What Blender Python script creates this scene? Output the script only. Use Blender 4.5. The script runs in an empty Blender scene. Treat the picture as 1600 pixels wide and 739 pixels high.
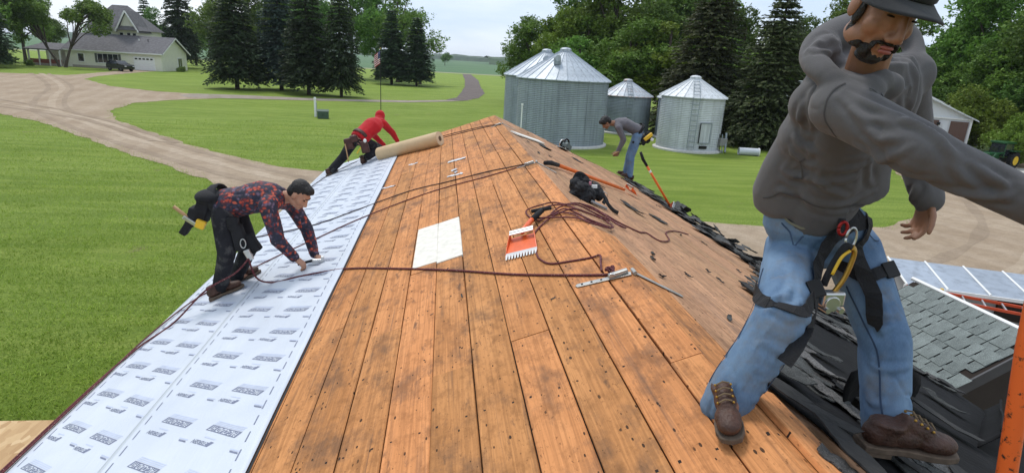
import bpy, bmesh, math, random
import numpy as np
from mathutils import Vector, Matrix, Quaternion, noise as mnoise
R = math.radians
random.seed(7)
scene = bpy.context.scene
COL = scene.collection

# ------------------------------------------------------------------ camera, sky, sun, exposure
cam_d = bpy.data.cameras.new('camera')
cam_d.sensor_fit = 'HORIZONTAL'; cam_d.sensor_width = 36.0
cam_d.lens = 36.0 * 921.6 / 1600.0
cam_d.clip_start = 0.05; cam_d.clip_end = 8000
cam = bpy.data.objects.new('camera', cam_d); COL.objects.link(cam)
EYE = Vector((0, 0, 5.2))
_y, _p, _r = R(7.198), R(16.468), R(3.295)
_f = Vector((math.sin(_y)*math.cos(_p), math.cos(_y)*math.cos(_p), -math.sin(_p)))
_rt = Vector((math.cos(_y), -math.sin(_y), 0)); _up = _rt.cross(_f)
_r2 = math.cos(_r)*_rt + math.sin(_r)*_up; _u2 = -math.sin(_r)*_rt + math.cos(_r)*_up
cam.matrix_world = Matrix(((_r2.x, _u2.x, -_f.x, EYE.x), (_r2.y, _u2.y, -_f.y, EYE.y), (_r2.z, _u2.z, -_f.z, EYE.z), (0, 0, 0, 1)))
scene.camera = cam

SUN_EL, SUN_AZ = R(60), R(-28)       # azimuth measured clockwise from +Y
world = bpy.data.worlds.new('World'); scene.world = world; world.use_nodes = True
nt = world.node_tree; nt.nodes.clear()
wo = nt.nodes.new('ShaderNodeOutputWorld'); bg = nt.nodes.new('ShaderNodeBackground')
sky = nt.nodes.new('ShaderNodeTexSky'); sky.sky_type = 'NISHITA'; sky.sun_disc = False
sky.sun_elevation = SUN_EL; sky.sun_rotation = SUN_AZ
sc_ = nt.nodes.new('ShaderNodeVectorMath'); sc_.operation = 'SCALE'; sc_.inputs['Scale'].default_value = 0.10
nt.links.new(sky.outputs[0], sc_.inputs[0])
tc = nt.nodes.new('ShaderNodeTexCoord'); mp = nt.nodes.new('ShaderNodeMapping')
mp.inputs['Scale'].default_value = (1.2, 1.2, 5.0)
nz = nt.nodes.new('ShaderNodeTexNoise'); nz.inputs['Scale'].default_value = 2.2; nz.inputs['Detail'].default_value = 5
nz.inputs['Roughness'].default_value = 0.55
rp = nt.nodes.new('ShaderNodeValToRGB')
rp.color_ramp.elements[0].position = 0.35; rp.color_ramp.elements[0].color = (0.56, 0.68, 0.86, 1)
rp.color_ramp.elements[1].position = 0.68; rp.color_ramp.elements[1].color = (0.86, 0.91, 0.97, 1)
nt.links.new(tc.outputs['Generated'], mp.inputs[0]); nt.links.new(mp.outputs[0], nz.inputs['Vector'])
nt.links.new(nz.outputs[0], rp.inputs[0])
mx = nt.nodes.new('ShaderNodeMix'); mx.data_type = 'RGBA'; mx.inputs[0].default_value = 0.88
nt.links.new(sc_.outputs[0], mx.inputs[6]); nt.links.new(rp.outputs[0], mx.inputs[7])
nt.links.new(mx.outputs[2], bg.inputs[0]); bg.inputs[1].default_value = 0.86
nt.links.new(bg.outputs[0], wo.inputs[0])

sun_d = bpy.data.lights.new('sun', 'SUN'); sun_d.energy = 1.4; sun_d.angle = R(13); sun_d.color = (1.0, 0.96, 0.90)
sun = bpy.data.objects.new('sun', sun_d); COL.objects.link(sun)
_sd = Vector((math.sin(SUN_AZ)*math.cos(SUN_EL), math.cos(SUN_AZ)*math.cos(SUN_EL), math.sin(SUN_EL)))
sun.rotation_euler = _sd.to_track_quat('Z', 'Y').to_euler(); sun.location = (0, 0, 40)
vs = scene.view_settings
vs.view_transform = 'Standard'; vs.look = 'None'; vs.gamma = 1.0; vs.exposure = 0.58; vs.use_curve_mapping = False
scene.cycles.max_bounces = 6; scene.cycles.transparent_max_bounces = 12

# ------------------------------------------------------------------ helpers
def V(*a): return Vector(a[0] if len(a) == 1 else a)

class MB:
    """collects geometry for ONE mesh"""
    def __init__(s): s.v = []; s.f = []; s.m = []; s.cur = 0
    def add(s, vs, fs):
        o = len(s.v); s.v += [tuple(p) for p in vs]
        for f in fs: s.f.append(tuple(i+o for i in f)); s.m.append(s.cur)
        return s
    def box(s, c, size, rot=None, taper=1.0):
        hx, hy, hz = size[0]/2, size[1]/2, size[2]/2; c = V(c)
        P = []
        for z in (-1, 1):
            t = taper if z > 0 else 1.0
            for x, y in ((-1, -1), (1, -1), (1, 1), (-1, 1)):
                p = V(x*hx*t, y*hy*t, z*hz)
                if rot is not None: p = rot @ p
                P.append(c+p)
        return s.add(P, [(3, 2, 1, 0), (4, 5, 6, 7), (0, 1, 5, 4), (1, 2, 6, 5), (2, 3, 7, 6), (3, 0, 4, 7)])
    def prism(s, poly, z0, z1):
        n = len(poly)
        P = [(x, y, z0) for x, y in poly]+[(x, y, z1) for x, y in poly]
        F = [tuple(range(n-1, -1, -1)), tuple(range(n, 2*n))]+[(i, (i+1) % n, n+(i+1) % n, n+i) for i in range(n)]
        return s.add(P, F)
    def slab(s, pts, nrm, th):
        """polygon (3d pts) extruded by th along nrm"""
        n = len(pts); nrm = V(nrm)*th; a = [V(p) for p in pts]; b = [p+nrm for p in a]
        return s.add(a+b, [tuple(range(n-1, -1, -1)), tuple(range(n, 2*n))]+[(i, (i+1) % n, n+(i+1) % n, n+i) for i in range(n)])
    def tube(s, pts, rad, n=8, cap=True, flat=1.0, side=None):
        pts = [V(p) for p in pts]; k = len(pts)
        if not isinstance(rad, list): rad = [rad]*k
        rings = []; prev = None
        for i, p in enumerate(pts):
            t = (pts[min(i+1, k-1)]-pts[max(i-1, 0)])
            t = t.normalized() if t.length > 1e-9 else V(0, 0, 1)
            if side is not None and abs(t.dot(V(side).normalized())) < .97:
                u = (V(side)-t*t.dot(V(side))).normalized()
            elif prev is None:
                u = t.orthogonal().normalized()
            else:
                u = prev-t*t.dot(prev); u = u.normalized() if u.length > 1e-6 else t.orthogonal().normalized()
            prev = u; w = t.cross(u)
            r = rad[i]; ru, rw = (r if hasattr(r, '__len__') else (r, r*flat))
            rings.append([p+u*ru*math.cos(2*math.pi*j/n)+w*rw*math.sin(2*math.pi*j/n) for j in range(n)])
        P = [q for rg in rings for q in rg]; F = []
        for i in range(k-1):
            for j in range(n):
                F.append((i*n+j, i*n+(j+1) % n, (i+1)*n+(j+1) % n, (i+1)*n+j))
        if cap: F += [tuple(range(n-1, -1, -1)), tuple((k-1)*n+j for j in range(n))]
        return s.add(P, F)
    def ellipsoid(s, c, r, rot=None, nu=14, nv=9):
        c = V(c); P = []; F = []
        for i in range(nv+1):
            th = math.pi*i/nv
            for j in range(nu):
                ph = 2*math.pi*j/nu
                p = V(r[0]*math.sin(th)*math.cos(ph), r[1]*math.sin(th)*math.sin(ph), r[2]*math.cos(th))
                if rot is not None: p = rot @ p
                P.append(c+p)
        for i in range(nv):
            for j in range(nu):
                a, b, cc, d = i*nu+j, i*nu+(j+1) % nu, (i+1)*nu+(j+1) % nu, (i+1)*nu+j
                if i == 0: F.append((a, d, cc))
                elif i == nv-1: F.append((a, d, b))
                else: F.append((a, d, cc, b))
        return s.add(P, F)
    def lathe(s, prof, n=32, c=(0, 0, 0), cap=True):
        P = []; F = []; k = len(prof)
        for r, z in prof:
            for j in range(n):
                a = 2*math.pi*j/n; P.append((c[0]+r*math.cos(a), c[1]+r*math.sin(a), c[2]+z))
        for i in range(k-1):
            for j in range(n): F.append((i*n+j, i*n+(j+1) % n, (i+1)*n+(j+1) % n, (i+1)*n+j))
        if cap: F += [tuple(range(n-1, -1, -1)), tuple((k-1)*n+j for j in range(n))]
        return s.add(P, F)
    def mesh(s, name, mats, smooth=False):
        me = bpy.data.meshes.new(name); me.from_pydata(s.v, [], s.f)
        for m in (mats if isinstance(mats, (list, tuple)) else [mats]):
            if m: me.materials.append(m)
        if any(s.m): me.polygons.foreach_set('material_index', s.m)
        if smooth: me.polygons.foreach_set('use_smooth', [True]*len(me.polygons))
        me.update(); return me
    def build(s, name, mats, parent=None, smooth=False, bevel=0.0, **kw):
        return mkobj(name, s.mesh(name, mats, smooth), parent, bevel, **kw)

def mkobj(name, me, parent=None, bevel=0.0, **kw):
    o = bpy.data.objects.new(name, me); COL.objects.link(o)
    if parent is not None: o.parent = parent
    if bevel > 0:
        b = o.modifiers.new('bevel', 'BEVEL'); b.width = bevel; b.segments = 2; b.limit_method = 'ANGLE'; b.angle_limit = R(35)
    if kw: tag(o, **kw)
    return o

def tag(o, label=None, cat=None, group=None, kind=None):
    if label: o['label'] = label
    if cat: o['category'] = cat
    if group: o['group'] = group
    if kind: o['kind'] = kind
    return o

def empty(name, loc=(0, 0, 0), rz=0.0, label=None, cat=None, group=None):
    o = bpy.data.objects.new(name, None); COL.objects.link(o); o.location = loc; o.rotation_euler = (0, 0, rz)
    o.empty_display_size = 0.2
    tag(o, label, cat, group); return o

def copy_tree(o, parent=None):
    c = o.copy(); COL.objects.link(c); c.parent = parent
    for ch in list(o.children): copy_tree(ch, c)
    return c

def rotz(a): return Matrix.Rotation(a, 3, 'Z')
def frame(d, up=(0, 0, 1)):
    """3x3 whose X axis is d, Z near up"""
    x = V(d).normalized(); z = V(up); z = (z-x*x.dot(z)); z = z.normalized() if z.length > 1e-6 else x.orthogonal().normalized()
    y = z.cross(x); return Matrix((x, y, z)).transposed()

def spline(pts, per=8):
    """Catmull-Rom through pts"""
    P = [V(p) for p in pts]; out = []
    for i in range(len(P)-1):
        p0 = P[max(i-1, 0)]; p1 = P[i]; p2 = P[i+1]; p3 = P[min(i+2, len(P)-1)]
        for k in range(per):
            t = k/per; t2 = t*t; t3 = t2*t
            out.append(0.5*((2*p1)+(p2-p0)*t+(2*p0-5*p1+4*p2-p3)*t2+(3*p1-p0-3*p2+p3)*t3))
    out.append(P[-1]); return out

# ------------------------------------------------------------------ materials
def new_mat(name):
    m = bpy.data.materials.new(name); m.use_nodes = True
    return m, m.node_tree, m.node_tree.nodes['Principled BSDF']
def ramp(nt, src, stops):
    r = nt.nodes.new('ShaderNodeValToRGB'); e = r.color_ramp.elements
    while len(e) < len(stops): e.new(0.5)
    for k, (p, c) in enumerate(stops): e[k].position = p; e[k].color = (*c, 1) if len(c) == 3 else c
    nt.links.new(src, r.inputs[0]); return r.outputs[0]
def noise_n(nt, vec, scale, detail=4, rough=0.55, dist=0.0):
    n = nt.nodes.new('ShaderNodeTexNoise'); n.inputs['Scale'].default_value = scale; n.inputs['Detail'].default_value = detail
    n.inputs['Roughness'].default_value = rough; n.inputs['Distortion'].default_value = dist
    if vec is not None: nt.links.new(vec, n.inputs['Vector'])
    return n.outputs[0]
def mapping(nt, src, scale=(1, 1, 1), rot=(0, 0, 0)):
    m = nt.nodes.new('ShaderNodeMapping'); m.inputs['Scale'].default_value = scale; m.inputs['Rotation'].default_value = rot
    nt.links.new(src, m.inputs[0]); return m.outputs[0]
def mixc(nt, f, a, b, mode='MIX'):
    m = nt.nodes.new('ShaderNodeMix'); m.data_type = 'RGBA'; m.blend_type = mode
    for sock, val in ((m.inputs[0], f), (m.inputs[6], a), (m.inputs[7], b)):
        if hasattr(val, 'is_linked') or hasattr(val, 'links'): nt.links.new(val, sock)
        elif hasattr(val, '__len__'): sock.default_value = (*val, 1) if len(val) == 3 else val
        else: sock.default_value = val
    return m.outputs[2]
def math_n(nt, op, a, b=0.0, clamp=False):
    m = nt.nodes.new('ShaderNodeMath'); m.operation = op; m.use_clamp = clamp
    for sock, val in ((m.inputs[0], a), (m.inputs[1], b)):
        if hasattr(val, 'links'): nt.links.new(val, sock)
        else: sock.default_value = val
    return m.outputs[0]
def bump(nt, bs, h, strength=0.3, dist=0.01):
    b = nt.nodes.new('ShaderNodeBump'); b.inputs['Strength'].default_value = strength; b.inputs['Distance'].default_value = dist
    nt.links.new(h, b.inputs['Height']); nt.links.new(b.outputs[0], bs.inputs['Normal'])
def coords(nt, which='Object'):
    t = nt.nodes.new('ShaderNodeTexCoord'); return t.outputs[which]
def wpos(nt):
    return nt.nodes.new('ShaderNodeNewGeometry').outputs['Position']

_mc = {}
def M(name, col, rough=0.6, metal=0.0, var=0.12, vscale=6.0, bmp=0.0, bscale=40.0, spec=0.4, obj_var=0.0):
    """plain material with noise variation and optional fine relief"""
    if name in _mc: return _mc[name]
    m, nt, bs = new_mat(name)
    c = coords(nt)
    n = noise_n(nt, c, vscale, 5)
    lo = tuple(max(0, x*(1-var)) for x in col); hi = tuple(min(1, x*(1+var)) for x in col)
    out = ramp(nt, n, [(0.3, lo), (0.7, hi)])
    if obj_var:
        oi = nt.nodes.new('ShaderNodeObjectInfo')
        hs = nt.nodes.new('ShaderNodeHueSaturation')
        vv = math_n(nt, 'MULTIPLY_ADD', oi.outputs['Random'], 2*obj_var); 
        vv.node.inputs[2].default_value = 1-obj_var
        nt.links.new(vv, hs.inputs['Value']); nt.links.new(out, hs.inputs['Color']); out = hs.outputs[0]
    nt.links.new(out, bs.inputs['Base Color'])
    bs.inputs['Roughness'].default_value = rough; bs.inputs['Metallic'].default_value = metal
    bs.inputs['Specular IOR Level'].default_value = spec
    if bmp: bump(nt, bs, noise_n(nt, c, bscale, 4), bmp, 0.01)
    _mc[name] = m; return m
# ------------------------------------------------------------------ the land
def jag(poly, step=0.8, amp=0.12, closed=True, seed=0):
    out = []; n = len(poly); rnd = random.Random(seed)
    for i in range(n if closed else n-1):
        a = V(*poly[i], 0); b = V(*poly[(i+1) % n], 0); L = (b-a).length; k = max(1, int(L/step))
        k = min(k, 60); t = (b-a).normalized(); nn = V(-t.y, t.x, 0)
        for j in range(k):
            p = a+(b-a)*(j/k)+nn*(rnd.uniform(-amp, amp) if j else 0); out.append((p.x, p.y))
    return out
def smooth_poly(pts, per=6):
    P = [V(x, y, 0) for x, y in pts]; n = len(P); out = []
    for i in range(n):
        p0, p1, p2, p3 = P[i-1], P[i], P[(i+1) % n], P[(i+2) % n]
        for k in range(per):
            t = k/per; q = 0.5*((2*p1)+(p2-p0)*t+(2*p0-5*p1+4*p2-p3)*t*t+(3*p1-p0-3*p2+p3)*t**3)
            out.append((q.x, q.y))
    return out
def sheet(name, poly, z, mat, kind='structure'):
    bm = bmesh.new(); vs = [bm.verts.new((x, y, z)) for x, y in poly]
    f = bm.faces.new(vs); bmesh.ops.recalc_face_normals(bm, faces=[f])
    if f.normal.z < 0: f.normal_flip()
    bmesh.ops.triangulate(bm, faces=bm.faces[:])
    me = bpy.data.meshes.new(name); bm.to_mesh(me); bm.free(); me.materials.append(mat)
    return mkobj(name, me, kind=kind)

def grass_mat():
    m, nt, bs = new_mat('lawn'); p = wpos(nt)
    big = noise_n(nt, p, 0.09, 4); mid = noise_n(nt, p, 0.9, 5, .6); fine = noise_n(nt, p, 14, 4, .7)
    fine2 = noise_n(nt, mapping(nt, p, (1, .3, 1)), 60, 3, .7)
    c = ramp(nt, big, [(0.3, (0.195, 0.285, 0.028)), (0.7, (0.330, 0.420, 0.062))])
    c = mixc(nt, ramp(nt, mid, [(0.4, (0, 0, 0)), (0.66, (.75, .75, .75))]), c, (0.38, 0.44, 0.09))
    # mowing passes
    w = nt.nodes.new('ShaderNodeTexWave'); w.inputs['Scale'].default_value = 0.11; w.inputs['Distortion'].default_value = 3.5
    w.inputs['Detail'].default_value = 2; w.inputs['Detail Scale'].default_value = 0.4
    nt.links.new(mapping(nt, p, (1, .3, 1), (0, 0, 1.42)), w.inputs[0])
    c = mixc(nt, math_n(nt, 'MULTIPLY', w.outputs[1], 0.55), c, (0.40, 0.49, 0.105))
    sk = noise_n(nt, mapping(nt, p, (.16, 1.5, 1), (0, 0, -.42)), 1.0, 4, .6)
    c = mixc(nt, ramp(nt, sk, [(.40, (.55, .55, .55)), (.56, (0, 0, 0))]), c, (0.150, 0.235, 0.025))
    c = mixc(nt, ramp(nt, sk, [(.54, (0, 0, 0)), (.70, (.6, .6, .6))]), c, (0.42, 0.48, 0.11))
    c = mixc(nt, ramp(nt, fine, [(0.36, (.75, .75, .75)), (0.62, (0, 0, 0))]), c, (0.085, 0.150, 0.018))
    c = mixc(nt, math_n(nt, 'MULTIPLY', fine2, .45), c, (0.12, 0.19, 0.026))
    # worn, thin patches near the house
    worn = noise_n(nt, p, 0.55, 5, .62)
    c = mixc(nt, ramp(nt, worn, [(0.655, (0, 0, 0)), (0.72, (.6, .6, .6))]), c, (0.20, 0.17, 0.085))
    nt.links.new(c, bs.inputs['Base Color']); bs.inputs['Roughness'].default_value = 0.85; bs.inputs['Specular IOR Level'].default_value = 0.15
    bump(nt, bs, math_n(nt, 'ADD', fine, fine2), 0.9, 0.06)
    return m
LAWN = grass_mat()
def gravel_mat(name, a, b, track):
    m, nt, bs = new_mat(name); p = wpos(nt)
    big = noise_n(nt, p, 0.25, 5); st = noise_n(nt, p, 26, 3, .75); mid = noise_n(nt, p, 2.2, 5, .65)
    c = ramp(nt, big, [(0.3, a), (0.72, b)])
    w = nt.nodes.new('ShaderNodeTexWave'); w.inputs['Scale'].default_value = 0.22; w.inputs['Distortion'].default_value = 6
    w.inputs['Detail'].default_value = 3; w.inputs['Detail Scale'].default_value = .5
    nt.links.new(mapping(nt, p, (1, .35, 1), (0, 0, -.75)), w.inputs[0])
    c = mixc(nt, math_n(nt, 'MULTIPLY', ramp(nt, w.outputs[1], [(0.45, (0, 0, 0)), (0.9, (1, 1, 1))]), .28), c, track)
    c = mixc(nt, ramp(nt, mid, [(.35, (.45, .45, .45)), (.6, (0, 0, 0))]), c, tuple(x*.72 for x in a))
    c = mixc(nt, ramp(nt, st, [(.3, (.5, .5, .5)), (.55, (0, 0, 0))]), c, tuple(x*.55 for x in a))
    nt.links.new(c, bs.inputs['Base Color']); bs.inputs['Roughness'].default_value = 0.92; bs.inputs['Specular IOR Level'].default_value = 0.2
    bump(nt, bs, math_n(nt, 'ADD', st, mid), 0.6, 0.05); return m
GRAVEL = gravel_mat('gravel', (0.33, 0.245, 0.165), (0.45, 0.355, 0.255), (0.52, 0.42, 0.32))
LANE = gravel_mat('lane_gravel', (0.13, 0.105, 0.095), (0.19, 0.155, 0.14), (0.24, 0.20, 0.18))
DUST = gravel_mat('drive_gravel', (0.30, 0.25, 0.20), (0.38, 0.33, 0.27), (0.42, 0.36, 0.30))
def field_mat():
    m, nt, bs = new_mat('crop_field'); p = wpos(nt)
    c = ramp(nt, noise_n(nt, p, 0.012, 4), [(.35, (0.045, 0.115, 0.040)), (.65, (0.075, 0.155, 0.055))])
    w = nt.nodes.new('ShaderNodeTexWave'); w.inputs['Scale'].default_value = 0.12; w.inputs['Distortion'].default_value = 1.0
    nt.links.new(mapping(nt, p, (.05, 1, 1)), w.inputs[0])
    c = mixc(nt, math_n(nt, 'MULTIPLY', w.outputs[1], .18), c, (0.10, 0.18, 0.06))
    nt.links.new(c, bs.inputs['Base Color']); bs.inputs['Roughness'].default_value = .9
    bump(nt, bs, noise_n(nt, p, 1.5, 4), .6, .3); return m
CROP = field_mat()

sheet('ground', [(-2500, -600), (2500, -600), (2500, 3500), (-2500, 3500)], 0.0, LAWN)
yard = [(-110, 92), (-59, 88.8), (-51.8, 90.5), (-53.0, 100), (-54.5, 107.8), (-56.5, 117.4), (-51.5, 117.4), (-51.0, 110.5), (-48.5, 92), (-46, 84.2), (-37.7, 73.8), (-30.9, 69.4), (-25.0, 68.2),
        (-22.5, 64.2), (-25.1, 59.5), (-26.4, 54.6), (-24.9, 48.4), (-21.9, 42.9), (-18.7, 39.2), (-13.2, 33.0), (-8.0, 28.2), (-5.2, 27.0),
        (-0.5, 24.2), (3.5, 21.8), (7.2, 20.3), (8.8, 19.9), (11.1, 19.5), (14.2, 19.3), (16.6, 19.7), (19.3, 21.4), (24.2, 27.0), (28.3, 34.1),
        (31.5, 40), (34.0, 43.5), (42, 44), (44, 38.5), (60, 32), (60, -8), (16, -10), (6.2, -4), (5.4, 4), (5.2, 9), (4.8, 14.5), (2, 15.6), (-3.2, 16.6),
        (-6.6, 20.9), (-9.0, 24.0), (-11.6, 26.8), (-14.9, 29.9), (-19.3, 34.4), (-25.1, 40.3), (-29.3, 43.4), (-60, 58), (-110, 70)]
sheet('gravel_yard', jag(yard, 0.7, 0.16, seed=3), 0.014, GRAVEL)
drive = [(-26.6, 68.6), (-20.7, 69.7), (-15.8, 69.8), (-9, 71.8), (-4.2, 73.6), (0.5, 78.2), (2.8, 84), (4.3, 84.5), (3.2, 79), (1.0, 75.7), (-4.0, 70.6), (-9, 68.6), (-15, 66.4), (-19.3, 65.2), (-25.1, 63.2), (-27, 65.5)]
sheet('driveway', jag(drive, 0.8, 0.1, seed=5), 0.026, DUST)
lane = [(0.3, 77.7), (1.9, 85), (2.8, 97.5), (4.2, 121.6), (5.4, 160), (6.4, 217.5), (9.4, 217.5), (8.9, 160), (7.4, 125), (6.6, 97.2), (4.9, 84.8), (2.4, 77.6)]
sheet('farm_lane', jag(lane, 1.2, 0.15, seed=6), 0.034, LANE)
sheet('field_margin', [(-400, 217), (-20, 217.8), (20, 218), (420, 219), (420, 229), (-400, 228)], 0.045, M('dry_grass', (0.30, 0.30, 0.17), .9, vscale=.3))
sheet('crop_field', [(-2000, 227), (2000, 229), (2000, 3400), (-2000, 3400)], 0.06, CROP)

def strip(name, pts, w, z, mat, seed):
    P = spline([V(x, y, 0) for x, y in pts], 10); L, Rr_ = [], []; rnd = random.Random(seed)
    for i, q in enumerate(P):
        t = (P[min(i+1, len(P)-1)]-P[max(i-1, 0)]).normalized(); n = V(-t.y, t.x, 0); k = w*(.6+.5*mnoise.noise(V(i*.35, seed, 0))+.12*rnd.random())
        L.append((q.x+n.x*k, q.y+n.y*k)); Rr_.append((q.x-n.x*k*.9, q.y-n.y*k*.9))
    return sheet(name, L+Rr_[::-1], z, mat)
RUT = gravel_mat('rut_gravel', (0.285, 0.212, 0.145), (0.39, 0.305, 0.22), (0.44, 0.35, 0.26)); PALEG = gravel_mat('pale_gravel', (0.385, 0.295, 0.205), (0.51, 0.41, 0.305), (0.56, 0.46, 0.355))
main_ = [(-4.6, 23.2), (-9.6, 27.4), (-16, 33.6), (-22, 39.8), (-28.5, 47.5), (-34, 57), (-39, 67), (-46, 78), (-56, 92)]
for k, (dx, dy, w, m_) in enumerate([(.1, .1, .42, PALEG), (.7, .7, .30, RUT), (-.75, -.7, .36, RUT)]):
    strip('wheel_track', [(x+dx, y+dy) for i, (x, y) in enumerate(main_)], w, .019+.001*k, m_, 30+k)
for k, off in enumerate((0, 1.5, 3.2)): strip('wheel_track', [(-15.5+off*.4, 34-off*.1), (-24, 42.5+off*.5), (-36, 50+off), (-52, 58+off*1.6), (-80, 66+off*2)], .32, .0255+.001*k, (RUT, PALEG, RUT)[k], 50+k)
for k, off in enumerate((0, 1.6, 3.4, 5.0)): strip('wheel_track', [(7+off, 12-off*.5), (14+off, 15-off*.6), (21+off, 20-off*.5), (27+off*.9, 28-off*.4), (33+off*.7, 37-off*.3)], .3, .019+.001*k, (RUT, PALEG, PALEG, RUT)[k], 60+k)
# far wooded skyline that reads as one mass
def skyline(name, x0, x1, y, h0, h1, seed, mat):
    mb = MB(); rnd = random.Random(seed); n = 160; P = []
    for j in range(4):
        for i in range(n+1):
            t = i/n; x = x0+(x1-x0)*t
            h = h0+(h1-h0)*t+ (h0*.35)*mnoise.noise(V(x*.012, seed, 0))+(h0*.18)*mnoise.noise(V(x*.05, seed, 3))
            dy = (0, 14, 50, 130)[j]; zz = (0, .72, 1.0, .8)[j]*h*(1+.12*mnoise.noise(V(x*.09, j*7, seed)))
            P.append((x, y+dy+6*mnoise.noise(V(x*.06, j, 1)), max(zz, 0)))
    F = [(j*(n+1)+i, j*(n+1)+i+1, (j+1)*(n+1)+i+1, (j+1)*(n+1)+i) for j in range(3) for i in range(n)]
    mb.add(P, F); o = mb.build(name, mat, smooth=False); o['kind'] = 'stuff'; tag(o, 'far wooded skyline beyond the crop field, blue with distance', 'woods'); return o
FARW = M('far_wood', (0.050, 0.085, 0.042), .9, vscale=.08, var=.35)
skyline('far_woods', -900, 1100, 1500, 15, 12, 3, FARW)
skyline('far_woods', 55, 520, 760, 11, 13, 9, FARW)

# ------------------------------------------------------------------ trees
def leaf_mat(name, lo, hi, sub=0.0):
    m, nt, bs = new_mat(name)
    g = nt.nodes.new('ShaderNodeNewGeometry'); oi = nt.nodes.new('ShaderNodeObjectInfo')
    c = ramp(nt, g.outputs['Random Per Island'], [(0.0, lo), (1.0, hi)])
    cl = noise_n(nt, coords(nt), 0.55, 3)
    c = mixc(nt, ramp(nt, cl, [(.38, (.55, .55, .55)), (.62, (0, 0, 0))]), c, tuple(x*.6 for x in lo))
    hs = nt.nodes.new('ShaderNodeHueSaturation'); nt.links.new(c, hs.inputs['Color'])
    v = math_n(nt, 'MULTIPLY_ADD', oi.outputs['Random'], .45); v.node.inputs[2].default_value = .78
    nt.links.new(v, hs.inputs['Value'])
    h = math_n(nt, 'MULTIPLY_ADD', oi.outputs['Random'], .035); h.node.inputs[2].default_value = .484
    nt.links.new(h, hs.inputs['Hue'])
    nt.links.new(hs.outputs[0], bs.inputs['Base Color']); bs.inputs['Roughness'].default_value = .6; bs.inputs['Specular IOR Level'].default_value = .25
    tr = nt.nodes.new('ShaderNodeBsdfTranslucent'); nt.links.new(hs.outputs[0], tr.inputs['Color'])
    ms = nt.nodes.new('ShaderNodeMixShader'); ms.inputs[0].default_value = .3
    nt.links.new(bs.outputs[0], ms.inputs[1]); nt.links.new(tr.outputs[0], ms.inputs[2])
    nt.links.new(ms.outputs[0], nt.nodes['Material Output'].inputs[0]); return m
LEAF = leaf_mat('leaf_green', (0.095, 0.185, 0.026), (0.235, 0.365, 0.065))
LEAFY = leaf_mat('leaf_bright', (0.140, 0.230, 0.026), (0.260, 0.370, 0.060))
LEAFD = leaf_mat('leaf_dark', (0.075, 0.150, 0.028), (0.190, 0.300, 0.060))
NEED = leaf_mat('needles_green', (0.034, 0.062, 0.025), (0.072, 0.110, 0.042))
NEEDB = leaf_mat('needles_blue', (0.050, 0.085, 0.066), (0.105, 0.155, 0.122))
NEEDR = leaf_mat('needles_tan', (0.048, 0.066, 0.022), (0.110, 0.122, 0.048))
BARK = M('bark', (0.075, 0.058, 0.045), .9, bmp=.8, bscale=14)

def quads_mesh(name, C, A, B, mat):
    """C centres, A/B half axes (N x 3) -> one mesh of separate diamond leaves"""
    N = len(C); P = np.empty((N, 4, 3)); P[:, 0] = C-A; P[:, 1] = C-B*.8+A*.15; P[:, 2] = C+A; P[:, 3] = C+B*.8+A*.15
    me = bpy.data.meshes.new(name); me.vertices.add(4*N); me.vertices.foreach_set('co', P.ravel())
    me.loops.add(4*N); me.loops.foreach_set('vertex_index', np.arange(4*N, dtype=np.int32))
    me.polygons.add(N); me.polygons.foreach_set('loop_start', np.arange(0, 4*N, 4, dtype=np.int32))
    me.update(); me.validate(); me.materials.append(mat); return me
def rand_dirs(rs, n):
    d = rs.normal(size=(n, 3)); return d/np.linalg.norm(d, axis=1)[:, None]

def crown_mesh(name, seed, rx, rz, zc, lobes, leaves, size, mat, shell=.55, flatb=.75):
    rs = np.random.RandomState(seed); C = []; 
    pts = []
    for k in range(lobes):
        d = rand_dirs(rs, 1)[0]; r = rs.uniform(.30, .84)
        c = np.array([d[0]*rx*r, d[1]*rx*r, zc+d[2]*rz*r]); lr = rs.uniform(.24, .44)*rx
        if d[2] < -.2: c[2] += rz*.15
        pts.append((c, lr))
    for k in range(lobes):
        c, lr = pts[k]; n = int(leaves/lobes*(lr/(.34*rx))**2)
        # sprays: little twigs of leaves inside every lobe
        m = max(4, n//9)
        sc = rand_dirs(rs, m)*(rs.uniform(shell, 1.08, size=(m, 1)))*lr
        sc[:, 2] *= flatb
        tw = rand_dirs(rs, m); tw[:, 2] -= .35
        for q in range(9):
            C.append(c+sc+tw*(q-4)*size*.42+rs.normal(size=(m, 3))*size*.55)
    C = np.vstack(C); N = len(C)
    nrm = rand_dirs(rs, N)*.9+np.array([0, 0, .75]); nrm /= np.linalg.norm(nrm, axis=1)[:, None]
    a = np.cross(nrm, rand_dirs(rs, N)); a /= np.linalg.norm(a, axis=1)[:, None]; b = np.cross(nrm, a)
    s = rs.uniform(.6, 1.25, size=(N, 1))*size
    return quads_mesh(name, C, a*s, b*s*.62, mat), pts

def trunk_mesh(name, seed, h, r, pts, zc, lean=(0, 0)):
    rnd = random.Random(seed); mb = MB()
    top = V(lean[0], lean[1], h)
    tr = [V(0, 0, -.1), V(lean[0]*.1, lean[1]*.1, h*.12), V(lean[0]*.45+rnd.uniform(-.2, .2), lean[1]*.45, h*.45), top]
    mb.tube(spline(tr, 4), [r*1.35]+[r*(1-.75*i/12) for i in range(12)], 8)
    for c, lr in pts[:14]:
        s = rnd.uniform(.3, .75); a = V(0, 0, 0).lerp(top, s)
        b = V(c); mid = a.lerp(b, .5)+V(rnd.uniform(-.4, .4), rnd.uniform(-.4, .4), .5)
        mb.tube(spline([a, mid, b], 3), [r*.42*(1-.8*i/6) for i in range(7)], 5)
    return mb.mesh(name, BARK, True)

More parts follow.
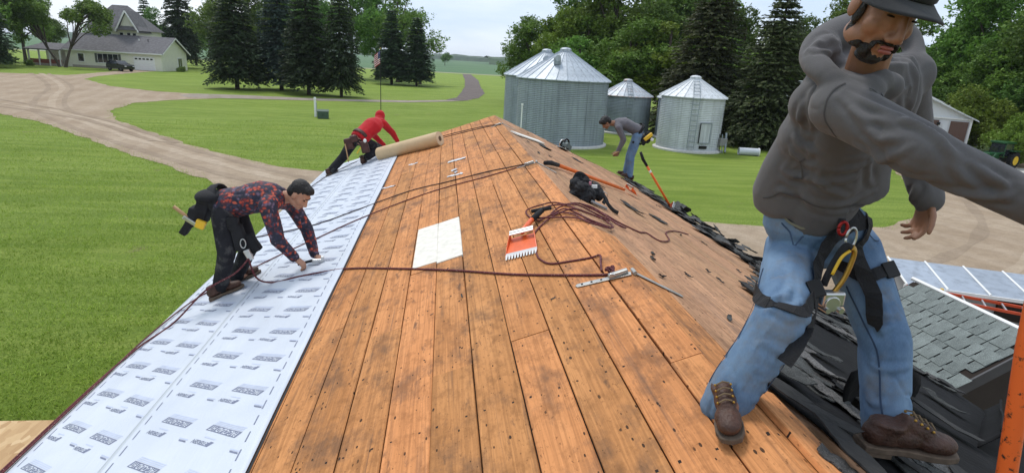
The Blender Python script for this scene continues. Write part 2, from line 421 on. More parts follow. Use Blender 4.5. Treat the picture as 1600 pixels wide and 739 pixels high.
class TreeKind:
    def __init__(s, crown, trunk): s.c = crown; s.t = trunk
    def place(s, name, x, y, sc, rz, label, cat='tree', group=None, sz=None):
        e = empty(name, (x, y, 0), rz, label, cat, group); e.scale = (sc, sc, sz or sc)
        mkobj('trunk', s.t, e); mkobj('crown', s.c, e); return e
def decid(seed, h, rx, size, leaves, mat, lobes=17, base=.22, shell=.5, lean=(0, 0)):
    zc = h*(base+1)/2; rz = h*(1-base)/2
    cm, pts = crown_mesh('crown', seed, rx, rz, zc, lobes, leaves, size, mat, shell)
    if lean != (0, 0):
        A = np.array([lean[0], lean[1], 0]); co = np.empty(len(cm.vertices)*3); cm.vertices.foreach_get('co', co); co = co.reshape(-1, 3)+A; cm.vertices.foreach_set('co', co.ravel())
        pts = [(c+A, l) for c, l in pts]
    return TreeKind(cm, trunk_mesh('trunk', seed, h*.82, h*.022, pts, zc, lean))

def spruce(seed, h, r, mat, size=.26, whorls=26, base=.13, per=13):
    rs = np.random.RandomState(seed); C = []; A = []; B = []
    mb = MB(); mb.tube([(0, 0, -.1), (0, 0, h*.5), (0, 0, h*.98)], [r*.065, r*.042, .02], 8)
    for w in range(whorls):
        t = (w+rs.uniform(-.3, .3))/whorls; t = min(max(t, 0), .985); z = h*(base+(1-base)*t)
        L = r*(1-t)**.82*(1.0 if t > .08 else .86)+.18
        nb = max(5, int(per*(1-t*.55)))
        for b in range(nb):
            az = 2*math.pi*(b+rs.uniform(-.35, .35))/nb+w*1.3; Lb = L*rs.uniform(.72, 1.12)
            d = np.array([math.cos(az), math.sin(az), 0]); sd = np.array([-d[1], d[0], 0])
            droop = (.42*(1-t)-.10)*Lb; k = max(4, int(Lb/(size*.62)))
            if Lb > 1.0 and b % 2 == 0:
                mb.tube([V(0, 0, z), V(d*Lb*.55)+V(0, 0, z-droop*.35), V(d*Lb*.9)+V(0, 0, z-droop*.8)], [.05, .03, .01], 4, cap=False)
            for i in range(k):
                f = (i+.6)/k; f = f**.8; p = d*Lb*f; zz = z-droop*(f**1.5)+.10*Lb*max(0, f-.75)
                wd = size*1.5+.30*Lb*f*(1-f)*1.7
                for s in (-1, 0, 1):
                    q = p+sd*s*wd*rs.uniform(.3, 1.0)+rs.normal(size=3)*size*.25; q[2] += zz-abs(s)*.1*Lb*f
                    C.append(q)
                    a = d*.75+sd*s*.75+np.array([0, 0, -.25])+rs.normal(size=3)*.25; a /= np.linalg.norm(a)
                    n = np.array([0, 0, 1.])+rs.normal(size=3)*.45+d*.35; n -= a*n.dot(a); n /= np.linalg.norm(n)
                    bb = np.cross(n, a); ss = size*rs.uniform(.75, 1.3)
                    A.append(a*ss*1.1); B.append(bb*ss*.62)
    cm = quads_mesh('crown', np.array(C), np.array(A), np.array(B), mat)
    return TreeKind(cm, mb.mesh('trunk', BARK, True))

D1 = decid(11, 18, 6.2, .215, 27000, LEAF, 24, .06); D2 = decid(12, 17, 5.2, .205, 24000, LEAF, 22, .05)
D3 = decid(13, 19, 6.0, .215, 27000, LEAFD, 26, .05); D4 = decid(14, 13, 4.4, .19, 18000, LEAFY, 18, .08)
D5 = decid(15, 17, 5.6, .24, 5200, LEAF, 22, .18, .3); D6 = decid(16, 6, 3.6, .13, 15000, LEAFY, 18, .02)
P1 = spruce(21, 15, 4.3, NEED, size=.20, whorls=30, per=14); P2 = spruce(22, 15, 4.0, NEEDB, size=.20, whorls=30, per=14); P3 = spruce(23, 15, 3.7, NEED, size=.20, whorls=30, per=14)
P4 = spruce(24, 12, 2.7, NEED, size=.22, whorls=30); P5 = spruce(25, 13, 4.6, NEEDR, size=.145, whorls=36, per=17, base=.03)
def far(K, x, y, h, hk, label, g, rz=None, cat='tree', wid=1.0):
    s = h/hk; K.place(g[0], x, y, s*wid, random.uniform(0, 6.28) if rz is None else rz, label, cat, g[1], s)
gB = ('shade_tree', 'broadleaf trees behind the farmhouse and lawn')
ORD = ['first', 'second', 'third', 'fourth', 'fifth', 'sixth', 'seventh', 'eighth', 'ninth', 'tenth', 'eleventh', 'twelfth', 'thirteenth', 'fourteenth', 'fifteenth', 'sixteenth', 'seventeenth', 'eighteenth', 'nineteenth', 'twentieth']
az_ = lambda t: math.atan2(t[0], t[1])
for i, (x, y, h) in enumerate(sorted([(-72.1, 102.1, 20), (-74.8, 112.4, 20), (-79.5, 127.2, 17), (-87, 148, 12), (-84, 162, 12.5), (-79, 168, 11), (-65.8, 151.3, 12.5), (-61, 160, 14.5),
      (-52.5, 150, 14), (-46.2, 132.2, 17), (-38.9, 129.3, 20), (-34.2, 135.8, 21), (-29, 131, 18), (-25.1, 127.5, 20), (-19.6, 133.6, 21), (-13.8, 129.3, 20)], key=az_)):
    K, hk = [(D1, 18), (D3, 19), (D2, 17), (D3, 19), (D5, 17)][i % 5]; far(K, x, y, h, hk, ORD[i]+' broadleaf tree from the left in the wood behind the farmhouse', gB)
far(D5, -9.2, 124, 19, 17, 'tall airy tree with thin foliage against the sky, behind the two dark spruces', ('shade_tree', None))
far(D5, -4.6, 119, 14.2, 17, 'airy rightmost tree of the left wood, branches reaching over the field', ('shade_tree', None), wid=1.15)
far(P1, -55.9, 139.2, 22, 15, 'tall spruce rising behind the garage end of the farmhouse', ('spruce_tree', None), wid=.75)
far(P3, -69.5, 101.0, 19, 15, 'dark spruce at the far left edge before the wood', ('spruce_tree', None))
far(P1, -79, 113, 20, 15, 'dark spruce second from the far left edge', ('spruce_tree', None))
far(P3, -71.5, 159.3, 17, 15, 'small far spruce showing above the farmhouse roof', ('spruce_tree', None), wid=.7)
# the row of spruces on the lawn
far(P1, -25.6, 79.2, 14.6, 15, 'broad green spruce, leftmost of the row on the lawn', ('spruce_tree', 'spruces in a row on the lawn'), rz=.4, wid=1.0)
far(P2, -20.9, 81.7, 15.2, 15, 'blue spruce, second in the row on the lawn', ('spruce_tree', 'spruces in a row on the lawn'), rz=1.9)
far(P3, -16.2, 75.6, 14.6, 15, 'dark green spruce, third in the row on the lawn', ('spruce_tree', 'spruces in a row on the lawn'), rz=.9)
far(P1, -12.2, 74.6, 13.6, 15, 'spruce with a bare leaning stem base, rightmost of the row of four', ('spruce_tree', 'spruces in a row on the lawn'), rz=3.1, wid=.78)
far(P4, -9.4, 112, 12.8, 12, 'dense dark spruce left of a pair near the field, behind the flag', ('spruce_tree', 'pair of dark spruces by the lane'), rz=.2, wid=1.35)
far(P4, -4.9, 111, 11.8, 12, 'dense dark spruce right of a pair, nearest the farm lane', ('spruce_tree', 'pair of dark spruces by the lane'), rz=2.2, wid=1.35)
# yard trees in front of the farmhouse
YT1 = decid(31, 11.5, 4.9, .20, 12000, LEAF, 13, .34, .45, (-3.9, -.5)); YT2 = decid(32, 12.6, 5.0, .20, 12000, LEAF, 13, .40, .45, (4.2, .3))
YT1.place('shade_tree', -66.0, 114.0, 1.0, 0, 'dark leaning yard tree over the porch of the farmhouse', 'tree')
YT2.place('shade_tree', -64.6, 113.2, 1.0, 0, 'forked yard tree spreading in front of the farmhouse roof', 'tree')
TK = decid(40, 9.2, 4.4, .42, 2200, LEAFD, 14, .02)
TK.place('field_tree', 0.4, 420, 1.05, 0, 'single rounded tree standing alone in the crop field', 'tree')
# the wood on the right
gR = ('shade_tree', 'broadleaf trees behind the grain bins and barn')
for i, (x, y, h) in enumerate(sorted([(17.6, 80, 17.5), (19.8, 71.4, 18), (24.4, 76.2, 19), (26.8, 70, 19), (31.0, 71.6, 16), (33.2, 66.1, 12.5), (37.9, 61.2, 11.5),
      (42.7, 61.7, 14), (49.1, 60, 14), (50, 55, 14.5), (49.4, 50.5, 16), (49.1, 46, 17), (47.5, 41, 17), (46.5, 36, 17), (22.2, 66, 13), (28.5, 62, 12), (46, 48, 9), (45.5, 42, 9), (44.5, 37.2, 8)], key=az_)):
    K, hk = [(D3, 19), (D1, 18), (D2, 17), (D3, 19)][i % 4]; far(K, x, y, h, hk, ORD[i]+' broadleaf tree from the left in the wood behind the grain bins', gR)
for i, (x, y, h, lb) in enumerate([(14.6, 66, 9.5, 'behind the gap between the two tallest bins'), (19.0, 62, 10.5, 'above the roof of the rusty small bin'), (22.4, 60, 11, 'between the rusty bin and the white bin'), (27.2, 58, 10, 'behind the broad spruce beside the white bin'),
      (32.5, 58, 10.5, 'left of the foreground worker near the spruce'), (38.6, 56, 9.5, 'behind the white shed tip'), (44.6, 52, 8.5, 'behind the middle of the barn roof'), (47, 45.5, 10.5, 'behind the round bush'), (45.2, 33.6, 9, 'behind the tractor at the right edge'), (16.6, 71, 12.5, 'second from the open sky on the right')]):
    K, hk = [(D2, 17), (D1, 18), (D4, 13)][i % 3]; far(K, x, y, h, hk, 'lower leafy tree '+lb, ('shade_tree', None), wid=1.5)
far(D4, 13.9, 73.5, 13.0, 13, 'bright yellow green tree showing above the big grain bins', ('shade_tree', None), rz=1)
far(D1, 12.0, 80, 11.4, 18, 'leftmost tree of the wood behind the grain bins, beside the open sky', ('shade_tree', None), rz=2, wid=1.25)
far(P5, 21.6, 48.6, 14.0, 13, 'large tan green spruce directly behind the white grain bin', ('spruce_tree', None), rz=.3)
far(P5, 24.6, 43.4, 12.0, 13, 'broad spruce to the right of the white grain bin, sweeping to the ground', ('spruce_tree', None), rz=2.4, wid=1.05)
far(D6, 41.6, 43.4, 5.6, 6, 'round light green bush behind the right end of the barn', ('round_bush', None), cat='bush')
far(D6, 40.9, 38.2, 3.8, 6, 'low leafy bush behind the green tractor', ('round_bush', None), cat='bush', rz=2)

# ------------------------------------------------------------------ grass blades on the near lawn, and tufts along the gravel
def in_poly(x, y, poly):
    c = False; j = len(poly)-1
    for i in range(len(poly)):
        (xi, yi), (xj, yj) = poly[i], poly[j]
        if (yi > y) != (yj > y) and x < (xj-xi)*(y-yi)/(yj-yi)+xi: c = not c
        j = i
    return c
GRASSB = leaf_mat('grass_blade', (0.225, 0.330, 0.034), (0.450, 0.550, 0.105))
def grass():
    rs = np.random.RandomState(5); C = []
    for _ in range(190000):
        d = 4.0+44*rs.rand()**2.0; a = R(-100+95*rs.rand()); x, y = d*math.sin(a), d*math.cos(a)
        if x > -2.0 or in_poly(x, y, yard): continue
        if mnoise.noise(V(x*.5, y*.5, 2)) > .42 and rs.rand() < .8: continue
        C.append((x, y, 0))
    for i in range(len(yard)):
        a, b = yard[i], yard[(i+1) % len(yard)]
        L = math.hypot(b[0]-a[0], b[1]-a[1])
        if max(abs(a[0]), abs(b[0])) > 58 or a[1] > 80: continue
        for _ in range(int(L*26)):
            t = rs.rand(); C.append((a[0]+(b[0]-a[0])*t+rs.normal()*.22, a[1]+(b[1]-a[1])*t+rs.normal()*.22, 0))
    C = np.array(C); n = len(C); k = 2; C = np.repeat(C, k, 0); N = n*k
    C[:, :2] += rs.normal(size=(N, 2))*.035; h = rs.uniform(.03, .075, N)*(.8+.5*rs.rand(N)); az = rs.uniform(0, 6.28, N)
    lean = rs.normal(size=(N, 2))*.035; w = rs.uniform(.006, .012, N)
    P = np.empty((N, 3, 3)); s = np.stack([np.cos(az), np.sin(az)], 1)*w[:, None]
    P[:, 0, :2] = C[:, :2]-s; P[:, 1, :2] = C[:, :2]+s; P[:, 2, :2] = C[:, :2]+lean; P[:, :2, 2] = 0; P[:, 2, 2] = h
    me = bpy.data.meshes.new('grass'); me.vertices.add(3*N); me.vertices.foreach_set('co', P.ravel()); me.loops.add(3*N); me.loops.foreach_set('vertex_index', np.arange(3*N, dtype=np.int32))
    me.polygons.add(N); me.polygons.foreach_set('loop_start', np.arange(0, 3*N, 3, dtype=np.int32)); me.update(); me.validate(); me.materials.append(GRASSB)
    mkobj('grass', me, kind='stuff', label='short mown grass blades on the lawn left of the roof', cat='grass')
grass()
# ------------------------------------------------------------------ farmhouse, vehicles, bins, barn
SIDING = None
def siding_mat(name, col, pitch=.2, axis=2):
    m, nt, bs = new_mat(name); c = coords(nt)
    sep = nt.nodes.new('ShaderNodeSeparateXYZ'); nt.links.new(c, sep.inputs[0])
    fr = math_n(nt, 'FRACT', math_n(nt, 'DIVIDE', sep.outputs[axis], pitch))
    n = noise_n(nt, c, 1.3, 4)
    col2 = ramp(nt, n, [(.3, tuple(x*.92 for x in col)), (.7, col)])
    nt.links.new(col2, bs.inputs['Base Color']); bs.inputs['Roughness'].default_value = .6
    bump(nt, bs, fr, .8, .03); return m
CREAM = siding_mat('cream_siding', (0.80, 0.79, 0.67))
WHITE = M('white_paint', (0.78, 0.78, 0.76), .5, var=.05)
ROOFG = M('grey_shingle_far', (0.135, 0.13, 0.135), .9, vscale=2.5, var=.25, bmp=.4, bscale=9)
GLASS = M('window_glass', (0.02, 0.024, 0.03), .06, spec=.8)
BRICK = M('porch_red', (0.24, 0.075, 0.055), .8)
STONE = M('stone_pale', (0.36, 0.32, 0.27), .85, vscale=9, var=.3)

def window(parent, x, z, w, h, y, panes=1, mat=None):
    """window in a wall plane y=const facing -y"""
    o = MB().box((x, y-.03, z), (w+.16, .10, h+.16)).build('window', WHITE, parent, bevel=.01)
    pw = w/panes
    for k in range(panes):
        MB().box((x-w/2+pw*(k+.5), y-.085, z), (pw-.07, .03, h)).build('pane', GLASS, o)
    MB().box((x, y-.09, z-h/2-.1), (w+.3, .16, .06)).build('sill', WHITE, o)
    return o

house = empty('farmhouse', (-66.8, 117.6, 0), R(-3.0), 'cream farmhouse with grey roof, attached garage and tall gabled upper storey', 'house')
L_ = 16.4; D_ = 9.6; EV = 3.15; RG = 5.75
MB().box((L_/2, D_/2, EV/2-.1), (L_, D_, EV+.2)).build('wall', CREAM, house)
g = MB()      # low gable roof, ridge along x
o_ = .55
for s in (-1, 1):
    y0 = D_/2+s*(D_/2+o_); zed = EV-(RG-EV)*o_/(D_/2)
    g.slab([(-.4, y0, zed), (L_+o_, y0, zed), (L_+o_, D_/2, RG), (-.4, D_/2, RG)][::s], (0, 0, 1), .18)
g.build('roof', ROOFG, house)
MB().slab([(L_-.02, 0, EV), (L_-.02, D_, EV), (L_-.02, D_/2, RG-.05)], (1, 0, 0), .03).build('gable_wall', CREAM, house)
for s in (-1, 1):
    a = V(L_+o_+.03, D_/2+s*(D_/2+o_), EV-(RG-EV)*o_/(D_/2)+.02); b = V(L_+o_+.03, D_/2, RG+.02)
    MB().tube([a, b], (.03, .14), 4, side=(1, 0, 0)).build('rake_board', WHITE, house)
MB().box((L_/2, -o_-.03, EV-(RG-EV)*o_/(D_/2)+.06), (L_+.9, .08, .2)).build('fascia', WHITE, house)
# garage door
gd = MB().box((13.4, -.03, 1.15), (3.6, .1, 2.3)).build('garage_door', WHITE, house)
for r in range(4):
    MB().box((13.4, -.10, .3+r*.57), (3.45, .06, .52)).build('panel', WHITE, gd, bevel=.02)
for k in range(5): MB().box((13.4-1.32+k*.66, -.145, 1.98), (.42, .03, .26)).build('pane', GLASS, gd)
window(house, 7.2, 1.75, 3.5, 1.5, 0, 4)
for k, xx in enumerate((5.2, 9.2)): MB().box((xx, -.06, 1.75), (.42, .08, 1.6)).build('shutter', M('shutter', (.10, .11, .10), .6), house)
window(house, 2.6, 1.7, 1.0, 1.3, 0, 1)
ew = MB().box((L_+.06, 6.6, 1.45), (.12, 1.6, 1.9)).build('window', WHITE, house)
for k in range(2): MB().box((L_+.14, 6.22+k*.76, 1.45), (.04, .6, 1.6)).build('pane', GLASS, ew)
MB().box((L_/2-2, -.05, .2), (L_-6, .12, .4)).build('foundation', STONE, house)
# two storey main block behind
bx0, bx1, by0, by1, e2, r2 = 1.2, 10.2, 5.2, 13.5, 6.9, 11.3
MB().box(((bx0+bx1)/2, (by0+by1)/2, e2/2), (bx1-bx0, by1-by0, e2)).build('upper_wall', CREAM, house)
g = MB(); cx_ = (bx0+bx1)/2-1.0
g.add([(bx0-.5, by0-.5, e2-.1), (bx1+.5, by0-.5, e2-.1), (bx1+.5, by1+.5, e2-.1), (bx0-.5, by1+.5, e2-.1), (bx0+2.6, (by0+by1)/2, r2), (bx1-3.6, (by0+by1)/2, r2)],
      [(0, 1, 5, 4), (1, 2, 5), (2, 3, 4, 5), (3, 0, 4), (3, 2, 1, 0)])
g.build('upper_roof', ROOFG, house)
gx0, gx1, gy, gh = 6.9, 10.1, by0-.25, 3.1
gab = MB().add([(gx0, gy, e2), (gx1, gy, e2), ((gx0+gx1)/2, gy, e2+gh), (gx0, gy+4, e2), (gx1, gy+4, e2), ((gx0+gx1)/2, gy+4, e2+gh)],
         [(0, 1, 2), (1, 4, 5, 2), (3, 0, 2, 5), (5, 4, 3), (0, 3, 4, 1)]).build('dormer_gable', CREAM, house)
mid = (gx0+gx1)/2
for s in (-1, 1):
    x_ = mid+s*((gx1-gx0)/2+.45)
    MB().slab([(x_, gy-.4, e2-.45), (mid, gy-.4, e2+gh+.12), (mid, gy+4.2, e2+gh+.12), (x_, gy+4.2, e2-.45)][::-s], (0, 0, 1), .14).build('dormer_roof', ROOFG, house)
    MB().tube([(x_, gy-.44, e2-.42), (mid, gy-.44, e2+gh+.14)], (.14, .04), 4, side=(0, 0, 1)).build('rake_board', WHITE, house)
MB().slab([(gx0-.2, gy-.5, e2-.1), (gx1+.2, gy-.5, e2-.1), (gx1+.2, gy, e2+.55), (gx0-.2, gy, e2+.55)], (0, 0, 1), .08).build('pent_roof', ROOFG, house)
for xx in (3.6, 5.0): window(house, xx, 5.9, .8, 1.0, by0)
for xx in (7.2, 8.5, 9.5): window(house, xx, 5.75, .62, 1.15, by0)
# porch on the left
for k in range(4):
    MB().box((-5.6+k*1.75, -1.0, 1.35), (.22, .22, 2.7)).build('porch_post', WHITE, house)
MB().slab([(-6.2, -1.4, 2.65), (-.2, -1.4, 2.65), (-.2, 4, 3.7), (-6.2, 4, 3.7)], (0, 0, 1), .16).build('porch_roof', ROOFG, house)
MB().box((-3, 4.2, 1.5), (6, .3, 3)).build('porch_wall', CREAM, house)
MB().box((-3, 1.4, .18), (6.2, 5, .36)).build('porch_floor', STONE, house)
MB().box((-3, -1.0, .75), (5.6, .1, .7)).build('porch_rail', BRICK, house)
for k in range(2): MB().tube([(11.2+k*1.6, 3.2, RG-1.2), (11.2+k*1.6, 3.2, RG-.35)], .1, 8).build('vent_pipe', WHITE if k == 0 else ROOFG, house)

shrub_c, _ = crown_mesh('foliage', 77, 1.0, .6, .5, 9, 900, .16, LEAF, .4)
for i, (x, y, s, lb) in enumerate([(-48.2, 119.2, .9, 'low shrub at the right end wall of the farmhouse'), (-74.2, 114.2, 1.2, 'shrub at the left end of the porch bed'), (-70.5, 113.6, .9, 'shrub beside the porch steps of the farmhouse')]):
    e = empty('shrub', (x, y, 0), i, lb, 'shrub'); e.scale = (s*1.3, s, s); mkobj('foliage', shrub_c, e)

# ---- black car by the garage
CARP = M('car_black', (0.008, 0.008, 0.010), .25, spec=.6, var=.02); TYRE = M('tyre', (0.012, 0.012, 0.012), .85)
RIM = M('rim', (.12, .12, .13), .35, .9)
def car(loc, rz):
    e = empty('parked_car', loc, rz, 'black sport utility car parked on the drive before the garage door', 'car')
    prof = [(-2.35, .42), (-2.38, .95), (-2.2, 1.12), (-1.0, 1.2), (-.35, 1.68), (1.35, 1.72), (2.1, 1.2), (2.3, 1.05), (2.32, .42)]
    mb = MB(); n = len(prof); P = []
    for y, ins in ((-.92, 0), (.92, 0)):
        for x, z in prof:
            P.append((x, y*(.84 if z > 1.3 else 1), z))
    mb.add(P, [tuple(range(n)), tuple(range(2*n-1, n-1, -1))]+[(i, n+i, n+(i+1) % n, (i+1) % n) for i in range(n)])
    mb.build('body', CARP, e, bevel=.06)
    for s in (-1, 1):
        MB().slab([(-.85, s*.905, 1.22), (-.35, s*.795, 1.6), (.4, s*.795, 1.62), (.4, s*.905, 1.22)], (0, s, 0), .012).build('side_window', GLASS, e)
        MB().slab([(.48, s*.905, 1.22), (.48, s*.795, 1.62), (1.3, s*.795, 1.63), (1.7, s*.9, 1.24)], (0, s, 0), .012).build('side_window', GLASS, e)
        for x in (-1.45, 1.45):
            w = MB().tube([(x, s*.72, .36), (x, s*.94, .36)], .36, 18).build('wheel', TYRE, e)
            MB().tube([(x, s*.90, .36), (x, s*.955, .36)], .22, 12).build('rim', RIM, w)
        MB().box((2.26, s*.72, .98), (.1, .3, .16)).build('tail_light', M('tail_red', (.3, .01, .01), .3), e)
        MB().box((-2.36, s*.68, .86), (.08, .34, .14)).build('headlight', M('lamp_clear', (.6, .6, .62), .15), e)
        MB().box((-.8, s*1.0, 1.2), (.14, .2, .14)).build('mirror', CARP, e)
    MB().slab([(1.42, -.7, 1.66), (1.42, .7, 1.66), (2.08, .74, 1.25), (2.08, -.74, 1.25)], (.5, 0, .8), .02).build('rear_window', GLASS, e)
    MB().slab([(-.95, -.76, 1.24), (-.95, .76, 1.24), (-.4, .7, 1.64), (-.4, -.7, 1.64)], (-.6, 0, .6), .02).build('windshield', GLASS, e)
    MB().box((2.34, 0, .62), (.05, .5, .14)).build('number_plate', WHITE, e)
    return e
car((-54.4, 110.4, .02), R(150))

# ---- flag, post, green box
pole = empty('flagpole', (-5.4, 53.3, 0), 0, 'thin dark flagpole with a striped flag hanging on the lawn', 'flagpole')
MB().tube([(0, 0, 0), (0, 0, 5.6)], [.035, .025], 8).build('pole', M('dark_metal', (.03, .03, .03), .4, .8), pole)
MB().ellipsoid((0, 0, 5.64), (.06, .06, .06)).build('finial', M('brass', (.4, .3, .1), .3, .9), pole)
def flag():
    FR, FW, FB = M('flag_red', (.42, .02, .03), .8), M('flag_white', (.75, .73, .72), .8), M('flag_blue', (.02, .03, .14), .8)
    fl = empty('flag', (0, 0, 0)); fl.parent = pole
    # hanging cloth: short side along pole, folds gather it
    H_, W_ = 1.05, .62; nU = 26
    def pt(u, v):   # u along width 0..1, v down hoist 0..1
        x = -W_*u*(.78+.1*math.sin(v*3)); y = .09*math.sin(u*11+v*1.5)*(.3+u); z = 5.45-H_*v-.28*u-.1*u*u
        return (x, y, z)
    def patch(name, v0, v1, u0, u1, mat):
        mb = MB(); n = 14; P = []
        for v in (v0, v1):
            for i in range(n+1): P.append(pt(u0+(u1-u0)*i/n, v))
        mb.add(P, [(i, i+1, n+2+i, n+1+i) for i in range(n)]); o = mb.build(name, mat, fl, True)
        s = o.modifiers.new('thick', 'SOLIDIFY'); s.thickness = .006
    for k in range(13):
        patch('stripe', k/13, (k+1)/13, .42 if k < 7 else 0, 1, FR if k % 2 == 0 else FW)
    patch('canton', 0, 7/13, 0, .42, FB)
    mb = MB()
    for r in range(5):
        for c in range(5):
            p = pt(.05+.08*c, .04+.1*r); mb.box((p[0], p[1]-.008, p[2]), (.022, .004, .022))
    mb.build('star', FW, fl)
flag()
up = empty('utility_post', (-10.35, 50.4, 0), .2, 'white service post standing beside the green box on the lawn', 'post')
MB().box((0, 0, .72), (.17, .17, 1.44)).build('post', WHITE, up, bevel=.015)
MB().box((0, 0, 1.50), (.22, .22, .12), taper=.6).build('cap', WHITE, up)
MB().box((.10, -.05, .6), (.05, .1, 1.1)).build('conduit', M('grey_plastic', (.3, .31, .32), .6), up)
gb = empty('utility_box', (-9.55, 49.4, 0), .15, 'dark green utility box on the lawn beside the white post', 'utility box')
GBX = M('box_green', (.045, .085, .055), .5)
MB().box((0, 0, .27), (.85, .7, .54)).build('cabinet', GBX, gb, bevel=.03)
MB().slab([(-.45, -.38, .54), (.45, -.38, .54), (.45, .38, .64), (-.45, .38, .64)], (0, 0, 1), .05).build('lid', GBX, gb, bevel=.01)
MB().box((0, -.36, .3), (.06, .04, .1)).build('latch', M('dark_metal', (.03, .03, .03), .4), gb)

# ---- grain bins
def galv(name, col, rough=.45, metal=.55, rust=0.0):
    m, nt, bs = new_mat(name); c = coords(nt)
    n = noise_n(nt, c, .7, 5, .6); f = noise_n(nt, c, 22, 3)
    k = ramp(nt, n, [(.3, tuple(x*.80 for x in col)), (.7, tuple(min(1, x*1.12) for x in col))])
    k = mixc(nt, math_n(nt, 'MULTIPLY', f, .25), k, tuple(x*.7 for x in col))
    st = noise_n(nt, mapping(nt, c, (6, 6, .25)), 1.0, 4)
    k = mixc(nt, ramp(nt, st, [(.46, (0, 0, 0)), (.70, (.75, .75, .75))]), k, tuple(x*.55 for x in col))
    if rust: k = mixc(nt, ramp(nt, noise_n(nt, c, .9, 4, .6), [(.62-rust*.2, (0, 0, 0)), (.72, (1, 1, 1))]), k, (.33, .13, .05))
    nt.links.new(k, bs.inputs['Base Color']); bs.inputs['Roughness'].default_value = rough; bs.inputs['Metallic'].default_value = metal
    bump(nt, bs, f, .1, .01); return m
GALV = galv('galvanised', (0.30, 0.345, 0.38), .55, .25); GALVR = galv('galvanised_roof', (0.46, 0.51, 0.56), .5, .25)
WBIN = galv('white_bin', (0.58, 0.61, 0.64), .55, .1); WBINR = galv('white_bin_roof', (0.62, 0.65, 0.67), .5, .1)
RUSTR = galv('rusty_roof', (0.50, 0.54, 0.58), .5, .2, rust=.5); DARKM = M('dark_metal', (.03, .03, .03), .4, .8)
def bin_(name, label, loc, Rr, ev, ap, wm, rm, panels=28, ladder=None, door=None, rings=.115, hatch=None):
    e = empty(name, loc, 0, label, 'grain bin')
    prof = []; n = int(ev/rings)
    for i in range(n):
        z = .12+(ev-.12)*i/n
        for k in range(4): prof.append((Rr+.022*math.sin(k*math.pi/2), z+(ev-.12)/n*k/4))
    prof.append((Rr, ev))
    MB().lathe(prof, 56, cap=False).build('wall', wm, e, True)
    MB().lathe([(Rr+.22, 0), (Rr+.22, .1), (Rr+.06, .16)], 56).build('foundation', M('concrete', (.52, .51, .48), .85, bmp=.3), e)
    # vertical sheet seams
    for k in range(9):
        a = k*2*math.pi/9+.2
        MB().box((0, 0, 0), (.012, .05, ev-.2)).build('wall_seam', wm, e).matrix_local = Matrix.Translation((Rr*math.cos(a)*1.006, Rr*math.sin(a)*1.006, ev/2+.05)) @ Matrix.Rotation(a, 4, 'Z')
    ro = Rr+.16; ri = .32; da = 2*math.pi/panels; rise = ap-ev
    pm = MB(); zo = ev-.06
    a0, a1 = -da/2, da/2
    def q(r, a, dz=0): return (r*math.cos(a), r*math.sin(a), zo+(rise)*(ro-r)/(ro-ri)+dz)
    pm.add([q(ro, a0), q(ro, a1), q(ri, a1), q(ri, a0), q(ro, a0, -.05), q(ro, a1, -.05)], [(0, 1, 2, 3), (4, 5, 1, 0)])
    w = .035/ro
    rb = .05
    pm.add([q(ro, a0-w), q(ro, a0+w), q(ri, a0+w*4), q(ri, a0-w*4), q(ro, a0, rb), q(ri, a0, rb)], [(0, 4, 5, 3), (4, 1, 2, 5), (0, 1, 4)])
    me = pm.mesh('roof_panel', rm)
    for k in range(panels):
        o = mkobj('roof_panel', me, e); o.rotation_euler = (0, 0, k*da)
    MB().lathe([(ri+.06, zo+rise-.02), (ri+.06, zo+rise+.13), (ri-.05, zo+rise+.2), (.05, zo+rise+.24)], 24).build('cap', rm, e)
    if hatch is not None:
        a = hatch; r = Rr*.55; p = V(r*math.cos(a), r*math.sin(a), zo+rise*(ro-r)/(ro-ri))
        h = MB().box(p+V(0, 0, .16), (.42, .34, .4)).build('roof_vent', wm, e); MB().tube([p+V(0, -.2, .36), p+V(0, .2, .36)], .2, 12).build('hood', rm, h)
    if ladder is not None:
        a = ladder; d = V(math.cos(a), math.sin(a), 0); t = V(-d.y, d.x, 0); l = empty('ladder'); l.parent = e
        for s in (-1, 1): MB().tube([d*(Rr+.14)+t*s*.22+V(0, 0, .3), d*(Rr+.14)+t*s*.22+V(0, 0, ev-.05), d*(ri+.3)+t*s*.18+V(0, 0, ap-.05)], .025, 5).build('rail', GALV, l)
        for k in range(int(ev/.34)): MB().tube([d*(Rr+.14)-t*.22+V(0, 0, .45+k*.34), d*(Rr+.14)+t*.22+V(0, 0, .45+k*.34)], .02, 5).build('rung', GALV, l)
        for k in range(5):
            f = (k+.6)/5.6; c = (d*(Rr+.14)+V(0, 0, ev)).lerp(d*(ri+.3)+V(0, 0, ap), f)
            MB().tube([c-t*.2, c+t*.2], .02, 5).build('rung', GALV, l)
    if door is not None:
        a = door; Mx = Matrix.Translation((Rr*math.cos(a)*1.012, Rr*math.sin(a)*1.012, 0)) @ Matrix.Rotation(a, 4, 'Z')
        dr = MB().box((0, 0, 1.35), (.07, .75, 1.25)).build('door', wm, e, bevel=.01); dr.matrix_local = Mx
        for s in (-1, 1):
            MB().box((.04, s*.39, 1.35), (.05, .05, 1.33)).build('frame', DARKM if s < 0 else GALV, dr); MB().box((.04, 0, 1.35+s*.65), (.05, .83, .05)).build('frame', GALV, dr)
        hh = MB().box((0, 0, .42), (.08, .55, .2)).build('clean_out', DARKM, e); hh.matrix_local = Mx
    return e
bin_('grain_bin', 'largest grey corrugated grain bin with ribbed roof, right behind the ridge', (8.02, 40.6, 0), 3.05, 4.32, 6.12, GALV, GALVR, hatch=R(-118))
bin_('grain_bin', 'grey grain bin half hidden behind the largest bin on its left', (7.75, 46.6, 0), 3.05, 4.32, 6.1, GALV, GALVR, hatch=R(-100))
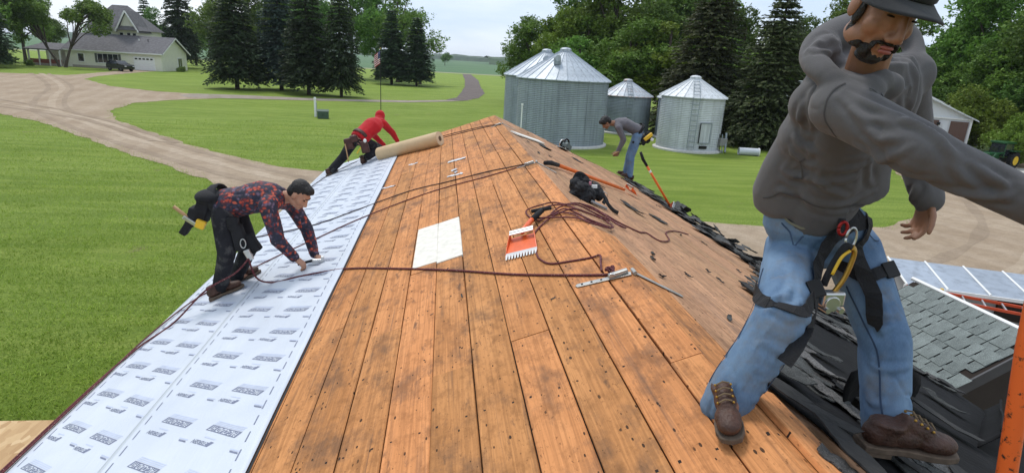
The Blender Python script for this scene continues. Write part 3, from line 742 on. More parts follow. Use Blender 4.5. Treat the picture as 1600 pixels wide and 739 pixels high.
bin_('grain_bin', 'small grey grain bin with rust streaked roof between the largest and the white bin', (15.1, 49.0, 0), 2.05, 3.1, 4.2, GALV, RUSTR, 24, ladder=R(-98))
bin_('grain_bin', 'narrow visible grey bin tucked behind the left side of the white bin', (19.0, 46.2, 0), 2.0, 3.2, 4.3, GALV, WBINR, 24)
bin_('grain_bin', 'white corrugated grain bin with ladder and door at the wood edge', (17.0, 39.9, 0), 2.12, 3.66, 4.82, WBIN, WBINR, 24, ladder=R(-107), door=R(-84))
# tall mast left of the bins
mast = empty('gas_pipe', (5.0, 38.2, 0), 0, 'thin white vent pipe left of the largest grain bin', 'pipe')
MB().tube([(0, 0, 0), (0, 0, 2.6)], .04, 6).build('pipe', WHITE, mast); MB().box((0, 0, 2.62), (.12, .12, .1)).build('cap', WHITE, mast)
# things at the foot of the white bin
au = empty('auger_stand', (18.95, 38.4, 0), .3, 'small metal auger stand leaning by the white grain bin', 'auger')
for k in range(3): MB().tube([(-.25+k*.25, 0, 0), (-.2+k*.22, .25, 1.25)], .035, 6).build('leg', DARKM if k != 1 else GALV, au)
MB().box((0, .1, .75), (.6, .25, .5)).build('hopper', M('weathered_grey', (.22, .22, .21), .7), au, bevel=.02)
MB().tube([(.15, -.1, .1), (.3, .2, 1.35)], .07, 8).build('tube', GALV, au)
cp = empty('culvert_pipe', (19.9, 38.0, .25), R(-12), 'white metal culvert pipe lying in the grass beside the white bin', 'pipe')
m_ = MB(); prof = [(.25+.012*(i % 2), i*.05) for i in range(27)]
m_.lathe(prof, 20, cap=False); o = m_.build('pipe_wall', WBIN, cp, True); o.rotation_euler = (0, R(90), 0); s_ = o.modifiers.new('t', 'SOLIDIFY'); s_.thickness = .02
o = MB().lathe([(.25, 0), (.29, 0), (.29, .05), (.25, .05), (.25, 0)], 20, cap=False).build('end_rim', WHITE, cp, True); o.rotation_euler = (0, R(90), 0); o.location = (1.3, 0, 0)

# ---- white barn on the right
bn = empty('barn', (39.6, 41.0, 0), R(139), 'white metal barn with brown door panels behind the foreground worker', 'barn')
bw, bd, be, br = 10.6, 9.0, 2.95, 5.3
BWALL = siding_mat('barn_steel', (.72, .74, .76), .3, 0)
MB().add([(0, 0, 0), (bw, 0, 0), (bw, 0, be), (bw/2, 0, br), (0, 0, be), (0, -bd, 0), (bw, -bd, 0), (bw, -bd, be), (bw/2, -bd, br), (0, -bd, be)],
         [(0, 1, 2, 3, 4), (9, 8, 7, 6, 5), (1, 6, 7, 2), (5, 0, 4, 9)]).build('wall', BWALL, bn)
for s in (0, 1):
    x_ = -.4 if s == 0 else bw+.4; zz = be-(br-be)/(bw/2)*.4
    MB().slab([(x_, .4, zz), (bw/2, .4, br), (bw/2, -bd-.4, br), (x_, -bd-.4, zz)][::1 if s else -1], (0, 0, 1), .08).build('roof', WBINR, bn)
BRN = siding_mat('barn_brown', (.135, .075, .055), .3, 0)
for k in range(3): MB().box((.75+k*1.85, .05, 1.35), (1.12, .1, 2.7)).build('door_panel', BRN, bn)
for xx in (.05, bw-.05): MB().box((xx, .06, be/2), (.14, .13, be)).build('corner_trim', WHITE, bn)
MB().box((bw/2, .07, be-.06), (bw, .1, .1)).build('eave_trim', WHITE, bn)
MB().box((2.05, .14, 2.45), (.22, .2, .2)).build('yard_light', DARKM, bn)
sh = empty('white_shed', (33.2, 52.0, 0), R(30), 'white shed roof tip showing just left of the foreground worker', 'shed')
MB().box((0, 0, 1.9), (4.5, 4, 3.8)).build('wall', BWALL, sh)
for s in (-1, 1): MB().slab([(-2.5, s*2.4, 3.7), (2.5, s*2.4, 3.7), (2.5, 0, 4.9), (-2.5, 0, 4.9)][::-s], (0, 0, 1), .08).build('roof', WBINR, sh)

# ---- tractor
JG = M('tractor_green', (.012, .075, .022), .35, var=.05); JY = M('tractor_yellow', (.75, .48, .02), .4, var=.05)
def tractor(loc, rz):
    e = empty('tractor', loc, rz, 'small green tractor with cab and yellow wheels parked before the wood', 'tractor')
    MB().box((-1.15, 0, .95), (1.5, .62, .55)).build('hood', JG, e, bevel=.08)
    MB().box((-1.93, 0, .9), (.08, .5, .45)).build('grille', DARKM, e)
    MB().box((-.1, 0, .6), (2.6, .5, .35)).build('chassis', DARKM, e)
    cab = empty('cab'); cab.parent = e
    for x in (-.35, .85):
        for s in (-1, 1): MB().tube([(x, s*.55, .85), (x+(.06 if x < 0 else -.05), s*.5, 2.0)], .04, 6).build('post', JG, cab)
    MB().box((.25, 0, 2.05), (1.5, 1.25, .16)).build('roof', JG, cab, bevel=.05)
    for s in (-1, 1): MB().box((.25, s*.545, 1.45), (1.1, .02, 1.0)).build('side_glass', GLASS, cab)
    MB().box((-.37, 0, 1.45), (.02, 1.0, 1.0)).build('windshield', GLASS, cab)
    MB().box((.85, 0, 1.45), (.02, 1.0, 1.0)).build('rear_glass', GLASS, cab)
    for s in (-1, 1):
        for x, r, w in ((.75, .66, .34), (-1.35, .42, .24)):
            wh = empty('wheel'); wh.parent = e
            MB().tube([(x, s*(.78-w/2), r), (x, s*(.78-w/2+.04), r), (x, s*(.78+w/2-.04), r), (x, s*(.78+w/2), r)], [r*.9, r, r, r*.9], 22).build('tyre', TYRE, wh)
            MB().tube([(x, s*.78, r), (x, s*(.80+w/2), r)], r*.56, 16).build('rim', JY, wh)
            if r > .5:
                for k in range(18):
                    a = k*2*math.pi/18; MB().box((0, 0, 0), (.09, w*.9, .08)).build('lug', TYRE, wh).matrix_local = Matrix.Translation((x+math.cos(a)*(r+.01), s*.78, r+math.sin(a)*(r+.01))) @ Matrix.Rotation(-a, 4, 'Y')
        MB().box((.75, s*.78, 1.42), (1.1, .42, .07)).build('fender', JG, e, bevel=.03)
    lo = empty('loader'); lo.parent = e
    for s in (-1, 1): MB().tube([(-.3, s*.45, 1.25), (-1.3, s*.47, 1.15), (-2.35, s*.5, .45)], .07, 6).build('arm', JG, lo)
    MB().slab([(-2.3, -.8, .1), (-2.3, .8, .1), (-2.55, .8, .65), (-2.55, -.8, .65)], (-1, 0, -.2), .05).build('bucket', DARKM, lo)
    MB().slab([(-2.3, -.8, .1), (-2.3, .8, .1), (-2.95, .8, .08), (-2.95, -.8, .08)][::-1], (0, 0, 1), .05).build('bucket_floor', DARKM, lo)
    MB().tube([(-1.0, .2, 1.2), (-1.0, .2, 1.75)], .04, 8).build('exhaust', DARKM, e)
    return e
tr_ = tractor((38.3, 36.9, .02), R(18)); tr_.scale = (.84, .84, .84)
cart = empty('utility_cart', (36.6, 40.2, .02), R(25), 'small grey utility cart with black roll bar before the barn doors', 'cart')
MB().box((0, 0, .75), (1.9, 1.2, .35)).build('bed', M('cart_grey', (.38, .39, .40), .5), cart, bevel=.05)
MB().box((-1.1, 0, .7), (.7, 1.15, .5)).build('hood', M('cart_grey', (.38, .39, .40), .5), cart, bevel=.08)
for s in (-1, 1):
    MB().tube([(-.7, s*.55, .9), (-.45, s*.5, 1.75), (.5, s*.5, 1.75), (.6, s*.55, .9)], .035, 6).build('roll_bar', DARKM, cart)
    for x in (-1.05, .75):
        w = MB().tube([(x, s*.5, .32), (x, s*.72, .32)], .32, 16).build('wheel', TYRE, cart); MB().tube([(x, s*.70, .32), (x, s*.735, .32)], .17, 12).build('rim', RIM, w)
MB().box((0, 0, 1.77), (1.0, 1.05, .05)).build('canopy', DARKM, cart)
pad = sheet('concrete_pad', [(36.0, 35.2), (44, 31.5), (46, 34), (38.4, 37.6)], .03, M('concrete', (.52, .51, .48), .85, bmp=.3))
# ------------------------------------------------------------------ the building with the stripped roof
S1, S2, XR, Z0 = .364, .42, 1.049, 3.75
ZR = Z0+S1*XR
NL = V(-S1, 0, 1).normalized(); NR = V(S2, 0, 1).normalized()
TL = V(1, 0, S1).normalized(); TR = V(1, 0, -S2).normalized()
def PL(x, y, h=0.0): return V(x, y, Z0+S1*x)+NL*h
def PR(u, y, h=0.0): return V(XR+u, y, ZR-S2*u)+NR*h
Y0, Y1 = -2.0, 12.25
XE, UE = -2.28, 3.1

def wood_mat(name, c0, c1, dark, stain=.5, holes=1.0, streak=.5):
    m, nt, bs = new_mat(name)
    oi = nt.nodes.new('ShaderNodeObjectInfo'); g = nt.nodes.new('ShaderNodeTexCoord')
    off = nt.nodes.new('ShaderNodeVectorMath'); off.operation = 'MULTIPLY_ADD'
    cmb = nt.nodes.new('ShaderNodeCombineXYZ')
    for k in range(3): nt.links.new(oi.outputs['Random'], cmb.inputs[k])
    nt.links.new(cmb.outputs[0], off.inputs[0]); off.inputs[1].default_value = (37, 91, 13); nt.links.new(g.outputs['Object'], off.inputs[2])
    p = off.outputs[0]
    base = noise_n(nt, mapping(nt, p, (5, .9, 5)), 1.0, 5, .6, .6)
    c = ramp(nt, base, [(.28, c0), (.72, c1)])
    # grain
    gr = noise_n(nt, mapping(nt, p, (42, 1.1, 42)), 1.0, 5, .7, 1.2)
    c = mixc(nt, ramp(nt, gr, [(.42, (.62, .62, .62)), (.56, (0, 0, 0))]), c, tuple(x*.60 for x in c0))
    saw = noise_n(nt, mapping(nt, p, (3, 70, 3)), 1.0, 3, .6)      # rough saw marks across
    c = mixc(nt, math_n(nt, 'MULTIPLY', saw, .22), c, tuple(min(1, x*1.35) for x in c1))
    # old shingle lines and weathering, grey black
    wp = wpos(nt)
    st = noise_n(nt, mapping(nt, wp, (2.6, 1.5, 2.6)), 1.6, 6, .70)
    c = mixc(nt, ramp(nt, st, [(.51, (0, 0, 0)), (.66, (stain, stain, stain))]), c, dark)
    st2 = noise_n(nt, mapping(nt, p, (9, 2.4, 9)), 1.8, 5, .68)
    c = mixc(nt, ramp(nt, st2, [(.60, (0, 0, 0)), (.72, (.75, .75, .75))]), c, tuple(x*.8 for x in dark))
    sk = noise_n(nt, mapping(nt, p, (20, .7, 20)), 1.0, 5, .6, .5)
    c = mixc(nt, ramp(nt, sk, [(.60, (0, 0, 0)), (.70, (streak, streak, streak))]), c, tuple(x*1.3 for x in dark))
    # nail holes and splinters
    hs = 0
    for sc_, th, warp in ((12.0, .060, .5), (23.0, .095, .5), (46.0, .16, .4)):
        v = nt.nodes.new('ShaderNodeTexVoronoi'); v.inputs['Scale'].default_value = sc_; v.inputs['Randomness'].default_value = 1
        nt.links.new(mapping(nt, p, (1, warp, 0.0)), v.inputs['Vector'])
        sep = nt.nodes.new('ShaderNodeSeparateColor'); nt.links.new(v.outputs['Color'], sep.inputs[0])
        pick = math_n(nt, 'GREATER_THAN', sep.outputs[0], .62 if sc_ < 20 else .72)
        hole = math_n(nt, 'MULTIPLY', math_n(nt, 'LESS_THAN', v.outputs['Distance'], math_n(nt, 'MULTIPLY', sep.outputs[1], th*holes*1.6)), pick)
        c = mixc(nt, math_n(nt, 'MULTIPLY', hole, .9), c, (.018, .011, .007)); hs = hole if hs == 0 else math_n(nt, 'ADD', hs, hole)
    mo = noise_n(nt, mapping(nt, p, (16, 9, 16)), 1.0, 4, .7)
    c = mixc(nt, ramp(nt, mo, [(.34, (.50, .50, .50)), (.50, (0, 0, 0))]), c, tuple(x*.52 for x in c0))
    sp_ = noise_n(nt, mapping(nt, p, (70, 38, 70)), 1.0, 3, .75)
    c = mixc(nt, ramp(nt, sp_, [(.62, (0, 0, 0)), (.70, (.8, .8, .8))]), c, tuple(x*.35 for x in c0))
    # nail rows over the rafters
    sx = nt.nodes.new('ShaderNodeSeparateXYZ'); nt.links.new(g.outputs['Object'], sx.inputs[0]); sw = nt.nodes.new('ShaderNodeSeparateXYZ'); nt.links.new(wp, sw.inputs[0])
    wob = math_n(nt, 'MULTIPLY', noise_n(nt, p, 9, 2), .05)
    fy = math_n(nt, 'ABSOLUTE', math_n(nt, 'SUBTRACT', math_n(nt, 'FRACT', math_n(nt, 'DIVIDE', math_n(nt, 'ADD', sw.outputs[1], wob), .61)), .5))
    fx_ = math_n(nt, 'ABSOLUTE', math_n(nt, 'SUBTRACT', math_n(nt, 'ABSOLUTE', math_n(nt, 'ADD', sx.outputs[0], math_n(nt, 'MULTIPLY', wob, .3))), .062))
    nl = math_n(nt, 'MULTIPLY', math_n(nt, 'LESS_THAN', fy, .0095), math_n(nt, 'LESS_THAN', fx_, .005))
    c = mixc(nt, nl, c, (.02, .013, .01))
    # per board tone
    hsv = nt.nodes.new('ShaderNodeHueSaturation'); nt.links.new(c, hsv.inputs['Color'])
    vv = math_n(nt, 'MULTIPLY_ADD', oi.outputs['Random'], .24); vv.node.inputs[2].default_value = .87; nt.links.new(vv, hsv.inputs['Value'])
    hv = math_n(nt, 'MULTIPLY_ADD', oi.outputs['Random'], -.006); hv.node.inputs[2].default_value = .502; nt.links.new(hv, hsv.inputs['Hue'])
    nt.links.new(hsv.outputs[0], bs.inputs['Base Color']); bs.inputs['Roughness'].default_value = .78; bs.inputs['Specular IOR Level'].default_value = .22
    hgt = math_n(nt, 'SUBTRACT', math_n(nt, 'ADD', math_n(nt, 'MULTIPLY', gr, .6), math_n(nt, 'MULTIPLY', saw, .25)), hs)
    bump(nt, bs, hgt, .55, .006); return m
WOODL = wood_mat('plank_orange', (.45, .185, .060), (.64, .290, .108), (.075, .050, .038), .60)
WOODR = wood_mat('plank_tan', (.36, .19, .10), (.54, .31, .17), (.11, .075, .055), .45, 1.0, .75)
PALE = M('plank_pale', (.72, .685, .60), .7, var=.14, vscale=14, bmp=.2, bscale=50)
UNDER = M('near_black', (.022, .015, .011), .95)  # near-black, stands for shade in the plank gaps and the shed opening
TRIM = M('old_trim', (.13, .10, .08), .8)

bld = empty('building', (0, 0, 0), 0, 'building with its gabled roof stripped to bare orange planks', 'building')
MB().add([(XE+.35, Y0+.5, 0), (XR+UE-.35, Y0+.5, 0), (XR+UE-.35, Y1-.3, 0), (XE+.35, Y1-.3, 0), (XE+.35, Y0+.5, 2.8), (XR+UE-.35, Y0+.5, 2.8), (XR+UE-.35, Y1-.3, 2.8), (XE+.35, Y1-.3, 2.8),
          (XR, Y0+.5, ZR-.12), (XR, Y1-.3, ZR-.12)],
         [(3, 2, 1, 0), (0, 1, 5, 8, 4), (2, 3, 7, 9, 6), (1, 2, 6, 5), (3, 0, 4, 7)]).build('wall', siding_mat('white_siding', (.62, .62, .60), .12), bld)
d = MB()      # near-black sheet whose colour stands for the shade below the gaps
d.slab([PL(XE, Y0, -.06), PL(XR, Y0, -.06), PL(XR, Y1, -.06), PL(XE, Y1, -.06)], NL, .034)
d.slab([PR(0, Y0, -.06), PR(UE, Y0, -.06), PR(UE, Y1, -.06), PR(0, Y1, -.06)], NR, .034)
d.build('gap_shade', UNDER, bld)
MB().box((XE-.012, (Y0+Y1)/2, Z0+S1*XE-.09), (.025, Y1-Y0, .15)).build('eave_fascia', TRIM, bld)
MB().box((XR+UE+.014, (Y0+Y1)/2, ZR-S2*UE-.1), (.025, Y1-Y0, .15)).build('eave_fascia', TRIM, bld)
for P, T, a, b in ((PL, TL, XE, XR), (PR, TR, 0, UE)):
    MB().slab([P(a, Y1+.002, -.15), P(b, Y1+.002, -.15), P(b, Y1+.002, -.004), P(a, Y1+.002, -.004)], (0, 1, 0), .025).build('rake_board', TRIM, bld)

def plank_mesh(w, L, th=.022):
    c = .0035; hw = w/2; prof = [(-hw, -th), (hw, -th), (hw, -c), (hw-c, 0), (-hw+c, 0), (-hw, -c)]
    n = len(prof); k = max(1, int(L/1.2)); P = []; F = []
    rnd = random.Random(int(w*1e5+L*1e3))
    for i in range(k+1):
        for x, z in prof: P.append((x+rnd.uniform(-.0018, .0018), -L/2+L*i/k, z+rnd.uniform(-.001, .001)))
    for i in range(k):
        for j in range(n): F.append((i*n+j, i*n+(j+1) % n, (i+1)*n+(j+1) % n, (i+1)*n+j))
    F += [tuple(range(n-1, -1, -1)), tuple(k*n+j for j in range(n))]
    me = bpy.data.meshes.new('plank'); me.from_pydata(P, [], [f[::-1] for f in F]); me.update(); return me
def plank(P, T, N, xc, w, ya, yb, mat, rnd, lift=0.0, name='plank'):
    me = plank_mesh(w, yb-ya); me.materials.append(mat)
    o = mkobj(name, me, bld)
    rot = Matrix((T, V(0, 1, 0), N)).transposed()
    o.matrix_local = Matrix.Translation(P(xc, (ya+yb)/2, lift+rnd.uniform(-.0025, .0015))) @ rot.to_4x4() @ Matrix.Rotation(rnd.uniform(-.0006, .0006), 4, 'Z') @ Matrix.Rotation(rnd.uniform(-.012, .012), 4, 'Y')
    return o
rnd = random.Random(5)
cosL = 1/math.sqrt(1+S1*S1); cosR = 1/math.sqrt(1+S2*S2)
W1 = .189
edges = [XR]; x = -.403+W1*7
while x > -1.05: edges.append(x); x -= W1
edges = sorted(set(round(e, 4) for e in edges))
for i in range(len(edges)-1):
    a, b = edges[i], edges[i+1]
    if b-a < .03: continue
    cuts = [Y0]; y = Y0+rnd.uniform(1.2, 4.2)
    while y < Y1-.8: cuts.append(y); y += rnd.choice((3.05, 3.66, 4.27, 2.44))
    cuts.append(Y1)
    if abs(a-(.353)) < .1: cuts = [Y0, 2.62, 6.1, 9.3, Y1]
    for k in range(len(cuts)-1):
        gap = rnd.uniform(.003, .009)
        plank(PL, TL, NL, (a+b)/2, (b-a)/cosL-gap, cuts[k]+.002, cuts[k+1]-.003, WOODL, rnd)
# right slope
nR = 17; w = UE/nR
for i in range(nR):
    cuts = [Y0]; y = Y0+rnd.uniform(1.0, 4.2)
    while y < Y1-.8: cuts.append(y); y += rnd.choice((3.05, 3.66, 4.27, 2.44))
    cuts.append(Y1-(rnd.uniform(0, .25) if i > 5 else 0))
    for k in range(len(cuts)-1):
        plank(PR, TR, NR, w*(i+.5), w/cosR-rnd.uniform(.003, .008), cuts[k]+.002, cuts[k+1]-.003, WOODR if (i > 0 or k > 1) else WOODL, rnd)
# loose trim board along the ridge by the near boot
o = plank(PR, TR, NR, .115, .13, -1.2, 1.80, WOODL, rnd, .024, 'ridge_board')

# ---- pale replacement boards let into the near slope
for xc, w_ in ((-.113, .190), (.072, .200)):
    plank(PL, TL, NL, xc, w_, 4.15+(.04 if xc < 0 else 0), 5.24, PALE, rnd, .006, 'patch_board')

# ---- white self-adhered underlayment in two courses, printed
def film_mat():
    m, nt, bs = new_mat('underlayment'); c = wpos(nt)
    n = noise_n(nt, c, 2.2, 4); k = ramp(nt, n, [(.3, (.53, .57, .64)), (.7, (.60, .635, .69))])
    d = noise_n(nt, c, 7, 5, .7); k = mixc(nt, ramp(nt, d, [(.64, (0, 0, 0)), (.74, (.28, .28, .28))]), k, (.45, .44, .42))
    nt.links.new(k, bs.inputs['Base Color']); bs.inputs['Roughness'].default_value = .42
    cr = noise_n(nt, mapping(nt, c, (7, 1.2, 7)), 2.0, 4, .6, .8)
    bump(nt, bs, cr, .30, .012); return m
FILM = film_mat(); PRINT = M('print_ink', (.17, .19, .27), .6, var=.15, vscale=30); PRINTL = M('print_ink_light', (.50, .55, .68), .6); BACKR = M('film_back', (.02, .02, .022), .7)
def film_h(k, x, y):
    b = (.0085 if k == 0 else .0035)
    w = .006*mnoise.noise(V(x*2.2, y*.45, k*9))+.0035*mnoise.noise(V(x*7, y*1.3, 4+k))+.0030*math.sin(x*26+1.5*mnoise.noise(V(x*2, y*.6, 2)))*(.5+.5*mnoise.noise(V(0, y*.7, 3+k)))
    ed = 0.0
    if k == 0 and y > 11.3: ed = .05*((y-11.3)/.9)**2*(.6+.4*mnoise.noise(V(x*4, 0, 1)))
    return b+max(-.003, w)+.004+ed
def film(k, xa, xb, ya, yb, label):
    e = empty('underlayment_sheet', PL((xa+xb)/2, ya, 0), 0, label, 'underlayment', 'white underlayment courses on the left slope')
    org = e.location; mb = MB(); nx, ny = 26, 190; P = []
    for j in range(ny+1):
        y = ya+(yb-ya)*j/ny
        for i in range(nx+1):
            x = xa+(xb-xa)*i/nx
            if i == 0: x += .004*mnoise.noise(V(0, y*1.5, k)); 
            if i == nx: x += .005*mnoise.noise(V(3, y*1.1, k))
            P.append(PL(x, y, film_h(k, x, y))-org)
    mb.add(P, [(j*(nx+1)+i, j*(nx+1)+i+1, (j+1)*(nx+1)+i+1, (j+1)*(nx+1)+i) for j in range(ny) for i in range(nx)])
    o = mb.build('film', FILM, e, True); s = o.modifiers.new('t', 'SOLIDIFY'); s.thickness = .0016; s.offset = -1
    # dark selvedge
    mb = MB(); P = []
    for j in range(ny+1):
        y = ya+(yb-ya)*j/ny; x = xb+.005*mnoise.noise(V(3, y*1.1, k))
        P += [PL(x-.002, y, .0035)-org, PL(x+.012+.004*mnoise.noise(V(9, y*3, k)), y, .0035)-org]
    mb.add(P, [(2*j, 2*j+1, 2*j+3, 2*j+2) for j in range(ny)]); mb.build('selvedge', BACKR, e)
    return e, org
def text2d(body, size, shear=.0):
    cu = bpy.data.curves.new('lettering', 'FONT'); cu.body = body; cu.size = size; cu.shear = shear; cu.align_x = 'CENTER'; cu.align_y = 'CENTER'; cu.resolution_u = 2; cu.offset = size*.018
    ob = bpy.data.objects.new('lettering', cu); COL.objects.link(ob)
    dg = bpy.context.evaluated_depsgraph_get(); dg.update(); me = bpy.data.meshes.new_from_object(ob.evaluated_get(dg))
    v = [tuple(p.co) for p in me.vertices]; f = [tuple(p.vertices) for p in me.polygons]
    bpy.data.objects.remove(ob); bpy.data.curves.remove(cu); bpy.data.meshes.remove(me); return v, f
T1 = text2d('PAC-CLAD HT', .044, .0); T2 = text2d('PETERSEN', .034, .05)
sx1 = .238/max(1e-6, (max(p[0] for p in T1[0])-min(p[0] for p in T1[0]))); sx2 = .155/(max(p[0] for p in T2[0])-min(p[0] for p in T2[0]))
def prints(k, e, org, cols, ya, yb, dash):
    dk, lt, wh = MB(), MB(), MB()
    def put(mb, vs, fs, xc, yc, h, rot=True):
        P = []; ca, sa = (.78, .62) if rot else (1.0, 0.0)
        for a, b in vs:
            x = xc-(a*ca+b*sa)*cosL; y = yc+a*sa-b*ca; P.append(PL(x, y, film_h(k, x, y)+h)-org)
        mb.add(P, fs)
    def para(mb, a0, a1, b0, b1, sh, xc, yc, h, n=6, rot=True):
        vs = []
        for b in (b0, b1):
            for i in range(n+1): vs.append((a0+(a1-a0)*i/n+sh*b, b))
        put(mb, vs, [(i, i+1, n+2+i, n+1+i) for i in range(n)], xc, yc, h, rot)
    for ci, xc in enumerate(cols):
        y = ya+(.12 if ci % 2 else .22)
        while y < yb-.2:
            para(dk, -.132, .132, -.019, .022, .15, xc, y, .0012)
            put(wh, [(p[0]*sx1, p[1]+.001) for p in T1[0]], T1[1], xc, y, .0022)
            for q in range(3): para(lt, -.125, .130, -.030-q*.010, -.0245-q*.010, .15, xc, y, .0012)
            o_ = .098
            put(dk, [(p[0]*sx2+.05, p[1]+o_) for p in T2[0]], T2[1], xc, y, .0012)
            para(dk, -.062, -.036, o_-.020, o_+.014, .3, xc, y, .0012, 1)
            para(dk, -.120, -.050, o_-.004, o_+.005, -1.6, xc, y, .0014, 2); para(lt, -.140, -.055, o_-.016, o_-.008, -1.6, xc, y, .0012, 2)
            para(lt, -.03, .06, .058, .065, .2, xc, y, .0012, 2)
            y += .368
    for xc in dash:
        y = ya+.05
        while y < yb-.1: para(dk, -.0035, .0035, -.04, .04, 0, xc, y, .0012, 1, False); y += .135
    dk.build('printed_lettering', PRINT, e, kind='stuff'); lt.build('printed_stripes', PRINTL, e, kind='stuff'); wh.build('knockout_lettering', FILM, e, kind='stuff')
e1, o1 = film(1, -2.33, -1.56, Y0, 12.2, 'lower white printed underlayment course along the left eave')
prints(1, e1, o1, (-1.81, -2.12), Y0, 12.1, (-2.27,))
e0, o0 = film(0, -1.64, -.80, Y0, 12.2, 'upper white printed underlayment course next to the bare planks')
prints(0, e0, o0, (-1.03, -1.37), Y0, 12.1, (-.875, -1.585))

# ---- what is left of the old covering on the right slope
def shingle_mat(name, col, sc_=220, ov=.35):
    m, nt, bs = new_mat(name); p = coords(nt); oi = nt.nodes.new('ShaderNodeObjectInfo')
    n = noise_n(nt, p, 5, 5, .65); g = noise_n(nt, p, sc_, 3, .8)
    k = ramp(nt, n, [(.3, tuple(x*.6 for x in col)), (.7, tuple(x*1.3 for x in col))])
    k = mixc(nt, ramp(nt, g, [(.40, (.85, .85, .85)), (.58, (0, 0, 0))]), k, tuple(x*.28 for x in col))
    k = mixc(nt, ramp(nt, g, [(.60, (0, 0, 0)), (.72, (.7, .7, .7))]), k, tuple(min(1, x*2.4) for x in col))
    hs = nt.nodes.new('ShaderNodeHueSaturation'); v = math_n(nt, 'MULTIPLY_ADD', oi.outputs['Random'], 2*ov); v.node.inputs[2].default_value = 1-ov
    nt.links.new(v, hs.inputs['Value']); nt.links.new(k, hs.inputs['Color']); nt.links.new(hs.outputs[0], bs.inputs['Base Color'])
    bs.inputs['Roughness'].default_value = .92; bs.inputs['Specular IOR Level'].default_value = .2; bump(nt, bs, g, .7, .006); return m
SHG = shingle_mat('old_shingle', (.085, .088, .085))
SHB = M('old_shingle_back', (.020, .019, .018), .8, var=.5, vscale=9, bmp=.5, bscale=30, obj_var=.3)
SHS = shingle_mat('weathered_shingle', (.13, .125, .12), 120)
FELT = M('black_felt', (.008, .008, .009), .85, var=.4, vscale=5, bmp=.5, bscale=25, spec=.15)
fm = MB(); fv = []; ny = 60; nx = 14
def felt_edge(y):       # u where the felt starts at this y
    j = .22*mnoise.noise(V(y*2.3, 4, 0))+.12*mnoise.noise(V(y*7, 1, 0))
    return min(UE-.42+j*.8, max(.30, (y-1.95)/1.75+.28)+j)
for j in range(ny+1):
    y = Y0+(11.9-Y0)*j/ny; u0 = felt_edge(y)
    for i in range(nx+1):
        u = u0+(UE+.06-u0)*i/nx; h = .006+.016*max(0, mnoise.noise(V(u*3, y*2.2, 7)))+.02*max(0, mnoise.noise(V(u*1.2, y*.9, 2)))
        fv.append(PR(u, y, h))
fm.add(fv, [(j*(nx+1)+i, j*(nx+1)+i+1, (j+1)*(nx+1)+i+1, (j+1)*(nx+1)+i) for j in range(ny) for i in range(nx)])
o = fm.build('felt_layer', FELT, bld, True); s = o.modifiers.new('t', 'SOLIDIFY'); s.thickness = .003
def scrap_mesh(seed, L, W, th=.005, n=9, curl=.03):
    rnd = random.Random(seed); top = []; bot = []
    nL = 10; P = []; F = []
    for i in range(nL+1):
        t = i/nL; y = -L/2+L*t; w0 = -W/2*(1-.35*rnd.random()); w1 = W/2*(1-.35*rnd.random())
        if i in (0, nL): w0 *= rnd.uniform(.55, 1); w1 *= rnd.uniform(.45, 1)
        yj = y+rnd.uniform(-.03, .03)*L; z = curl*(2*t-1)**2*rnd.uniform(.4, 1)+rnd.uniform(0, .008)
        P += [(w0, yj, z), (w1, yj+rnd.uniform(-.04, .04)*L, z+rnd.uniform(-.006, .012)), (w0, yj, z+th), (w1, yj, z+th+rnd.uniform(-.002, .006))]
    for i in range(nL):
        a, b = i*4, i*4+4
        F += [(a+2, a+3, b+3, b+2), (a+1, a, b, b+1), (a, a+2, b+2, b), (a+3, a+1, b+1, b+3)]
    F += [(0, 1, 3, 2), (nL*4+1, nL*4, nL*4+2, nL*4+3)]
    me = bpy.data.meshes.new('torn_shingle'); me.from_pydata(P, [], F); me.update(); return me
SM = []
for k in range(10):
    me = scrap_mesh(50+k, random.uniform(.18, .46), random.uniform(.08, .20), .006, curl=random.choice((.004, .01, .025))); me.materials.append((SHG, SHB, SHS, SHG, SHS, SHS, SHB, SHG, SHG, SHS)[k]); SM.append(me)
rnd = random.Random(8)
def scrap(u, y, h, me, rz, rx=0, ry=0, name='torn_shingle'):
    o = mkobj(name, me, bld)
    o.matrix_local = Matrix.Translation(PR(u, y, h)) @ Matrix((TR, V(0, 1, 0), NR)).transposed().to_4x4() @ Matrix.Rotation(rz, 4, 'Z') @ Matrix.Rotation(rx, 4, 'X') @ Matrix.Rotation(ry, 4, 'Y')
cnt = 0
while cnt < 250:
    y = rnd.uniform(1.2, 11.8); ue = felt_edge(y)
    u = ue+abs(rnd.gauss(0, .35))+rnd.uniform(-.10, .1)
    if rnd.random() < .45: y = rnd.uniform(1.8, 6.6); ue = felt_edge(y); u = rnd.uniform(ue-.06, UE+.02)
    if u > UE+.05: continue
    if y < 2.0 and u > .25: continue
    if y < 3.9 and u > .95 and rnd.random() < .93: continue        # the foothold of the near worker
    scrap(u, y, rnd.uniform(.008, .05), rnd.choice(SM), rnd.gauss(.35, .35)+rnd.choice((0, 0, math.pi)), rnd.gauss(0, .025), rnd.gauss(0, .05)); cnt += 1
for k in range(7): scrap(.62+.05*k, 1.62+.02*(k % 3), .012+.006*k, SM[k], .2*k, 0, -.05*k*.5)
# heap along the eave
for k in range(46):
    y = rnd.uniform(5.2, 9.6); scrap(UE-.12+rnd.gauss(0, .13), y, rnd.uniform(.02, .10), rnd.choice(SM), rnd.gauss(.1, .35), rnd.gauss(0, .12), rnd.gauss(.1, .25))
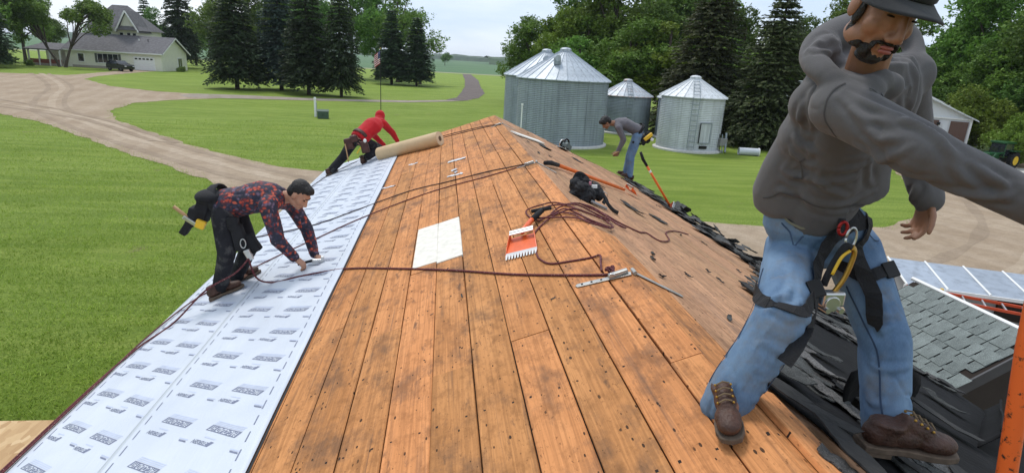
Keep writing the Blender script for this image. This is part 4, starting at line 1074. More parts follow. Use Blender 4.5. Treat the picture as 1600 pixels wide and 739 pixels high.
# small slivers lying on the bare planks
TINY = []
for k in range(5):
    me = scrap_mesh(90+k, random.uniform(.08, .20), random.uniform(.015, .03), .004, curl=.006); me.materials.append((SHB, SHG)[k % 2]); TINY.append(me)
for k in range(22):
    y = rnd.uniform(2.8, 11.4); ue = felt_edge(y); u = rnd.uniform(.12, max(.3, ue-.05)); scrap(u, y, .002, rnd.choice(TINY), rnd.gauss(.2, .6), name='shingle_sliver')
for u, y, L in ((1.1, 6.3, 0), (1.35, 10.3, 1), (.62, 9.6, 2), (1.5, 6.5, 3), (.95, 7.3, 4)): scrap(u, y, .006, SM[(L*3+1) % 10], .25, name='torn_shingle')
for k in range(16):
    x, y = rnd.uniform(-.7, 1.0), rnd.uniform(1.5, 11.5); o = mkobj('shingle_sliver', rnd.choice(TINY), bld)
    sc_ = rnd.uniform(.25, .5)
    o.matrix_local = Matrix.Translation(PL(x, y, .002)) @ Matrix((TL, V(0, 1, 0), NL)).transposed().to_4x4() @ Matrix.Rotation(rnd.uniform(0, 6), 4, 'Z') @ Matrix.Diagonal((sc_, sc_, sc_, 1))
# torn paper bits still stuck to the planks
PAPER = M('torn_paper', (.60, .60, .61), .8, var=.15, vscale=20)
for x, y, L, W, a in ((.20, 8.3, .26, .10, 1.3), (.16, 7.6, .10, .09, .2), (.17, 7.25, .22, .06, 1.2), (-.44, 9.2, .16, .07, 1.4), (-.71, 7.9, .22, .05, 1.2), (.18, 7.42, .07, .05, .4)):
    me = scrap_mesh(int(x*100+y*10), L, W, .0015, curl=.004); me.materials.append(PAPER); o = mkobj('paper_scrap', me, bld)
    o.matrix_local = Matrix.Translation(PL(x, y, .002)) @ Matrix((TL, V(0, 1, 0), NL)).transposed().to_4x4() @ Matrix.Rotation(a, 4, 'Z')
# black felt flap standing up beside the near worker
fl = MB(); P = []; n = 16
for j in range(5):
    for i in range(n+1):
        t = i/n; b = PR(.70+.95*t, 2.05+.62*t, .0); top = .21+.05*math.sin(t*9)+.04*mnoise.noise(V(t*6, 1, 1))
        if .28 < t < .42: top -= .15*(1-abs(t-.35)/.07)
        P.append(b+V(-.05*j/4, -.03*j/4+.02*math.sin(t*8+j), top*j/4))
fl.add(P, [(j*(n+1)+i, j*(n+1)+i+1, (j+1)*(n+1)+i+1, (j+1)*(n+1)+i) for j in range(4) for i in range(n)])
o = fl.build('felt_flap', FELT, bld, True); s = o.modifiers.new('t', 'SOLIDIFY'); s.thickness = .004
fl = MB(); P = []      # larger curled sheet towards the eave
for j in range(8):
    for i in range(n+1):
        t = i/n; b = PR(1.75+1.45*t, 2.35+1.25*t, .0); a = j/7
        P.append(b+V(.10*math.sin(a*2.6), -.05*a, .26*a*(1-.35*a)*(.85+.15*math.sin(t*6))))
fl.add(P, [(j*(n+1)+i, j*(n+1)+i+1, (j+1)*(n+1)+i+1, (j+1)*(n+1)+i) for j in range(7) for i in range(n)])
o = fl.build('felt_flap', FELT, bld, True); s = o.modifiers.new('t', 'SOLIDIFY'); s.thickness = .004

# ---- low gabled entry roof on the right with grey shingles
wing = empty('entry_roof', (6.0, 5.6, 0), 0, 'small gabled entry roof with grey shingles and white edge below the right eave', 'roof')
wx, wz, ws, wy0, wy1 = 0.0, 2.80, .62, -.85, .84
def PW(d, y, h=0): return V(wx-d, y, wz-ws*d)+V(-ws, 0, 1).normalized()*h
MB().slab([PW(0, wy0, -.05), PW(1.75, wy0, -.05), PW(1.75, wy1, -.05), PW(0, wy1, -.05)][::-1], V(-ws, 0, 1).normalized(), .045).build('left_deck', UNDER, wing)
MB().slab([(wx, wy0, wz-.05), (wx+1.75, wy0, wz-.05-ws*1.75), (wx+1.75, wy1, wz-.05-ws*1.75), (wx, wy1, wz-.05)], V(ws, 0, 1).normalized(), .06).build('right_slope', SHG, wing)
MB().slab([(wx-1.55, wy0+.12, 0), (wx+1.55, wy0+.12, 0), (wx+1.55, wy0+.12, wz-.1-ws*1.55), (wx, wy0+.12, wz-.1), (wx-1.55, wy0+.12, wz-.1-ws*1.55)], (0, 1, 0), .05).build('gable_wall', M('shaded_wall', (.030, .022, .018), .8), wing)  # gable wall in shadow, its shade painted into the near-black colour
MB().tube([(wx+.03, wy0-.02, wz+.02), (wx+.03, wy1+.05, wz+.02)], .028, 6).build('edge_trim', WHITE, wing)
MB().slab([PW(0, wy0-.02, -.12), PW(1.78, wy0-.02, -.12), PW(1.78, wy0-.02, .0), PW(0, wy0-.02, .0)], (0, 1, 0), .02).build('rake_trim', M('dark_trim', (.05, .05, .055), .6), wing)
SHW = shingle_mat('grey_shingle', (.26, .295, .28), 260, .16)
wm_ = []
for k in range(3):
    mb = MB(); W_, H_ = (.155, .19, .125)[k], .20; th = (.006, .009, .007)[k]
    mb.add([(-W_/2+.008, 0, 0), (W_/2-.008, 0, 0), (W_/2, H_, 0), (-W_/2, H_, 0), (-W_/2+.008, 0, th), (W_/2-.008, 0, th), (W_/2, H_, th*.4), (-W_/2, H_, th*.4)],
           [(3, 2, 1, 0), (4, 5, 6, 7), (0, 1, 5, 4), (1, 2, 6, 5), (2, 3, 7, 6), (3, 0, 4, 7)]); wm_.append((mb.mesh('shingle', SHW), W_))
rnd = random.Random(3); row = 0; dd = 1.78
while dd > .02:
    y = wy0-.01+rnd.uniform(-.12, 0)
    while y < wy1:
        me, W_ = rnd.choice(wm_); yc = y+W_/2
        if yc-W_/2 > wy0-.04 and yc+W_/2 < wy1+.08:
            o = mkobj('shingle', me, wing)
            up_ = V(1, 0, ws).normalized(); nn = V(-ws, 0, 1).normalized(); al = up_.cross(nn)
            o.matrix_local = Matrix.Translation(PW(dd, yc, .001+.004*(row % 2)+rnd.uniform(0, .003))) @ Matrix((al, up_, nn)).transposed().to_4x4() @ Matrix.Rotation(rnd.gauss(0, .012), 4, 'Z')
        y += W_+rnd.uniform(.004, .012)
    dd -= .118; row += 1
# ---- OSB covered porch roof below the left eave
def osb_mat():
    m, nt, bs = new_mat('osb'); c = coords(nt); v = nt.nodes.new('ShaderNodeTexVoronoi'); v.inputs['Scale'].default_value = 26
    nt.links.new(mapping(nt, c, (1, .45, 1)), v.inputs['Vector'])
    sep = nt.nodes.new('ShaderNodeSeparateColor'); nt.links.new(v.outputs['Color'], sep.inputs[0])
    k = ramp(nt, sep.outputs[0], [(0, (.42, .25, .11)), (.5, (.56, .37, .18)), (1, (.66, .47, .26))])
    k = mixc(nt, math_n(nt, 'MULTIPLY', noise_n(nt, c, 40, 3), .3), k, (.33, .19, .08))
    nt.links.new(k, bs.inputs['Base Color']); bs.inputs['Roughness'].default_value = .75; bump(nt, bs, sep.outputs[1], .25, .005); return m
OSB = osb_mat()
pr = empty('porch_roof', (-3.4, 3.0, 0), 0, 'low porch roof sheathed in bare strand board below the left eave', 'roof')
MB().box((-.1, -.15, 2.39), (2.3, 1.2, .018)).build('strand_board', OSB, pr); MB().box((-.1, .99-2.36, 2.39), (2.3, 1.2, .018)).build('strand_board', OSB, pr)
pr.children[0].location = (0, .80, 0); pr.children[1].location = (0, .80, 0)
MB().box((-1.2, .2, 2.33), (.04, 2.6, .14)).build('rim_board', M('lumber', (.5, .36, .2), .7), pr)
MB().box((-.1, 1.22, 2.30), (2.3, .04, .12)).build('rim_board', M('lumber', (.5, .36, .2), .7), pr)
for y in (-.9, 1.2): MB().box((-1.0, y, 1.12), (.1, .1, 2.24)).build('post', WHITE, pr)
# ------------------------------------------------------------------ people
from mathutils.bvhtree import BVHTree
def remeshed(mb, name, mat, voxel, smooth=4, fac=.5):
    me = mb.mesh('tmp', mat); ob = bpy.data.objects.new('tmp', me); COL.objects.link(ob)
    r = ob.modifiers.new('r', 'REMESH'); r.mode = 'VOXEL'; r.voxel_size = voxel; r.use_smooth_shade = True
    if smooth:
        s = ob.modifiers.new('s', 'SMOOTH'); s.factor = fac; s.iterations = smooth
    dg = bpy.context.evaluated_depsgraph_get(); dg.update(); out = bpy.data.meshes.new_from_object(ob.evaluated_get(dg))
    out.name = name; bpy.data.objects.remove(ob); bpy.data.meshes.remove(me)
    out.materials.clear(); out.materials.append(mat)
    out.polygons.foreach_set('use_smooth', [True]*len(out.polygons)); return out
def cap_tube(mb, a, b, ra, rb, n=14, k=5):
    """tapered limb with round ends"""
    a, b = V(a), V(b); d = (b-a).normalized(); pts = []; rad = []
    for i in range(3): t = math.pi/2*(1-i/3); pts.append(a-d*ra*math.sin(t)); rad.append(max(.002, ra*math.cos(t)))
    for i in range(k+1): t = i/k; pts.append(a.lerp(b, t)); rad.append(ra+(rb-ra)*t)
    for i in range(1, 4): t = math.pi/2*i/3; pts.append(b+d*rb*math.sin(t)); rad.append(max(.002, rb*math.cos(t)))
    mb.tube(pts, rad, n)
def chain(mb, pts, radii):
    for i in range(len(pts)-1): cap_tube(mb, pts[i], pts[i+1], radii[i], radii[i+1])
def wrinkle(me, bones, seed=0):
    """bones: (a, b, amp, freq_along, twist, sharp)"""
    N = len(me.vertices); co = np.empty(N*3); me.vertices.foreach_get('co', co); co = co.reshape(-1, 3)
    no = np.empty(N*3); me.vertices.foreach_get('normal', no) if False else None
    no = np.array([v.normal[:] for v in me.vertices])
    D = []; A = []; G = []
    for (a, b, *_r) in bones:
        a = np.array(a); b = np.array(b); d = b-a; L = np.linalg.norm(d); d = d/L; rel = co-a; t = np.clip(rel@d, 0, L)
        D.append(np.linalg.norm(rel-t[:, None]*d, axis=1)); A.append(rel@d)
        bk = V(0.55, .83, .1); bk = bk-V(d)*V(d).dot(bk); u = -np.array(bk.normalized()); w = np.cross(d, u); G.append(np.arctan2(rel@w, rel@u))
    D = np.array(D); W = np.exp(-(D-D.min(0))/.022); W /= W.sum(0); H = np.zeros(N)
    for k, (a, b, amp, fa, tw, fb) in enumerate(bones):
        idx = np.where(W[k] > .03)[0]
        for i in idx:
            al = A[k][i]; g = G[k][i]; cs, sn = math.cos(g), math.sin(g)
            q = V(al*5, cs*.9, sn*.9+seed+k*3.1); n1 = mnoise.noise(q); n2 = mnoise.noise(q*2.3+V(5, 1, 2))
            ph = al*fa+tw*g+3.2*n1+.8*n2; vl = (1-abs(math.sin(ph)))**2.2; mk = min(1, max(0, .45+1.1*mnoise.noise(V(al*7+3, cs*1.1, sn*1.1+seed))))
            H[i] += W[k][i]*amp*(.45*n1+.15*n2+.2-1.0*vl*mk)
    co = co+no*H[:, None]; me.vertices.foreach_set('co', co.ravel()); me.update()
def fold_strokes(me, strokes, base, gain=1.0):
    """raise soft ridges with a valley on each side along the given lines"""
    bv = BVHTree.FromPolygons([v.co for v in me.vertices], [tuple(q.vertices) for q in me.polygons])
    N = len(me.vertices); co = np.empty(N*3); me.vertices.foreach_get('co', co); co = co.reshape(-1, 3); no = np.array([v.normal[:] for v in me.vertices]); H = np.zeros(N)
    for pts, A, w in strokes:
        P = [bv.find_nearest(q-base) for q in spline([V(t) for t in pts], 26)]; nn = np.array(P[len(P)//2][1]); P = np.array([q[0][:] for q in P]); K = len(P)
        for _ in range(12): P[1:-1] = (P[:-2]+2*P[1:-1]+P[2:])/4
        lo, hi = P.min(0)-4*w, P.max(0)+4*w; ix = np.where(np.all((co > lo) & (co < hi), axis=1) & (no@nn > .1))[0]
        if not len(ix): continue
        d = np.linalg.norm(co[ix][:, None]-P[None], axis=2); k = d.argmin(1); d = d.min(1); t = np.sin(np.pi*(.08+.84*k/(K-1)))
        w_ = w*(.75+.5*t); H[ix] += gain*A*t*(np.exp(-(d/w_)**2)-.7*np.exp(-((d-1.8*w_)/(.9*w_))**2))
    co = co+no*H[:, None]; me.vertices.foreach_set('co', co.ravel()); me.update()
HOOD_FOLDS = [([(1.109, 1.585, 5.195), (1.157, 1.526, 5.151), (1.206, 1.452, 5.119), (1.241, 1.4, 5.078)], 0.0077, 0.0098), ([(1.104, 1.6, 5.171), (1.153, 1.548, 5.112), (1.193, 1.489, 5.092), (1.228, 1.422, 5.092)], 0.0077, 0.0098), ([(1.136, 1.57, 5.119), (1.181, 1.519, 5.075), (1.224, 1.452, 5.053)], 0.0077, 0.0098), ([(1.166, 1.556, 5.037), (1.21, 1.489, 5.029), (1.242, 1.422, 5.04)], 0.0077, 0.0098), ([(1.208, 1.459, 5.096), (1.254, 1.385, 5.055), (1.29, 1.311, 5.025)], 0.0077, 0.0098), ([(1.27, 1.415, 4.952), (1.31, 1.333, 4.935), (1.334, 1.252, 4.938), (1.337, 1.2, 4.958)], 0.0077, 0.0098), ([(1.291, 1.296, 5.036), (1.312, 1.252, 5.003), (1.323, 1.2, 4.998)], 0.0077, 0.0098), ([(1.302, 1.252, 5.036), (1.322, 1.222, 4.993), (1.342, 1.23, 4.927)], 0.0077, 0.0098), ([(1.18, 1.526, 5.06), (1.23, 1.459, 5.016), (1.272, 1.385, 4.994)], 0.0077, 0.0098), ([(1.265, 1.37, 5.04), (1.296, 1.326, 4.989), (1.314, 1.296, 4.961)], 0.0077, 0.0098), ([(1.19, 1.812, 5.175), (1.204, 1.826, 5.1), (1.262, 1.838, 5.036)], 0.0077, 0.0105), ([(1.118, 1.83, 5.074), (1.194, 1.84, 5.022), (1.298, 1.838, 5.037)], 0.0077, 0.0105), ([(1.1, 1.84, 5.018), (1.193, 1.846, 4.987), (1.322, 1.844, 5.004)], 0.0077, 0.0105), ([(1.076, 1.854, 4.936), (1.154, 1.858, 4.916), (1.256, 1.854, 4.943), (1.366, 1.848, 4.983)], 0.0077, 0.0105), ([(1.08, 1.864, 4.877), (1.172, 1.868, 4.856), (1.284, 1.862, 4.896), (1.391, 1.854, 4.948)], 0.0077, 0.0105), ([(1.106, 1.872, 4.83), (1.212, 1.876, 4.808), (1.366, 1.878, 4.8), (1.493, 1.872, 4.842)], 0.0077, 0.0105), ([(1.098, 1.882, 4.767), (1.166, 1.878, 4.794), (1.299, 1.882, 4.773), (1.482, 1.884, 4.765)], 0.0077, 0.0105), ([(1.293, 1.854, 4.944), (1.3, 1.864, 4.885), (1.367, 1.872, 4.838)], 0.0077, 0.0105), ([(1.35, 1.846, 4.994), (1.404, 1.86, 4.913), (1.472, 1.868, 4.866)], 0.0077, 0.0105), ([(1.305, 1.794, 5.274), (1.375, 1.806, 5.216), (1.411, 1.818, 5.153)], 0.0077, 0.0105), ([(1.325, 1.793, 5.28), (1.404, 1.806, 5.217), (1.441, 1.818, 5.155)], 0.0077, 0.0105), ([(1.41, 1.798, 5.259), (1.441, 1.81, 5.198), (1.456, 1.822, 5.134)], 0.0077, 0.0105), ([(1.46, 1.776, 5.372), (1.479, 1.79, 5.304), (1.463, 1.804, 5.231)], 0.0077, 0.0105), ([(1.638, 1.868, 4.872), (1.703, 1.878, 4.81)], 0.0077, 0.0105), ([(1.387, 1.812, 5.184), (1.436, 1.824, 5.122), (1.461, 1.83, 5.09)], 0.0077, 0.0105), ([(1.137, 1.848, 4.974), (1.224, 1.85, 4.965), (1.277, 1.846, 4.991)], 0.0077, 0.0105), ([(1.136, 1.82, 5.129), (1.141, 1.83, 5.075), (1.12, 1.838, 5.03)], 0.0077, 0.0105), ([(1.06, 1.78, 5.319), (1.133, 1.78, 5.343), (1.213, 1.78, 5.377)], 0.0072, 0.0101), ([(1.079, 1.78, 5.281), (1.17, 1.78, 5.276), (1.263, 1.78, 5.311)], 0.0072, 0.0101), ([(1.105, 1.78, 5.37), (1.163, 1.78, 5.403), (1.226, 1.78, 5.416)], 0.0072, 0.0101), ([(1.16, 1.78, 5.32), (1.211, 1.78, 5.338), (1.251, 1.78, 5.36)], 0.0072, 0.0101)]
JEAN_FOLDS = [([(1.005, 1.68, 4.588), (1.085, 1.68, 4.567), (1.156, 1.68, 4.601)], 0.007, 0.012), ([(1.03, 1.68, 4.385), (1.116, 1.68, 4.35), (1.189, 1.68, 4.385)], 0.007, 0.012), ([(1.036, 1.68, 4.29), (1.112, 1.68, 4.254), (1.167, 1.68, 4.266)], 0.007, 0.012), ([(0.974, 1.68, 4.255), (1.04, 1.68, 4.206), (1.123, 1.68, 4.193)], 0.007, 0.012), ([(1.456, 1.75, 4.401), (1.536, 1.75, 4.377), (1.628, 1.75, 4.402)], 0.007, 0.012), ([(1.505, 1.75, 4.251), (1.59, 1.75, 4.212), (1.675, 1.75, 4.224)], 0.007, 0.012), ([(1.549, 1.75, 4.121), (1.636, 1.75, 4.079), (1.72, 1.75, 4.105)], 0.007, 0.012), ([(1.582, 1.75, 4.04), (1.67, 1.75, 3.997), (1.759, 1.75, 4.009)], 0.007, 0.012), ([(0.981, 1.68, 4.716), (1.033, 1.68, 4.61)], 0.007, 0.012), ([(1.164, 1.68, 4.666), (1.132, 1.68, 4.611), (1.052, 1.68, 4.566)], 0.007, 0.012), ([(1.423, 1.75, 4.591), (1.517, 1.75, 4.545), (1.608, 1.75, 4.523)], 0.007, 0.012), ([(1.499, 1.75, 4.474), (1.578, 1.75, 4.45), (1.624, 1.75, 4.463)], 0.007, 0.012), ([(1.003, 1.68, 4.218), (1.082, 1.68, 4.163), (1.112, 1.68, 4.13)], 0.007, 0.012), ([(1.058, 1.68, 4.477), (1.146, 1.68, 4.431), (1.197, 1.68, 4.455)], 0.007, 0.012)]
def hand(mb, wr, d, pn, sd, curl=(.5, .55, .6, .65), thumb=.5, sc=1.0, spread=.035):
    """wr wrist, d wrist->knuckles, pn palm normal, sd thumb side"""
    d = V(d).normalized(); pn = V(pn); pn = (pn-d*d.dot(pn)).normalized(); sd0 = d.cross(pn); s = 1 if sd0.dot(V(sd)) > 0 else -1; sd = sd0*s
    w = V(wr)
    mb.tube([w-d*.03*sc, w, w+d*.045*sc, w+d*.085*sc, w+d*.098*sc], [(.027*sc, .022*sc), (.029*sc, .021*sc), (.040*sc, .018*sc), (.042*sc, .015*sc), (.034*sc, .009*sc)], 12, side=sd)
    for k in range(4):
        off = (.031, .0105, -.0105, -.031)[k]*sc; L = (.074, .082, .076, .060)[k]*sc; ang = curl[k]*.45; p = w+d*(.082-.006*abs(k-1))*sc+sd*off
        dd = (d+sd*spread*(1.2-k*.8)).normalized(); r = .0106*sc
        for q, f in enumerate((.45, .30, .25)):
            dirn = (dd*math.cos(ang)+pn*math.sin(ang)).normalized(); e = p+dirn*L*f
            cap_tube(mb, p, e, r, r*.88, 8, 2); p = e; r *= .88; ang += curl[k]*(.95 if q == 0 else .6)
    p = w+d*.022*sc+sd*.026*sc; dirn = (d*.75+sd*.75+pn*thumb*.5).normalized(); r = .0125*sc
    for f in (.045, .036, .026):
        e = p+dirn*f*sc; cap_tube(mb, p, e, r, r*.88, 8, 2); p = e; r *= .88; dirn = (dirn+d*.35+pn*thumb*.35-sd*.12).normalized()
def head_blob(mb, c, fw, up, sc=1.0):
    fw = V(fw).normalized(); up = V(up); up = (up-fw*fw.dot(up)).normalized(); rt = fw.cross(up)
    Rm = Matrix((rt, fw, up)).transposed()
    def E(x, y, z, a, b, cc): mb.ellipsoid(V(c)+Rm @ V(x*sc, y*sc, z*sc), (a*sc, b*sc, cc*sc), Rm, 16, 11)
    E(0, -.012, .035, .076, .094, .085); E(0, .012, -.02, .066, .078, .085); E(0, .034, -.072, .046, .046, .042); E(0, .062, -.098, .024, .022, .018)
    for s in (-1, 1):
        E(s*.038, .046, -.032, .028, .028, .028); E(s*.030, .072, .026, .030, .016, .010)   # cheek, brow
        E(s*.076, -.006, -.012, .010, .020, .030)                                          # ear
        E(s*.014, .094, -.045, .010, .013, .009)
        E(s*.048, .015, -.070, .022, .040, .028)
    mb.tube([V(c)+Rm @ V(0, .080*sc, .018*sc), V(c)+Rm @ V(0, .098*sc, -.015*sc), V(c)+Rm @ V(0, .106*sc, -.040*sc)], [.007*sc, .010*sc, .014*sc], 8)
    mb.ellipsoid(V(c)+Rm @ V(0, .104*sc, -.042*sc), (.013*sc, .012*sc, .010*sc), Rm)
    E(0, .080, -.066, .024, .014, .0065); E(0, .079, -.077, .021, .013, .007)
    return Rm
SKIN1 = M('skin_brown', (.255, .122, .070), .5, var=.12, vscale=14, bmp=.12, bscale=140); SKIN2 = M('skin_tan', (.42, .215, .135), .5, var=.12, vscale=14)
HAIRM = M('hair_black', (.010, .008, .007), .55, bmp=.9, bscale=90)
LIP = M('lip', (.28, .085, .07), .45); BLACKW = M('black_webbing', (.010, .010, .012), .75, bmp=.5, bscale=160); BLACKP = M('black_cloth', (.012, .012, .014), .85, var=.35, vscale=8, bmp=.4, bscale=60)
STEEL = M('steel', (.55, .55, .54), .3, .9); BRASS = M('gold_anodised', (.42, .24, .05), .35, .85); LEATHER = M('boot_leather', (.062, .028, .018), .55, var=.4, vscale=18, bmp=.6, bscale=70)
SOLE = M('boot_sole', (.115, .082, .058), .85, var=.3, vscale=30); LACE = M('lace', (.16, .11, .06), .8); YELP = M('yellow_plastic', (.72, .44, .03), .45)
def denim_mat(name, c0, c1):
    m, nt, bs = new_mat(name); p = coords(nt)
    n = noise_n(nt, p, 4.5, 5, .6); c = ramp(nt, n, [(.32, c0), (.70, c1)])
    f = noise_n(nt, mapping(nt, p, (1, 1, .3)), 190, 3, .7); c = mixc(nt, math_n(nt, 'MULTIPLY', f, .35), c, tuple(min(1, x*1.55) for x in c1))
    d = noise_n(nt, p, 7, 5, .65); c = mixc(nt, ramp(nt, d, [(.52, (0, 0, 0)), (.70, (.6, .6, .6))]), c, (.17, .165, .155))
    nt.links.new(c, bs.inputs['Base Color']); bs.inputs['Roughness'].default_value = .85; bs.inputs['Specular IOR Level'].default_value = .2
    bump(nt, bs, f, .35, .003); return m
DENIM = denim_mat('denim_blue', (.050, .098, .185), (.165, .250, .36)); DENIMB = denim_mat('denim_black', (.010, .010, .012), (.022, .022, .026))
def knit_mat(name, c0, c1, sc_=170):
    m, nt, bs = new_mat(name); p = coords(nt)
    c = ramp(nt, noise_n(nt, p, 3.0, 5, .6), [(.3, c0), (.7, c1)]); f = noise_n(nt, p, sc_, 3, .7)
    c = mixc(nt, math_n(nt, 'MULTIPLY', f, .3), c, tuple(x*.6 for x in c0))
    nt.links.new(c, bs.inputs['Base Color']); bs.inputs['Roughness'].default_value = .88; bs.inputs['Specular IOR Level'].default_value = .18
    bs.inputs['Sheen Weight'].default_value = .12
    bump(nt, bs, f, .3, .003); return m
HOODIE = knit_mat('grey_hoodie', (.092, .087, .088), (.128, .122, .124)); REDK = knit_mat('red_hoodie', (.42, .012, .018), (.58, .024, .030)); GREYK = knit_mat('grey_shirt', (.115, .108, .118), (.165, .155, .170))
def floral_mat():
    m, nt, bs = new_mat('floral_shirt'); p = coords(nt)
    wv = nt.nodes.new('ShaderNodeVectorMath'); wv.operation = 'ADD'; nn = nt.nodes.new('ShaderNodeTexNoise'); nn.inputs['Scale'].default_value = 16; nt.links.new(p, nn.inputs['Vector'])
    s_ = nt.nodes.new('ShaderNodeVectorMath'); s_.operation = 'SCALE'; s_.inputs['Scale'].default_value = .045; nt.links.new(nn.outputs['Color'], s_.inputs[0]); nt.links.new(p, wv.inputs[0]); nt.links.new(s_.outputs[0], wv.inputs[1])
    v = nt.nodes.new('ShaderNodeTexVoronoi'); v.inputs['Scale'].default_value = 36; nt.links.new(wv.outputs[0], v.inputs['Vector'])
    sep = nt.nodes.new('ShaderNodeSeparateColor'); nt.links.new(v.outputs['Color'], sep.inputs[0])
    r = nt.nodes.new('ShaderNodeValToRGB'); r.color_ramp.interpolation = 'CONSTANT'; e = r.color_ramp.elements
    for k, (pos, col) in enumerate([(0, (.020, .022, .045)), (.30, (.42, .055, .030)), (.48, (.045, .040, .070)), (.66, (.50, .10, .055)), (.78, (.15, .10, .15)), (.92, (.20, .025, .025))]):
        if k < 2: e[k].position = pos; e[k].color = (*col, 1)
        else: q = e.new(pos); q.color = (*col, 1)
    nt.links.new(sep.outputs[0], r.inputs[0]); c = mixc(nt, ramp(nt, v.outputs['Distance'], [(.35, (0, 0, 0)), (.6, (.8, .8, .8))]), r.outputs[0], (.015, .016, .03))
    nt.links.new(c, bs.inputs['Base Color']); bs.inputs['Roughness'].default_value = .8; return m
FLORAL = floral_mat()

def boot(parent, ank, fwd, up, sc=1.0, voxel=.006, lace=True, shaft=.12):
    """ank: point on the sole under the ankle"""
    fwd = V(fwd).normalized(); up = V(up); up = (up-fwd*fwd.dot(up)).normalized(); rt = fwd.cross(up); a = V(ank); Rm = Matrix((rt, fwd, up)).transposed()
    T = lambda x, y, z: a+Rm @ V(x*sc, y*sc, z*sc)
    mb = MB(); E = lambda x, y, z, p, q, r: mb.ellipsoid(T(x, y, z), (p*sc, q*sc, r*sc), Rm, 16, 10)
    E(0, -.030, .055, .040, .046, .045); E(0, .05, .055, .041, .075, .040); E(0, .145, .048, .047, .062, .036); E(0, .175, .044, .043, .050, .033)
    mb.tube([T(0, -.01, .03), T(0, -.008, .08), T(0, -.004, shaft-.01), T(0, -.004, shaft)], [(.042*sc, .056*sc), (.042*sc, .056*sc), (.047*sc, .058*sc), (.044*sc, .055*sc)], 16, side=rt)
    mb.tube([T(0, .03, .105), T(0, .10, .078), T(0, .13, .068)], [.030*sc, .032*sc, .030*sc], 12)
    b = mkobj('boot', remeshed(mb, 'boot', LEATHER, voxel, 5), parent)
    sl = MB(); prof = [(-.040, -.075), (.040, -.075), (.044, -.03), (.036, .05), (.050, .13), (.049, .18), (.034, .222), (0, .235), (-.034, .222), (-.049, .18), (-.050, .13), (-.036, .05), (-.044, -.03)]
    n = len(prof); P = [T(x, y, 0) for x, y in prof]+[T(x, y, .022) for x, y in prof]
    sl.add(P, [tuple(range(n-1, -1, -1)), tuple(range(n, 2*n))]+[(i, (i+1) % n, n+(i+1) % n, n+i) for i in range(n)]); sl.build('sole', SOLE, b, bevel=.004)
    hl = MB(); hl.add([T(x, y, -.012) for x, y in ((-.04, -.075), (.04, -.075), (.042, .01), (-.042, .01))]+[T(x, y, .001) for x, y in ((-.04, -.075), (.04, -.075), (.042, .01), (-.042, .01))], [(3, 2, 1, 0), (4, 5, 6, 7), (0, 1, 5, 4), (1, 2, 6, 5), (2, 3, 7, 6), (3, 0, 4, 7)]); hl.build('heel', SOLE, b)
    if lace:
        for k in range(4 if shaft < .11 else 5):
            y, z = .125-.022*k, .107+.0145*k-.004*k
            MB().tube([T(-.022, y-.006, z-.006), T(0, y, z+.004), T(.022, y-.006+.008, z-.006)], .003*sc, 6).build('lace', LACE, b)
            for s in (-1, 1): MB().ellipsoid(T(s*.027, y-.004, z-.012), (.005*sc,)*3, None, 8, 6).build('eyelet', BRASS, b)
    return b
def strap(parent, pts, bvh, width, name='strap', mat=None, off=.005, th=.003, per=6, closed=False):
    P = spline(pts, per); Q = []; Nn = []
    for p in P:
        h = bvh.find_nearest(p); nrm = h[1]; Q.append(h[0]+nrm*off); Nn.append(nrm)
    for _ in range(2): Q = [Q[0]]+[(Q[i-1]+Q[i]*2+Q[i+1])/4 for i in range(1, len(Q)-1)]+[Q[-1]]
    mb = MB(); ring = []
    for i, q in enumerate(Q):
        t = (Q[min(i+1, len(Q)-1)]-Q[max(i-1, 0)]).normalized(); nrm = Nn[i]; nrm = (nrm-t*t.dot(nrm)).normalized(); s = t.cross(nrm)
        ring.append([q-s*width/2, q+s*width/2, q+s*width/2+nrm*th, q-s*width/2+nrm*th])
    k = len(ring); Pv = [p for r in ring for p in r]
    F = [(i*4+j, i*4+(j+1) % 4, i*4+4+(j+1) % 4, i*4+4+j) for i in range(k-1) for j in range(4)]+[(3, 2, 1, 0), tuple((k-1)*4+j for j in range(4))]
    mb.add(Pv, F); return mb.build(name, mat or BLACKW, parent)
def bvh_of(me): return BVHTree.FromPolygons([v.co for v in me.vertices], [tuple(p.vertices) for p in me.polygons])

